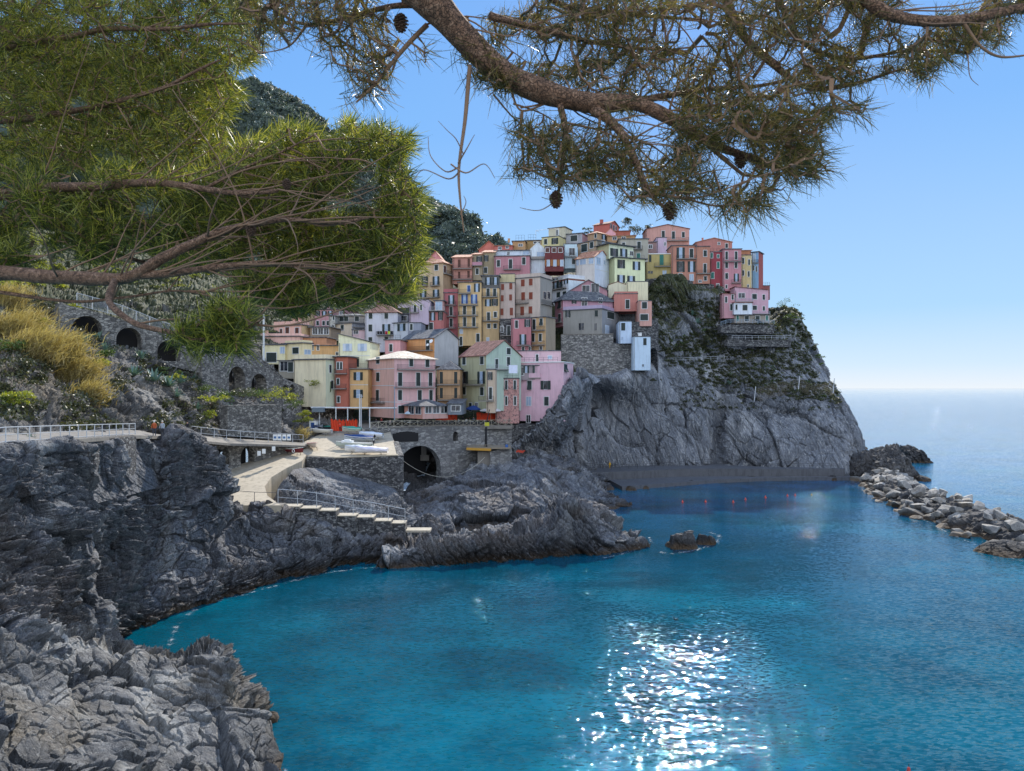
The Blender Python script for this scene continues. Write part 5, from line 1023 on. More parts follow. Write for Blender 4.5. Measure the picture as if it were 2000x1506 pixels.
m = MB(); pts = [P(779, 893, 125.5)+(P(947, 893, 150)-P(779, 893, 125.5))*s+np.array((0, 0, -3.8*4*s*(1-s))) for s in np.linspace(0, 1, 20)]; m.tube(pts, .03, 4); tag(m.build('mooring_rope', M['rope']), 'slack rope hanging across the stream mouth', 'rope')
# laundry on the lilac-white house
cl = ['#17181c', '#1d1f24', '#2a2c33', '#b52b30', '#b9ce3a', '#20242e']
for i, c in enumerate(cl):
    x, y = fA(1300+i*26, 452); m = MB(); p = P(x, y, 193.6); n = 5; V = []
    for a_ in range(n):
        for b_ in range(3): V.append(p+np.array((-.3+.15*a_, .06*math.sin(a_*2+i), .45-.42*b_)))
    m.add(V, [(a_*3+b_, a_*3+3+b_, a_*3+4+b_, a_*3+b_+1) for a_ in range(n-1) for b_ in range(2)]); o = m.build('laundry', colm(c, .9)); tag(o, ('black' if i < 2 else ['', '', 'charcoal', 'red', 'lime green', 'navy'][i])+' washing hung on the balcony of the lilac-white house', 'laundry', 'washing on the balcony')
m = MB(); x, y = fB(1190, 480); p = P(x, y, 158.5)
V = [p+np.array((-.95+.38*a_, .07*math.sin(a_*1.9), .95-.6*b_)) for a_ in range(6) for b_ in range(4)]; m.add(V, [(a_*4+b_, a_*4+4+b_, a_*4+5+b_, a_*4+b_+1) for a_ in range(5) for b_ in range(3)]); tag(m.build('bed_sheet', colm('#d9e0f2', .9)), 'white bed sheet drying above the coral-pink house', 'laundry')
# ---- tables and people ----
def figure_mesh(pose='stand', seed=0):
    bm = bmesh.new(); me = bpy.data.meshes.new('person'); b = (random.Random(seed).random()-.5)*.15
    if pose == 'sit': J = dict(pel=(0,0,.5), ch=(0,.02,.95), nk=(0,.02,1.1), hd=(0,-.02,1.28), kn=[(-.12,-.42,.5),(.12,-.42,.5)], ft=[(-.12,-.45,.06),(.12,-.45,.06)], to=[(-.12,-.6,.04),(.12,-.6,.04)])
    else: J = dict(pel=(0,0,.92), ch=(0,0,1.3), nk=(0,0,1.48), hd=(0,-.02,1.64), kn=[(-.1,-.03+b,.5),(.11,.02-b,.5)], ft=[(-.1,.05+b,.07),(.12,.03-b,.07)], to=[(-.11,-.12+b,.04),(.13,-.15-b,.04)])
    V = []; E = []; Rr = []
    def av(p, r): V.append(bm.verts.new(p)); Rr.append(r); return len(V)-1
    def ae(i, j): bm.edges.new((V[i], V[j]))
    pel = av(J['pel'], .15); ch = av(J['ch'], .165); nk = av(J['nk'], .06); h1 = av((J['nk'][0], J['nk'][1]-.01, J['nk'][2]+.1), .085); hd = av(J['hd'], .1); ae(pel, ch); ae(ch, nk); ae(nk, h1); ae(h1, hd)
    for s, k in ((-1, 0), (1, 1)):
        hp = av((s*.1, J['pel'][1], J['pel'][2]-.06), .1); kn = av(J['kn'][k], .07); an = av(J['ft'][k], .045); to = av(J['to'][k], .04); ae(pel, hp); ae(hp, kn); ae(kn, an); ae(an, to)
        z = J['ch'][2]; sh = av((s*.19, J['ch'][1], z+.07), .06); el = av((s*.27, -.02, z-.2), .045); ha = av((s*.25, -.16 if pose != 'sit' else -.3, z-.42 if pose != 'sit' else z-.3), .035); ae(ch, sh); ae(sh, el); ae(el, ha)
    bm.to_mesh(me); bm.free(); o = bpy.data.objects.new('tmp', me); col.objects.link(o); m = o.modifiers.new('s', 'SKIN')
    for v, r in zip(me.skin_vertices[0].data, Rr): v.radius = (r, r)
    me.skin_vertices[0].data[0].use_root = True
    o.modifiers.new('u', 'SUBSURF').levels = 1; dg = bpy.context.evaluated_depsgraph_get(); me2 = bpy.data.meshes.new_from_object(o.evaluated_get(dg)); bpy.data.objects.remove(o); return me2, J
FIG = {}
def person(label, x, y, D, top, bottom, pose='stand', rz=0, hair='#2a1d16'):
    k = pose
    if k not in FIG: FIG[k] = figure_mesh(pose, 3)
    me, J = FIG[k]; me = me.copy(); me.materials.clear()
    for m_ in (colm('#c79a80', .6), colm(top, .9), colm(bottom, .9)): me.materials.append(m_)
    zt_, zb_ = J['nk'][2]-.02, J['pel'][2]+(-.02 if pose != 'sit' else .06)
    for p in me.polygons: c = p.center; p.material_index = 0 if c.z > zt_ else (1 if c.z > zb_ else 2); p.use_smooth = True
    o = bpy.data.objects.new('person', me); col.objects.link(o); o.location = P(x, y, D) if D else onramp(x, y); o.rotation_euler = (0, 0, math.radians(rz)); tag(o, label, 'person')
    m = MB(); m.lathe([(.02, .13), (.075, .1), (.108, .03), (.1, -.03), (.07, -.06)][::-1], (J['hd'][0], J['hd'][1]+.015, J['hd'][2]), 9); hme = m.build('hair', colm(hair, .8), None, True); hme.parent = o
person('person in an orange-red coat standing before the bright orange netting', 664, 843, 141, '#c8321e', '#1c1d22')
person('person in dark clothing at the wall on the footpath bend', 366, 850, 88, '#1f2127', '#23252b')
person('person in a white cap leaning on the footpath wall', 301, 852, 80, '#b0562e', '#3a3f4c', hair='#d8d8d4')
person('person in a pale jacket leaning on the footpath wall', 317, 852, 80.5, '#9aa3ad', '#33353c', hair='#c9c2b4')
person('fisherman in yellow oilskins on the promenade below the cliff', 1191, 915, 182.5, '#d3a312', '#c79a12', 'stand', 20, '#c79a12')
cl2 = [(888,'#23262e'),(896,'#c9ccd2'),(904,'#2c3240'),(911,'#dfe0e2'),(917,'#3c4354'),(925,'#5a6570'),(834,'#2a2f3c'),(842,'#1e2128'),(812,'#23252a'),(870,'#8a2f2a'),(762,'#c8b8b4'),(745,'#8a3f3a'),(735,'#5f5a60'),(790,'#a7b0ba')]
nm = {'#23262e':'near-black','#c9ccd2':'pale grey','#2c3240':'dark slate','#dfe0e2':'white','#3c4354':'steel blue','#5a6570':'grey-blue','#2a2f3c':'navy','#1e2128':'black','#23252a':'charcoal','#8a2f2a':'dark red','#c8b8b4':'pinkish','#8a3f3a':'rust red','#5f5a60':'mauve-grey','#a7b0ba':'light blue-grey'}
for i, (x, c) in enumerate(cl2):
    sit = i % 3 != 2; D = 153+(i*7) % 5+(x-735)*.03; person('person in %s top %s on the square among the tables' % (nm[c], 'sitting' if sit else 'standing'), x, 758+(24-15.95)*F/D, D, c, '#24262c', 'sit' if sit else 'stand', (i*67) % 360)
def table(x, D, lb):
    p = P(x, 758+(24-15.95)*F/D, D); t = thing('cafe_table', lb, 'table', p, 'dining tables on the square'); m = MB(); m.box(p+np.array((-.5, -.4, .72)), (1, 0, 0), (0, .8, 0), (0, 0, .05)); m.build('table_top', M['trim'], t)
    for sx in (-.42, .38):
        for sy in (-.34, .3): m = MB(); m.box(p+np.array((sx, sy, 0)), (.05, 0, 0), (0, .05, 0), (0, 0, .715)); m.build('leg', M['iron'], t)
for i, (x, D) in enumerate(((892,156),(907,158),(921,157),(838,153),(800,151.5),(868,155),(970,162))): table(x, D, 'small white-topped dining table on the square, %s from the left' % ('third','fourth','fifth','second','leftmost','between the netting panels','farthest to the right')[i] if i != 5 else 'small white-topped dining table at the orange netting')
# ---- buoys, bird, cliff net ----
def buoy(x, y, lb, s=1, c='#c8452c'):
    D = yD(y); p = P(x, y, D); t = thing('buoy', lb, 'buoy', p, 'orange buoys across the cove'); m = MB(); m.lathe([(.12*s, -.3*s), (.42*s, -.1*s), (.45*s, .1*s), (.2*s, .3*s), (.14*s, .75*s), (.05*s, .8*s)], tuple(p), 10); m.build('float', colm(c), t, True); m = MB(); m.tube([p+np.array((0, 0, .8*s)), p+np.array((0, 0, 1.15*s))], .04*s, 5); m.build('stem', M['blkmetal'], t)
bl = ['leftmost', 'second from the left', 'third', 'fourth', 'fifth', 'sixth', 'seventh']
for i, (x, y) in enumerate(((1333,981),(1378,980.5),(1432,981),(1456,976),(1495,972),(1538,969),(1553,968))): buoy(x, y, 'small orange buoy, %s in the line before the promenade' % bl[i], .6)
buoy(1585, 967, 'small dark yellow float at the right end of the buoy line', .5, '#8a7a2a'); buoy(1775, 1512, 'tip of a red buoy at the lower right edge of the picture', .55, '#b02a22')
t = thing('duck', 'dark bird floating alone on the turquoise water', 'bird', P(1320, 1212, yD(1212))); p = P(1320, 1212, yD(1212)); m = MB()
m.tube([p+np.array(q) for q in ((.26,0,.12),(.16,0,.12),(0,0,.1),(-.14,0,.13),(-.17,0,.22),(-.18,0,.33),(-.23,0,.36),(-.30,0,.345))], [.02,.075,.11,.08,.04,.038,.045,.012], 9); m.build('body', M['blkmetal'], t, True); m = MB(); m.tube([p+np.array((-.27, 0, .35)), p+np.array((-.36, 0, .335))], [.018, .006], 5); m.build('beak', colm('#c79a2e'), t)
def cliffnet():
    xs = [(1478,760),(1500,753),(1540,744),(1562,740),(1580,748),(1605,752),(1628,744)]; t = thing('rockfall_net', 'tall wire rockfall net slung along the top of the right cliff face', 'net', PV(1478, 775, 203))
    W_ = []
    for i in range(49):
        x = 1478+150*i/48; y = np.interp(x, [q[0] for q in xs], [q[1] for q in xs]); D = 201+(x-1478)/150*5; W_.append((P(x, y, D), P(x+2, y+24, D-.6)))
    m = MB()
    for k in range(8): m.tube([a+(b-a)*k/7 for a, b in W_], .035, 3, cap=False)
    for a, b in W_: m.tube([a, b], .025, 3, cap=False)
    m.build('wire_mesh', M['woodd'], t)
    for x, y in ((1476, 758), (1562, 738), (1630, 742)): m = MB(); m.tube([P(x, y-3, 203), P(x-3, y+26, 202)], .12, 5); m.build('post', M['rail'], t)
cliffnet()
# waterfall and foam of the stream
fm, nt, out = newmat('white_water'); n = N(nt); p_ = n('BsdfPrincipled'); n.set(p_, 'Base Color', n.ramp(n.noise(n.pos((2, 2, .3)), 2.5, 6, .7), [(.35, (.12, .2, .3)), (.6, (.6, .7, .8))])); p_.inputs['Roughness'].default_value = .5; nt.links.new(p_.outputs[0], out.inputs[0]); M['foamw'] = fm
def ribbon(name, lb, pts, w, kind=None):
    m = MB(); V = []
    for i, q in enumerate(pts):
        hh_ = hit(q[0], q[1], ['stream_bed', 'harbour_rocks', 'quay_rocks']); c = np.array(hh_[0])*.997+np.array((0, 0, .3)) if hh_ else P(*q)

        for k in range(5): V.append(c+np.array((w[i]*(k/4-.5), .1*math.sin(k*2+i), .12*math.sin(k*1.7+i*.9))))
    m.add(V, [(i*5+k, i*5+5+k, i*5+6+k, i*5+k+1) for i in range(len(pts)-1) for k in range(4)]); o = m.build(name, M['foamw'], None, True); tag(o, lb, 'waterfall'); return o
ribbon('waterfall', 'white cascade of the stream pouring under the arch', [(838,905,146),(832,912,143),(826,922,140),(820,932,138)], [1.0, 1.3, 1.6, 2.0])
ribbon('waterfall', 'lower white fall at the foot of the quay wall', [(797,945,131),(788,953,128),(778,962,126)], [1.2, 1.8, 2.4])
# ---- breakwater boulders and sea stacks ----
def rockmesh(seed, sub=3, flat=.75):
    bm = bmesh.new(); bmesh.ops.create_icosphere(bm, subdivisions=sub, radius=1); v = np.array([q.co[:] for q in bm.verts]); me = bpy.data.meshes.new('boulder'); r = np.random.default_rng(seed)
    # cut by random planes for angular quarry blocks
    for k in range(16):
        nrm = r.normal(size=3); nrm /= np.linalg.norm(nrm); dd = r.uniform(.42, .72); h = v @ nrm; v = np.where((h > dd)[:, None], v-nrm*(h-dd)[:, None]*.96, v)
    v = v*np.array((1.15, .9, flat)); v += v/np.linalg.norm(v, axis=1, keepdims=True)*(fbm(v*2.3+seed, 4, seed)*.05)[:, None]
    for q, c in zip(bm.verts, v): q.co = c
    bm.to_mesh(me); bm.free(); return me
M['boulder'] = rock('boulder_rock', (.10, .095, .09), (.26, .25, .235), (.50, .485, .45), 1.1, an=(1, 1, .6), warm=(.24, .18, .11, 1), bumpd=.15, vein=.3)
RM = [rockmesh(k+1) for k in range(14)]
for m_ in RM: m_.materials.append(M['boulder']); m_.polygons.foreach_set('use_smooth', [False]*len(m_.polygons))
rb = random.Random(5); cl_ = [((96, 186), 7), ((89.5, 168), 7.5), ((85.5, 150), 8), ((82, 132), 8), ((80.5, 114), 8), ((81, 98), 8), ((83, 82), 8)]
def cline(s):
    s *= len(cl_)-1; i = min(int(s), len(cl_)-2); f = s-i; a, b = cl_[i], cl_[i+1]; return np.array(a[0])*(1-f)+np.array(b[0])*f, a[1]*(1-f)+b[1]*f
nb_ = 0
bed = []
for s_ in np.linspace(0, 1, 14):
    c_, hw_ = cline(min(s_, .999)); bed.append([(c_[0]-hw_*1.15, c_[1], -1.5, 0), (c_[0]-hw_*.7, c_[1], .6, 0), (c_[0]-hw_*.25, c_[1], 2.0, 0), (c_[0]+hw_*.25, c_[1], 2.1, 0), (c_[0]+hw_*.7, c_[1], .7, 0), (c_[0]+hw_*1.15, c_[1], -1.5, 0)])
loft('breakwater_bed', bed, 300, 60, M['stackrock'], .8, 2.2, seed=44, bvh=False)
for layer, (z0, wf, cnt, sz) in enumerate(((-.2, 1.0, 130, 2.15), (1.3, .72, 96, 1.85), (2.6, .45, 54, 1.6))):
    for i in range(cnt):
        s = (i+rb.random()*.8)/cnt; c, hw = cline(s); off = rb.uniform(-1, 1)*hw*wf
        if layer == 0: off = (1 if rb.random() < .45 else -1)*hw*rb.uniform(.45, 1.05)
        o = bpy.data.objects.new('boulder', RM[rb.randrange(14)]); col.objects.link(o); k = sz*rb.uniform(.55, 1.25)
        o.location = (c[0]+off, c[1]+rb.uniform(-.8, .8), z0+rb.uniform(-.3, .4)); o.scale = (k, k*rb.uniform(.8, 1.1), k*rb.uniform(.8, 1.15)); o.rotation_euler = (rb.uniform(-.5, .5), rb.uniform(-.5, .5), rb.uniform(0, 6.28))
        tag(o, ('dark wet boulder at the waterline of the breakwater', 'pale angular boulder in the middle layer of the breakwater', 'sunlit pale boulder on top of the breakwater')[layer], 'boulder', ('waterline boulders of the breakwater', 'middle boulders of the breakwater', 'top boulders of the breakwater')[layer])
def stack(name, lb, x, yb_, wpx, hpx, seed, dpt=1.0, lean=0, mat='stackrock', D=None, cat='rock'):
    D = D or yD(yb_); bm = bmesh.new(); bmesh.ops.create_icosphere(bm, subdivisions=6, radius=1); v = np.array([q.co[:] for q in bm.verts]); w_ = wpx/F*D/2; h_ = hpx/F*D
    r = np.random.default_rng(seed)
    for k in range(9):
        nrm = r.normal(size=3); nrm[2] = abs(nrm[2])*.6; nrm /= np.linalg.norm(nrm); dd = r.uniform(.6, .9); hh_ = v @ nrm; v = np.where((hh_ > dd)[:, None], v-nrm*(hh_-dd)[:, None]*.9, v)
    zz = v[:, 2].clip(-1, 1); v = np.stack((v[:, 0]*w_+lean*zz*h_, v[:, 1]*w_*dpt, np.where(zz > 0, zz*h_, zz*1.5)), 1)
    nrm = v/np.linalg.norm(v, axis=1, keepdims=True); v = v+nrm*((facets(v/2.2+seed, seed)*.5+facets(v/.8+seed, seed+9)*.25+fbm(v/1.5, 5, seed)*.5)*min(w_, h_)*.22)[:, None]
    for q, c in zip(bm.verts, v): q.co = c
    me = bpy.data.meshes.new(name); bm.to_mesh(me); bm.free(); o = link(name, me, M[mat]); q = P(x, yb_, D); o.location = (q[0], q[1]+w_*dpt*.4, 0); return tag(o, lb, cat)
stack('sea_rock', 'large dark pyramidal rock at the end of the headland', 1748, 935, 112, 82, 3, .9, 0, D=188)
stack('sea_rock', 'craggy dark rock between the headland and the pyramidal rock', 1680, 937, 70, 62, 4, .9, 0, D=190)
stack('sea_rock', 'low sloping dark rock farther out behind the pyramidal rock', 1795, 903, 66, 34, 5, 1.2, -.5)
stack('sea_rock', 'tiny dark reef just beside the headland tip', 1683, 877, 24, 7, 6); stack('sea_rock', 'flat wet reef right of the pyramidal rock', 1805, 932, 34, 12, 16, D=185)
stack('sea_rock', 'dark islet ringed with sparkling foam in the middle of the cove', 1330, 1068, 70, 40, 7, .8, 0, 'stackrock', D=107); stack('sea_rock', 'smaller right half of the foam-ringed islet', 1378, 1056, 44, 22, 8, .8, 0, 'stackrock', D=110)
stack('sea_rock', 'weedy dark rock at the near end of the breakwater', 1975, 1085, 110, 26, 9, .8, 0, 'stackrock')
stack('boulder', 'large rounded brown boulder beside the foot of the steps', 830, 1030, 84, 52, 10, .8, 0, 'shore', D=112, cat='boulder')
stack('boulder', 'lens-shaped grey boulder on the promontory ridge', 980, 1024, 82, 34, 12, .7, 0, 'shore', D=110, cat='boulder')
for i_, (x_, y_, w_, h_) in enumerate(((1232,958,26,8),(1262,955,16,6),(1305,950,22,7),(1352,946,30,8),(1385,942,18,6),(1425,940,22,6),(1470,938,30,8),(1530,937,20,6),(1575,937,28,8),(1625,938,30,10))): stack('shore_boulder', 'dark wet boulder at the foot of the pool ledge', x_, y_, w_, h_, 30+i_, .8, 0, 'stackrock', cat='boulder')['group'] = 'boulders along the pool ledge'
# foam along the shore
fo, nt, out = newmat('shore_foam'); n = N(nt); p_ = n('BsdfPrincipled'); p_.inputs['Base Color'].default_value = (.8, .85, .9, 1); p_.inputs['Roughness'].default_value = .35
tr_ = n('BsdfTransparent'); mx = n('MixShader'); uv = n('UVMap'); su = n('SeparateXYZ', i_Vector=uv.outputs[0]); fz = n.noise(n.pos(), .9, 9, .8); ed_ = n.math('MULTIPLY', n.math('SUBTRACT', .5, n.math('ABSOLUTE', n.math('SUBTRACT', su.outputs['X'], .5))), 1.5)
nt.links.new(n.ramp(n.math('ADD', n.math('MULTIPLY', ed_, .28), n.math('MULTIPLY', fz, .8)), [(.60, g3(0)), (.70, g3(.5))]), mx.inputs[0]); nt.links.new(tr_.outputs[0], mx.inputs[1]); nt.links.new(p_.outputs[0], mx.inputs[2]); nt.links.new(mx.outputs[0], out.inputs[0])
def foam(pts, w, z=.03):
    W_ = [np.array((P(x, y, yD(y))[0], yD(y), z)) for x, y in pts]; V = []; U = []
    for i, q in enumerate(W_):
        d = W_[min(i+1, len(W_)-1)]-W_[max(i-1, 0)]; nn_ = np.array((-d[1], d[0], 0)); nn_ /= np.linalg.norm(nn_)+1e-9; V += [q-nn_*w, q+nn_*w]
    me = bpy.data.meshes.new('sea_foam'); me.from_pydata([tuple(v) for v in V], [], [(2*i, 2*i+1, 2*i+3, 2*i+2) for i in range(len(W_)-1)]); ul = me.uv_layers.new(name='UVMap')
    for l in me.loops: ul.data[l.index].uv = (l.vertex_index % 2, 0)
    o = link('sea_foam', me, fo); o['kind'] = 'stuff'
    o['label'] = 'white foam'
foam([(330,1262),(345,1225),(380,1190),(430,1172),(500,1155),(560,1138),(620,1122),(690,1112),(740,1108),(800,1106),(870,1106)], 1.3)
foam([(1180,1090),(1215,1082),(1250,1072),(1272,1060),(1268,1050)], 1.2, .034); foam([(1290,1078),(1320,1082),(1360,1074),(1400,1060),(1405,1046),(1385,1040)], 1.6, .038)
foam([(560,1510),(530,1470),(505,1420),(480,1370),(462,1330)], .7, .042); foam([(1655,944),(1700,965),(1760,992),(1850,1040),(1940,1080),(2010,1100)], 1.0, .046)
# ================= vegetation =================
def leaves(cent, r, n, size, seed=0, flat=.7, up=.0, asp=.5):
    """leaf quads spread over the shell of ellipsoids: cent (K,3), r (K,)"""
    g = np.random.default_rng(seed); K = len(cent); k = g.integers(0, K, n) if np.ndim(n) == 0 else np.repeat(np.arange(K), n)
    m = len(k); d = g.normal(size=(m, 3)); d[:, 2] = np.abs(d[:, 2])*.9+d[:, 2]*.1; d /= np.linalg.norm(d, axis=1, keepdims=True)
    p = cent[k]+d*(r[k]*g.uniform(.55, 1.08, m)*(1+.35*vn(d*2+cent[k]*.7, seed)))[:, None]*np.array((1, 1, flat))
    a = g.normal(size=(m, 3))+d*.4; a[:, 2] += up; a /= np.linalg.norm(a, axis=1, keepdims=True); b = np.cross(a, g.normal(size=(m, 3))); b /= np.linalg.norm(b, axis=1, keepdims=True)
    s = (size*g.uniform(.6, 1.35, m))[:, None]; a = a*s; b = b*s*asp
    v = np.stack((p-a*.5, p+b*.5, p+a*.6, p-b*.5), 1).reshape(-1, 3); f = np.arange(m*4).reshape(m, 4); return v, f
def joinvf(L):
    V = []; Fc = []; o = 0
    for v, f in L: V.append(v); Fc.append(f+o); o += len(v)
    return np.concatenate(V), np.concatenate(Fc)
M['leafdk'] = leafmat('dark_shrub_leaves', [(.2, (.022, .03, .014, 1)), (.5, (.055, .066, .03, 1)), (.8, (.12, .12, .06, 1))], .2)
M['leafye'] = leafmat('yellow_green_leaves', [(.2, (.07, .10, .015, 1)), (.5, (.20, .24, .035, 1)), (.8, (.42, .42, .07, 1))], .45)
M['leafmd'] = leafmat('mid_green_leaves', [(.2, (.03, .06, .015, 1)), (.5, (.07, .12, .03, 1)), (.8, (.14, .19, .06, 1))], .35)
M['dry'] = leafmat('dry_grass', [(.2, (.16, .11, .035, 1)), (.5, (.33, .27, .13, 1)), (.8, (.52, .45, .25, 1))], .35)
M['hillwood'] = leafmat('hazed_hill_leaves', [(.3, (.06, .09, .09, 1)), (.5, (.095, .13, .12, 1)), (.7, (.15, .19, .165, 1))], .2, big=.45)  # distance haze put into the leaf colours, paler and bluer
M['agave'] = leafmat('agave_leaves', [(.2, (.06, .12, .10, 1)), (.6, (.13, .22, .19, 1)), (.9, (.24, .33, .28, 1))], .1, .4)
M['twig'] = simple('twig_bark', (.09, .065, .045), .9)
# wood on the mountain: one far mass of crowns
def mass(name, bv, region, n, rr, per, size, mat, seed, cond=None, flat=.8, sink=.3):
    g = random.Random(seed); C_ = []; R_ = []; tries = 0
    while len(C_) < n and tries < n*6:
        tries += 1; x = g.uniform(region[0], region[2]); y = g.uniform(region[1], region[3])
        if cond and not cond(x, y): continue
        r = hit(x, y, [bv])
        if r is None: continue
        q = r[0]; k = g.uniform(*rr); C_.append((q.x, q.y, q.z-k*sink)); R_.append(k)
    v, f = leaves(np.array(C_), np.array(R_), per*len(C_), size, seed, flat); o = link(name, mesh_np(name, v, f), M[mat] if isinstance(mat, str) else mat); o['kind'] = 'stuff'; return o
mass('far_woodland', 'wooded_mountain', (300, 60, 1010, 590), 4200, (2.6, 5.5), 34, 1.7, 'hillwood', 1, lambda x, y: x > 430 or y > 380)
mass('hillside_scrub', 'terraced_hillside', (0, 470, 880, 700), 900, (1.2, 3), 40, .9, 'leafdk', 2)
def headveg(x, y):
    v = vn(np.array([[x*.018, y*.03, 3.1]]), 5)[0]; top = (x > 1268 and y < 742+max(0, (1395-x))*.0+ (x-1270)*.12 and y > 540)
    return top and v > -.25+(y-640)*.0015
mass('headland_scrub', 'headland_cliff', (1262, 545, 1640, 800), 1600, (.4, 1.2), 60, .42, 'leafdk', 3, headveg, .7)
mass('headland_scrub', 'headland_cliff', (1262, 560, 1640, 790), 160, (.4, .9), 50, .36, 'leafmd', 4, headveg, .7)
mass('cliff_tufts', 'headland_cliff', (1330, 740, 1640, 800), 130, (.5, 1.1), 50, .42, 'leafdk', 14, None, .8)
mass('left_slope_scrub', 'left_hillside', (0, 470, 600, 840), 900, (.4, 1.3), 55, .33, 'leafdk', 5, lambda x, y: vn(np.array([[x*.02, y*.03, 1.1]]), 6)[0] > -.1 and not (395 < x < 560 and 660 < y < 780))
mass('left_slope_scrub', 'left_hillside', (0, 440, 500, 560), 300, (.5, 1.6), 60, .33, 'leafye', 15, lambda x, y: vn(np.array([[x*.02, y*.06, 7.1]]), 6)[0] > .05)
def shrub(label, x, y, r, mat, size=.22, n=260, bvs=('left_hillside',), name='shrub', up=0, D=None, flat=.75, asp=.5, group=None):
    h_ = hit(x, y, list(bvs)); c = Vector(P(x, y, D)) if D else (h_[0] if h_ else None)
    if c is None: return
    t = thing(name, label, 'shrub', c, group); g = np.random.default_rng(int(x*7+y)); K = 7; C_ = np.array(c)+g.normal(size=(K, 3))*np.array((r*.55, r*.4, r*.25))+np.array((0, 0, r*.45)); v, f = leaves(C_, np.full(K, r*.55), n*K//4, size, int(x+y), flat, up, asp)
    link('foliage', mesh_np('foliage', v-np.array(c), f), M[mat], t); m = MB()
    for q in C_[:4]: m.tube([Vector(c)-Vector((0, 0, .2)), (Vector(c)+Vector(q))/2+Vector((0, 0, .05)), Vector(q)], [.05, .035, .015], 4)
    m.build('stem', M['twig'], t)
Y = 'yellow-green leafy shrub '; 
for i, (x, y, r, mt_, lb) in enumerate([(150,610,1.6,'leafye',Y+'below the upper viaduct'),(70,650,1.5,'leafye',Y+'in the dry reeds'),(125,715,1.4,'leafye',Y+'at the foot of the golden reeds'),(18,690,1.3,'leafmd','mid green shrub at the left edge under the reeds'),(35,790,1.2,'leafye',Y+'above the left railing'),(12,805,1.3,'leafmd','mid green shrub by the left end of the path'),
  (200,720,1.2,'leafye',Y+'left of the agaves'),(205,700,1.0,'leafmd','small green shrub above the rock face left of the agaves'),(262,675,1.8,'leafmd','rounded green shrub under the second viaduct arch'),(330,700,2.4,'leafdk','large dark green shrub above the agave group'),(310,730,1.6,'leafmd','mid green shrub beside the large dark one'),(345,745,1.2,'leafye',Y+'right of the agave group'),
  (395,770,2.0,'leafmd','green shrub hanging over the grey gully'),(412,790,1.4,'leafye',Y+'over the grey gully'),(418,815,1.3,'leafye',Y+'at the bottom of the gully'),(440,782,1.8,'leafmd','green shrub at the left end of the terrace wall'),(470,782,2.0,'leafdk','dark shrub on the terrace wall under the arches'),(495,783,2.0,'leafmd','mid green shrub on the terrace wall'),(525,784,2.0,'leafye',Y+'on the right end of the terrace wall'),(560,782,2.0,'leafye',Y+'beside the small arches'),(570,800,1.6,'leafmd','green shrub below the small arches'),(588,830,1.6,'leafye',Y+'on the corner by the hut'),(590,815,1.2,'leafye',Y+'just above the corner by the hut')]):
    shrub(lb, x, y, r, mt_, .26, 300, D=None if y < 780 or x < 400 else {440:117,470:118.5,495:121,525:125,560:139,570:139,588:141,590:141,412:112,418:110}.get(x, None))
shrub('small yellow bush above the sloping viaduct end', 607, 752, 1.3, 'leafye', .25, 200, D=155)
for x, y, r, lb in ((1530,600,2.4,'wind-blown bush on the shoulder right of the lone pink house'),(1548,625,2.0,'bush on the headland skyline below the wind-blown one'),(1572,668,1.5,'small bush jutting from the headland skyline'),(1600,700,1.3,'low tuft on the headland skyline'),(1600,715,1.0,'bright green tuft near the cliff net')): shrub(lb, x, y, r, 'leafmd' if x != 1572 else 'leafdk', .3, 200, ('headland_cliff',), D=224)
for x, y, r, lb in ((1150,455,1.5,'dark bush behind the roofs left of the red crown house'),(1218,443,2.2,'dark garden tree right of the red crown house'),(1235,452,2.0,'garden bush on the crest between the roofs'),(1250,458,2.0,'garden bush on the crest by the broad salmon house'),(1263,447,1.4,'scrubby bush on the roof line of the broad salmon house'),(1228,432,1.2,'slender dark tree top on the crest')): shrub(lb, x, y, r, 'leafdk', .4, 200, D=243 if x < 1255 else 244)
def agave(label, x, y, r, D=None, name='agave', bvs=('left_hillside',), n=26):
    h_ = hit(x, y, list(bvs)); c = P(x, y, D) if D else (np.array(h_[0]) if h_ else None)
    if c is None: return
    g = random.Random(int(x*3+y)); m = MB()
    for k in range(n):
        a = k*2.4+g.uniform(-.2, .2); e = g.uniform(.1, 1.25); L = r*g.uniform(.8, 1.1); d = Vector((math.cos(a)*math.cos(e), math.sin(a)*math.cos(e), math.sin(e))); s = d.cross(Vector((0, 0, 1))).normalized(); u_ = s.cross(d).normalized(); w = L*.09
        V = []
        for tq, ww in ((0, .7), (.35, 1), (.7, .7), (1, .05)):
            q = Vector(c)+d*L*tq+Vector((0, 0, -.18*L*tq*tq*(1-math.sin(e)))); V += [q-s*w*ww, q-u_*w*.3*ww, q+s*w*ww]
        m.add(V, [(3*i+j, 3*i+3+j, 3*i+4+j, 3*i+1+j) for i in range(3) for j in range(2)])
    o = m.build(name, M['agave'], None, True); tag(o, label, 'plant', 'agaves on the rocky slopes')
A_ = 'grey-green agave rosette '
for x, y, r, lb in ((160,670,2.0,'under the first viaduct arch'),(190,665,1.9,'right of the first arch pier'),(165,690,1.4,'hanging below the first arch'),(205,685,1.6,'above the bare rock slope'),(262,735,1.9,'at the left end of the big agave group'),(275,702,1.9,'with yellowish leaves at the top of the group'),(300,745,2.3,'largest, in the middle of the group'),(330,755,2.1,'right of the largest one'),(352,748,1.9,'near the dark round shrub'),(375,742,1.7,'at the right end of the group'),(345,775,1.6,'low on the slope above the bare rock'),(370,705,1.7,'by the third viaduct arch'),(385,800,1.5,'beside the grey gully'),(452,803,1.6,'in front of the low terrace wall'),(60,868,1.0,'growing through the left railing')): agave(A_+lb, x, y, r)
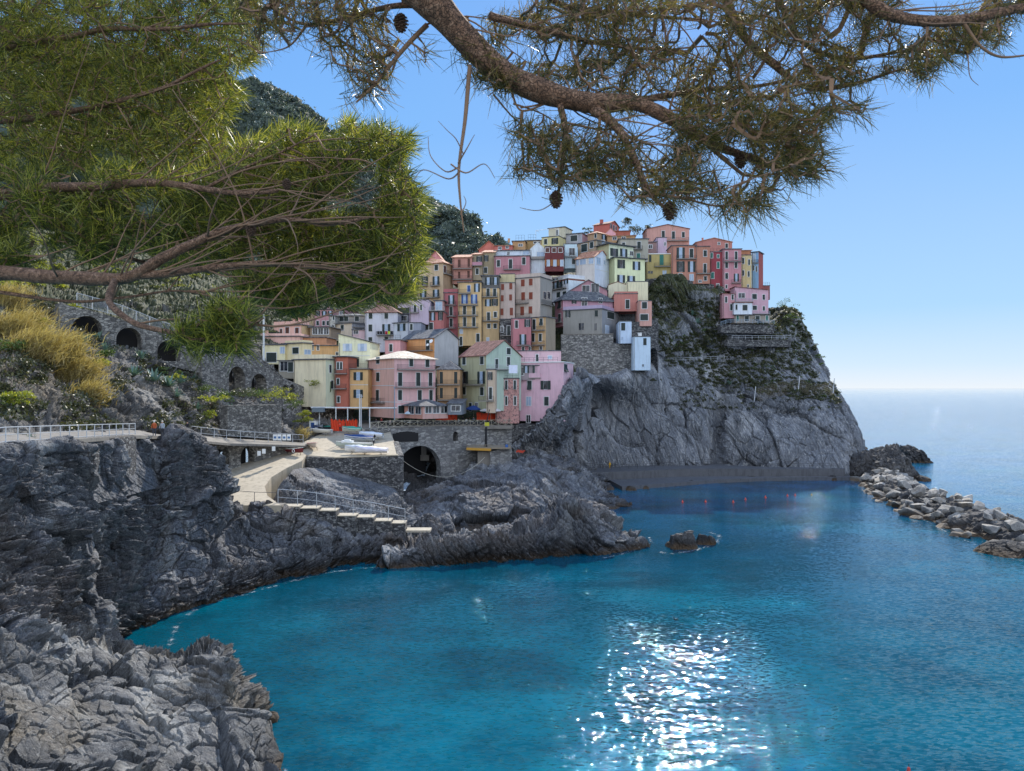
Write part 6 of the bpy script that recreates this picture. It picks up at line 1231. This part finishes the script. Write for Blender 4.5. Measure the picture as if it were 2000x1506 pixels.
for x, y, r, lb in ((1352,616,2.0,'upper one on the headland slope'),(1362,632,2.1,'lower one on the headland slope'),(1383,620,1.8,'right one on the headland slope'),(1425,752,1.6,'above the right cliff face'),(1600,688,1.5,'on the headland skyline')): agave(A_+lb, x, y, r, None, 'agave', ('headland_cliff',))
t_ = P(637, 772, 156.5); m = MB()
for dx, h_ in ((-.9,3.4),(-.5,4.4),(-.1,5.2),(.3,4.8),(.7,4.0),(1.0,3.0)): m.tube([t_+np.array((dx*.3, 0, 0)), t_+np.array((dx*.9, 0, h_*.3)), t_+np.array((dx, 0, h_))], [.22, .2, .1], 7)
tag(m.build('cactus', simple('cactus_skin', (.07, .09, .04), .7), None, True), 'tall many-stemmed cactus against the blank beige wall', 'cactus')
# golden reeds on the left
def reeds(label, x, y, w, h_, n, seed, mat='dry'):
    r = hit(x, y, ['left_hillside'])
    if r is None: return
    c = np.array(r[0]); g = np.random.default_rng(seed); px = g.normal(size=(n, 3))*np.array((w, w*.6, w*.45)); px[:, 2] -= px[:, 1]*-.6; b = c+px; L = h_*g.uniform(.5, 1.1, n); d = g.normal(size=(n, 3))*.45+np.array((.55, -.25, 1.0)); d /= np.linalg.norm(d, axis=1, keepdims=True)
    s = np.cross(d, g.normal(size=(n, 3))); s /= np.linalg.norm(s, axis=1, keepdims=True); s *= .022
    tip = b+d*L[:, None]+np.array((.35, -.2, -.35))*(L[:, None]*.5); mid = b+d*(L*.55)[:, None]
    v = np.stack((b-s, b+s, mid+s, mid-s, tip+s*.4, tip-s*.4), 1).reshape(-1, 3); i = np.arange(n)[:, None]*6; f = np.concatenate((i+np.array((0, 1, 2, 3)), i+np.array((3, 2, 4, 5)))); 
    o = link('reed_clump', mesh_np('reed_clump', v, f), M[mat]); tag(o, label, 'reeds')
for x, y, w, h_, n, lb in ((20,650,1.4,2.0,2600,'golden dry reed clump at the left edge'),(60,690,1.6,2.2,4200,'golden dry reed clump in the middle of the reed bank'),(105,690,1.6,2.0,4200,'tallest golden reed clump on the bank'),(140,735,1.4,1.9,3600,'golden reed clump spilling down toward the path'),(170,775,1.0,1.4,1800,'lowest drooping wisps of the golden reeds'),(5,590,1.8,2.0,2600,'golden reeds in the upper left corner of the slope'),(45,640,1.4,1.9,2600,'golden reed clump behind the shrubs')): reeds(lb, x, y, w, h_, n, int(x))
reeds('brown dry tuft on the corner below the small arches', 583, 850, .9, 1.1, 700, 9)
# ================= the two pines in front =================
def barkmat():
    m, nt, out = newmat('pine_bark'); n = N(nt); p = n('BsdfPrincipled'); v = n.pos()
    vo = n('TexVoronoi', i_Vector=n.mix(.1, v, n('TexNoise', i_Vector=v, i_Scale=9.0).outputs['Color']), feature='DISTANCE_TO_EDGE'); vo.inputs['Scale'].default_value = 75
    e = n.ramp(vo.outputs['Distance'], [(0, g3(0)), (.10, g3(1))]); f = n.noise(v, 30, 7, .7)
    c = n.ramp(f, [(.3, (.07, .04, .025)), (.5, (.24, .135, .08)), (.7, (.42, .27, .18))]); c = n.mix(.5, c, e, 'MULTIPLY')
    n.set(p, 'Base Color', c); p.inputs['Roughness'].default_value = .85; n.set(p, 'Normal', n.bump(n.math('ADD', e, n.math('MULTIPLY', f, 1.2)), 1.0, .012)); nt.links.new(p.outputs[0], out.inputs[0]); return m
M['bark'] = barkmat()
M['twigb'] = simple('pine_twig', (.24, .145, .085), .8, 0, .4, 8)
M['needL'] = leafmat('pine_needles', [(.2, (.018, .03, .009, 1)), (.48, (.085, .12, .022, 1)), (.74, (.36, .36, .07, 1))], .42, .42, .45, .4)
M['needR'] = leafmat('pine_needles_dark', [(.15, (.02, .028, .010, 1)), (.5, (.07, .075, .02, 1)), (.8, (.26, .19, .06, 1))], .4, .4, .5, .4)
def wander(pts, r0, r1, seed, amp=.02, n=10):
    A = np.array([P(*p) for p in pts]); m = (len(A)-1)*n+1; t = np.linspace(0, len(A)-1-1e-9, m); i = t.astype(int); f = (t-i)[:, None]; g = lambda j: A[np.clip(j, 0, len(A)-1)]
    p0, p1, p2, p3 = g(i-1), g(i), g(i+1), g(i+2); q = .5*((2*p1)+(p2-p0)*f+(2*p0-5*p1+4*p2-p3)*f**2+(3*p1-p0-3*p2+p3)*f**3)
    q = q+np.stack((vn(q*2.2, seed), vn(q*2.2, seed+1), vn(q*2.2, seed+2)), 1)*amp
    k = np.linspace(0, 1, m); r = r0*(1-k)+r1*k; r = r*(1+.12*vn(q*7, seed+3)); return q, r
def pine(name, label, limbs, regions, ntuft, needmat, seed, spacing, tuftlen=(.08, .13), upbias=.3, trunk=None, cones=(), nw=.0015, tw=1.0, whips=(0, 1, (1, 0, 0), .005), lean=(0, 0, 0)):
    g = np.random.default_rng(seed); rnd = random.Random(seed); base = Vector(trunk[0]) if trunk else Vector((0, 0, 0)); t = thing(name, label, 'tree', base)
    if trunk:
        m = MB(); m.tube([Vector(p) for p in trunk], [.22, .19, .16, .12][:len(trunk)], 12); m.build('trunk', M['bark'], t, True)
    nodes = []; par = []; frm = []
    for li, (pts, r0, r1, grow) in enumerate(limbs):
        q, r = wander(pts, r0, r1, seed+li*7, .02 if r0 > .012 else .035); m = MB(); m.tube(q, list(r), 9 if r0 > .02 else 6); m.build('branch', M['bark'] if r0 > .012 else M['twigb'], t, True)
        if grow:
            for a in q[::2]: nodes.append(a); par.append(-1)
    # long whippy side shoots off the limbs
    src = [a for a in nodes]; sv = MB()
    def inreg(p_):
        x, y = CX+p_[0]/p_[1]*F, CY+(H-p_[2])/p_[1]*F
        for rg in regions:
            q_ = rg[0]; c_ = False; j = len(q_)-1
            for i in range(len(q_)):
                if (q_[i][1] > y) != (q_[j][1] > y) and x < (q_[j][0]-q_[i][0])*(y-q_[i][1])/(q_[j][1]-q_[i][1]+1e-9)+q_[i][0]: c_ = not c_
                j = i
            if c_: return True
        return False
    made = 0; k = 0
    while made < whips[0] and k < whips[0]*12:
        k += 1
        a = src[rnd.randrange(len(src))]; L_ = rnd.uniform(.35, whips[1]); d_ = np.array(whips[2])+g.normal(size=3)*np.array((.5, .45, .35)); d_ /= np.linalg.norm(d_); b_ = g.normal(size=3)*.35; b_[2] += rnd.uniform(-.5, .3)
        q = [a+d_*L_*s_+b_*L_*(s_**2)*.55+np.array((math.sin(s_*7+k), 0, math.cos(s_*6+k)))*.012 for s_ in np.linspace(0, 1, 9)]
        if not (inreg(q[-1]) and inreg(q[5])): continue
        made += 1
        sv.tube(q, list(np.linspace(whips[3], whips[3]*.3, 9)), 5); 
        for w_ in q[3:]: nodes.append(w_); par.append(-1)
    sv.build('side_shoots', M['twigb'], t, True)
    nl = len(nodes)
    # scatter the shoot ends in the crown volume, connect each to the nearest part already grown
    gx, gy = np.meshgrid(np.arange(-100, 2160, 6), np.arange(-100, 760, 6), indexing='ij'); fl = np.stack((gx.ravel(), gy.ravel(), np.full(gx.size, 4.4)), 1).astype(float); s1 = np.array((.021, .021, 1))
    G1 = (30*vn(fl*s1, 3)+14*vn(fl*np.array((.07, .07, 1)), 5)).reshape(gx.shape); G2 = (30*vn(fl*s1+np.array((0, 0, 5)), 4)).reshape(gx.shape); G3 = vn(fl*np.array((.014, .02, 0))+np.array((0, 0, seed*1.7)), seed).reshape(gx.shape)
    pts = []; tries = 0; tot = sum(a[5] for a in regions)
    for (poly, d0, d1, dens, hole, wgt) in regions:
        px = [p[0] for p in poly]; py = [p[1] for p in poly]; k = 0; want = int(ntuft*wgt/tot); tr = 0
        while k < want and tr < want*30:
            tr += 1; x = rnd.uniform(min(px), max(px)); y = rnd.uniform(min(py), max(py)); ins = False; j = len(poly)-1
            ix, iy = int((x+100)/6), int((y+100)/6); xo, yo = x, y; x += G1[ix, iy]; y += G2[ix, iy]
            for i in range(len(poly)):
                if (py[i] > y) != (py[j] > y) and x < (px[j]-px[i])*(y-py[i])/(py[j]-py[i]+1e-9)+px[i]: ins = not ins
                j = i
            if not ins: continue
            if hole > -1 and G3[ix, iy] < hole: continue
            x, y = xo, yo; D = rnd.uniform(d0, d1); pts.append(P(x, y, D)); k += 1
    pts = np.array(pts); from mathutils.kdtree import KDTree
    kd = KDTree(nl)
    for i in range(nl): kd.insert(Vector(nodes[i]), i)
    kd.balance(); dist = np.array([kd.find(Vector(p))[2] for p in pts]); order = np.argsort(dist)
    NP = np.zeros((nl+len(pts)*3, 3)); NP[:nl] = np.array(nodes); PR = [-1]*nl; cnt = nl; tips = []
    DL = np.zeros(nl+len(pts)*3)
    for oi in order:
        p = pts[oi]; d2 = ((NP[:cnt]-p)**2).sum(1)**.5+DL[:cnt]*.35; j = int(d2.argmin()); a = NP[j]; L = np.linalg.norm(p-a)
        mid = (a+p)/2+g.normal(size=3)*L*.09+np.array((0, 0, -.10*L)); NP[cnt] = mid; PR.append(j); DL[cnt] = DL[j]+L*.5; NP[cnt+1] = p; PR.append(cnt); DL[cnt+1] = DL[j]+L; tips.append(cnt+1); cnt += 2
    desc = np.ones(cnt)
    for i in range(cnt-1, nl-1, -1):
        if PR[i] >= 0: desc[PR[i]] += desc[i]
    # twigs as three-sided tubes, in numpy
    ci = np.arange(nl, cnt); pi_ = np.array([PR[i] for i in ci]); A = NP[pi_]; B = NP[ci]; ra = tw*.0011*np.minimum(desc[pi_], desc[ci]*1.6)**.42+.0007; rb_ = tw*.0011*desc[ci]**.42+.0005
    d = B-A; d /= np.linalg.norm(d, axis=1, keepdims=True)+1e-9; u = np.cross(d, np.array((.3, .5, .8))); u /= np.linalg.norm(u, axis=1, keepdims=True)+1e-9; w = np.cross(d, u); V = []
    for P_, rr in ((A, ra), (B, rb_)):
        for k in range(3): an = 2*math.pi*k/3; V.append(P_+(u*math.cos(an)+w*math.sin(an))*rr[:, None])
    V = np.stack(V, 1).reshape(-1, 3); i = np.arange(len(ci))[:, None]*6; f = np.concatenate([i+np.array(q) for q in ((0, 1, 4, 3), (1, 2, 5, 4), (2, 0, 3, 5))]); link('twigs', mesh_np('twigs', V-np.array(base), f), M['twigb'], t)
    # needles in brushes around the shoot ends
    T = np.array(tips); E = NP[T]; S0 = NP[[PR[i] for i in T]]; dr = E-S0; dr /= np.linalg.norm(dr, axis=1, keepdims=True)+1e-9; dr = dr+np.array((0, 0, upbias))+np.array(lean); dr /= np.linalg.norm(dr, axis=1, keepdims=True)
    nn = spacing; m = len(T); D_ = np.repeat(dr, nn, 0); P0 = np.repeat(E, nn, 0); sc = np.repeat(g.uniform(.8, 1.2, m), nn); shl = g.uniform(-.12, .03, m*nn)*sc; ph = g.uniform(0, 6.283, m*nn); sp = g.uniform(.35, 1.05, m*nn)
    u = np.cross(D_, np.array((.2, .9, .3))); u /= np.linalg.norm(u, axis=1, keepdims=True)+1e-9; w = np.cross(D_, u); rad = u*np.cos(ph)[:, None]+w*np.sin(ph)[:, None]
    nd = D_*np.cos(sp)[:, None]+rad*np.sin(sp)[:, None]; nd[:, 2] -= .12; L = g.uniform(tuftlen[0], tuftlen[1], m*nn)*sc; b = P0+D_*shl[:, None]; tip = b+nd*L[:, None]
    view = np.array((0, 0, H))-b; sd = np.cross(nd, g.normal(size=(m*nn, 3))); sd /= np.linalg.norm(sd, axis=1, keepdims=True)+1e-9; sd *= nw
    mid = b+nd*(L*.5)[:, None]+rad*(L*.03)[:, None]
    V = np.stack((b-sd, b+sd, mid+sd, mid-sd, tip+sd*.3, tip-sd*.3), 1).reshape(-1, 3); i = np.arange(m*nn)[:, None]*6; f = np.concatenate((i+np.array((0, 1, 2, 3)), i+np.array((3, 2, 4, 5)))); link('needles', mesh_np('needles', V-np.array(base), f), M[needmat], t)
    for (x, y, D, r) in cones:
        c = P(x, y, D); m = MB()
        for k in range(60):
            s = (k+.5)/60; th = k*2.399; z = -r*1.25+2.5*r*s; rr = r*math.sqrt(max(.03, 1-(2*s-1)**2))*(1.0 if s < .5 else .9); cc = np.array((math.cos(th), math.sin(th), 0)); tn = np.array((-math.sin(th), math.cos(th), 0)); q = c+cc*rr*.6+np.array((0, 0, -z)); o_ = cc*rr*.5+np.array((0, 0, -r*.12)); wv = tn*r*.22
            m.add([q-wv, q+wv, q+o_+wv*.7, q+o_-wv*.7, q+np.array((0, 0, r*.16))-wv, q+np.array((0, 0, r*.16))+wv, q+o_+wv*.7+np.array((0, 0, r*.14)), q+o_-wv*.7+np.array((0, 0, r*.14))], [(3, 2, 1, 0), (4, 5, 6, 7), (0, 1, 5, 4), (1, 2, 6, 5), (2, 3, 7, 6), (3, 0, 4, 7)])
        m.lathe([(r*.2, -r*1.1), (r*.55, -r*.6), (r*.6, 0), (r*.5, r*.6), (r*.15, r*1.1)], tuple(c), 8); m.build('pine_cone', M['cone'], t)
    return t
M['cone'] = simple('cone_scales', (.10, .06, .04), .8, 0, .3, 20)
L1 = [([(-160,400,6.2),(0,380,5.9),(90,368,5.7),(200,362,5.5),(300,357,5.4),(400,368,5.3),(470,376,5.2),(540,368,5.1)], .055, .012, True),
      ([(-120,420,6.6),(20,432,6.4),(100,446,6.3),(200,458,6.2),(300,458,6.1),(350,440,6.0),(420,420,5.9)], .042, .008, True),
      ([(-160,545,5.4),(0,532,5.2),(100,545,5.1),(200,547,5.0),(262,540,4.95),(320,498,4.9),(400,462,4.9),(480,442,4.9),(560,431,4.85),(640,438,4.8),(720,424,4.8)], .062, .008, True),
      ([(255,543,4.95),(350,530,4.9),(450,516,4.9),(540,513,4.9),(640,522,4.85),(730,540,4.8)], .032, .006, True),
      ([(222,552,4.95),(220,590,4.6),(262,632,4.4),(330,650,4.3),(415,668,4.2),(470,652,4.2),(520,625,4.1)], .026, .005, True),
      ([(-80,560,5.3),(80,582,5.2),(220,586,5.1),(350,572,5.0),(460,590,4.9)], .016, .004, True),
      ([(-120,250,7.0),(60,232,6.8),(200,205,6.6),(330,165,6.4),(430,120,6.3)], .04, .008, True),
      ([(-120,90,7.0),(60,85,6.8),(200,60,6.6),(350,55,6.4),(480,40,6.3)], .04, .008, True),
      ([(150,460,6.2),(300,520,6.0),(380,480,5.8),(500,450,5.6),(620,350,5.4),(700,290,5.3)], .018, .005, True),
      ([(400,366,5.3),(470,330,5.3),(560,290,5.3),(620,262,5.3)], .014, .004, True)]
RL = [([(-60,-60),(505,-60),(520,40),(490,110),(450,150),(455,220),(445,300),(330,330),(120,345),(-60,350)], 6.4, 8.4, 1, -.6, 3.0),
      ([(-60,330),(330,330),(450,300),(520,262),(600,250),(680,235),(760,235),(815,270),(800,330),(820,400),(830,470),(822,540),(780,575),(700,595),(640,585),(560,560),(420,520),(300,500),(100,480),(-60,470)], 5.3, 7.2, 1, -.42, 3.6),
      ([(430,520),(700,590),(800,560),(820,590),(740,625),(600,600),(480,590)], 5.0, 6.0, 1, -.1, .35),
      ([(380,610),(470,590),(490,640),(470,690),(380,660),(340,640)], 4.0, 4.5, 1, -1, .14),
      ([(-60,470),(220,490),(260,520),(0,515),(-60,520)], 5.2, 6.2, 1, .1, .25), ([(150,480),(210,460),(240,520),(180,530)], 5.4, 6, 1, -1, .05)]
pine('pine_tree', 'dense sunlit pine with reddish boughs filling the upper left', L1, RL, 10500, 'needL', 21, 13, (.10, .16), .35,
     [(-5.2, 5.8, 15), (-5.0, 5.9, 19), (-4.7, 6.0, 23), (-4.4, 6.1, 30)], [(490,448,4.85,.035),(560,360,4.9,.03),(645,550,4.8,.035),(372,658,4.25,.03)], .0026, 1.8, (170, 1.2, (1.0, -.05, .05), .0075), (.5, 0, .1))
R1 = [([(720,-90,3.1),(830,0,3.1),(900,72,3.15),(980,142,3.2),(1060,182,3.2),(1150,205,3.25),(1235,206,3.3),(1320,240,3.3),(1400,287,3.35),(1480,310,3.35),(1600,345,3.4)], .080, .006, True),
      ([(1150,206,3.25),(1195,240,3.2),(1230,300,3.15),(1262,370,3.1),(1300,408,3.1)], .026, .006, True),
      ([(1095,195,3.2),(1102,260,3.15),(1092,330,3.1),(1086,378,3.1)], .016, .006, True),
      ([(917,128,3.15),(906,230,3.1),(893,330,3.05),(896,400,3.0),(902,462,3.0)], .011, .002, False),
      ([(893,322,3.05),(870,330,3.0),(840,300,3.0),(835,262,3.0)], .004, .001, False), ([(893,326,3.05),(920,340,3.0),(955,322,3.0),(975,350,3.0)], .004, .001, False), ([(893,326,3.05),(870,345,3.05),(820,330,3.05),(800,355,3.05)], .004, .001, False), ([(895,318,3.05),(915,290,3.0),(935,262,3.0)], .004, .001, False),
      ([(898,300,3.05),(885,270,3.0),(868,252,3.0),(850,232,3.0)], .003, .001, False),([(902,420,3.0),(912,398,3.0),(908,384,3.0)], .003, .001, False),([(1090,385,3.1),(1050,410,3.1),(1010,402,3.1)], .003, .001, False),
      ([(1200,208,3.3),(1300,190,3.5),(1400,175,3.6),(1500,160,3.7),(1600,130,3.8)], .02, .005, True),
      ([(1395,-60,3.8),(1440,50,3.8),(1500,120,3.7),(1570,172,3.7),(1660,160,3.7),(1760,130,3.7)], .028, .006, True),
      ([(1630,-60,3.4),(1700,15,3.4),(1760,40,3.4),(1840,42,3.4),(1920,28,3.4),(2010,8,3.4),(2100,-20,3.4)], .032, .02, True),
      ([(1500,-60,3.9),(1540,30,3.9),(1580,90,3.8),(1660,115,3.8),(1780,95,3.8),(1880,100,3.8)], .018, .005, True),
      ([(1880,50,3.4),(1910,100,3.4),(1950,122,3.4),(2010,115,3.4)], .009, .004, False), ([(1890,110,3.4),(1893,150,3.4),(1910,168,3.4)], .003, .001, False),
      ([(870,20,3.2),(760,18,3.3),(660,40,3.4),(590,45,3.4),(530,15,3.4)], .015, .005, True), ([(840,50,3.2),(790,110,3.2),(745,165,3.2),(700,205,3.2)], .012, .004, True), ([(600,45,3.4),(560,90,3.4),(515,105,3.4)], .006, .002, True),
      ([(1090,190,3.2),(1020,220,3.2),(985,170,3.2),(950,190,3.2)], .006, .002, True), ([(1320,242,3.3),(1420,330,3.3),(1460,350,3.3),(1540,340,3.3)], .012, .004, True),
      ([(1262,370,3.1),(1330,390,3.1),(1400,410,3.1),(1470,400,3.1)], .007, .003, True), ([(1180,240,3.2),(1170,300,3.2),(1130,330,3.2),(1040,340,3.2)], .007, .003, True),
      ([(960,30,3.2),(1060,60,3.4),(1200,90,3.6),(1320,100,3.8)], .02, .005, True), ([(1000,-60,3.4),(1100,10,3.6),(1250,30,3.8),(1380,40,3.9)], .02, .005, True)]
RR = [([(980,-60),(1700,-60),(1650,60),(1600,170),(1480,200),(1330,215),(1180,190),(1080,170),(1000,120),(950,60)], 3.2, 4.4, 1, -.3, 2.4),
      ([(1650,-60),(2060,-60),(2060,60),(1960,70),(1880,120),(1780,150),(1640,165),(1560,180),(1600,80)], 3.4, 4.2, 1, -.3, 1.2),
      ([(1180,200),(1400,200),(1560,200),(1640,185),(1720,215),(1700,290),(1600,350),(1480,330),(1380,300),(1280,240)], 3.0, 3.8, 1, -.1, .95),
      ([(1020,250),(1100,230),(1250,240),(1400,320),(1520,350),(1590,340),(1500,390),(1500,425),(1380,425),(1270,400),(1180,340),(1100,360),(1010,340),(1000,300)], 2.9, 3.5, 1, -.25, .9),
      ([(560,-60),(860,-60),(880,60),(840,120),(780,150),(740,200),(650,195),(640,120),(540,80)], 3.1, 3.6, 1, -.1, .55),
      ([(520,-60),(600,-60),(570,100),(500,120),(430,60)], 3.4, 3.8, 1, -.1, .16), ([(930,80),(1000,150),(1060,200),(1000,200),(960,170),(900,150)], 3.1, 3.4, 1, -.1, .16)]
pine('pine_tree', 'backlit pine bough hanging across the top of the view, with dark cones', R1, RR, 3800, 'needR', 33, 8, (.08, .125), -.05,
     [(-1.6, -1.2, 21), (-1.5, -.6, 23.5), (-1.35, .6, 25.2), (-.9, 2.6, 26.3)], [(783,45,3.2,.032),(1086,390,3.1,.029),(1308,412,3.1,.032),(1447,312,3.3,.03)], .0015, 2.2, (60, .6, (1.0, .15, -.2), .0048), (.55, 0, -.1))
mb = MB(); mb.quad((-14, -8, 21.3), (8, -8, 21.3), (8, 1.2, 21.0), (-14, 1.2, 21.0)); o = mb.build('viewpoint_ground', M['conc']); o['kind'] = 'structure'
# ================= camera, sky, sun =================
cam = bpy.data.cameras.new('camera'); co = bpy.data.objects.new('camera', cam); col.objects.link(co)
co.location = (0, 0, H); co.rotation_euler = (math.radians(90), 0, 0)
cam.sensor_width = 36; cam.lens = 36*F/2000; cam.shift_y = (CY-753)/2000; cam.clip_start = .05; cam.clip_end = 200000
cam.dof.use_dof = True; cam.dof.focus_distance = 150; cam.dof.aperture_fstop = 7.5
scene.camera = co
SEL, SAZ = 38.0, 15.0     # sun elevation, degrees to the right of the view direction
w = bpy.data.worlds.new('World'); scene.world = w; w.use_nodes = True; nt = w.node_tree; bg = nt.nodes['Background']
sky = nt.nodes.new('ShaderNodeTexSky'); sky.sky_type = 'NISHITA'; sky.sun_disc = False; sky.sun_elevation = math.radians(SEL); sky.sun_rotation = math.radians(SAZ)
sky.air_density = 1.0; sky.dust_density = .4; sky.ozone_density = 2.5; sky.altitude = 0
n = N(nt); tc = nt.nodes.new('ShaderNodeTexCoord'); sp = n('SeparateXYZ', i_Vector=tc.outputs['Generated'])
# the clear blue of a dry winter day laid over the physical sky, with an added brighter, milkier part behind the camera to lift shaded facades
grad = n.ramp(sp.outputs['Z'], [(0.0, (.84, .91, .96)), (.03, (.64, .83, 1.0)), (.1, (.39, .69, 1.0)), (.33, (.19, .47, .97)), (.55, (.14, .38, .90)), (1, (.16, .33, .66))])
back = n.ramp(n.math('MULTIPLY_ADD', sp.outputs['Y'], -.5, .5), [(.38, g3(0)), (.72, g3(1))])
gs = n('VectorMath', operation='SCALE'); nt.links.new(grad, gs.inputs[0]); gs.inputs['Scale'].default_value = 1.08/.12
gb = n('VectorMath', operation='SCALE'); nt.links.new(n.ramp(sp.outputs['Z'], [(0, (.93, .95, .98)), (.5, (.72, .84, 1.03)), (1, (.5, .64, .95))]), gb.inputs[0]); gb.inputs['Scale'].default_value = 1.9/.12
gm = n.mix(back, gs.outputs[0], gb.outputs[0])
sky10 = n('VectorMath', operation='SCALE'); nt.links.new(sky.outputs[0], sky10.inputs[0]); sky10.inputs['Scale'].default_value = 1
lim = n('VectorMath', operation='MINIMUM'); nt.links.new(sky10.outputs[0], lim.inputs[0]); lim.inputs[1].default_value = (5, 5, 6)
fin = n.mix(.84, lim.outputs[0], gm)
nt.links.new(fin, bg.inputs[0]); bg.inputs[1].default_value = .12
sl = bpy.data.lights.new('sun', 'SUN'); so = bpy.data.objects.new('sun', sl); col.objects.link(so)
sl.energy = 6.0; sl.angle = math.radians(.53); sl.color = (1, .93, .82)
d = Vector((math.sin(math.radians(SAZ))*math.cos(math.radians(SEL)), math.cos(math.radians(SAZ))*math.cos(math.radians(SEL)), math.sin(math.radians(SEL))))
so.rotation_euler = d.to_track_quat('Z', 'Y').to_euler(); so.location = (60, 100, 120)
scene.view_settings.view_transform = 'Standard'; scene.view_settings.look = 'None'; scene.view_settings.exposure = 0; scene.view_settings.gamma = 1
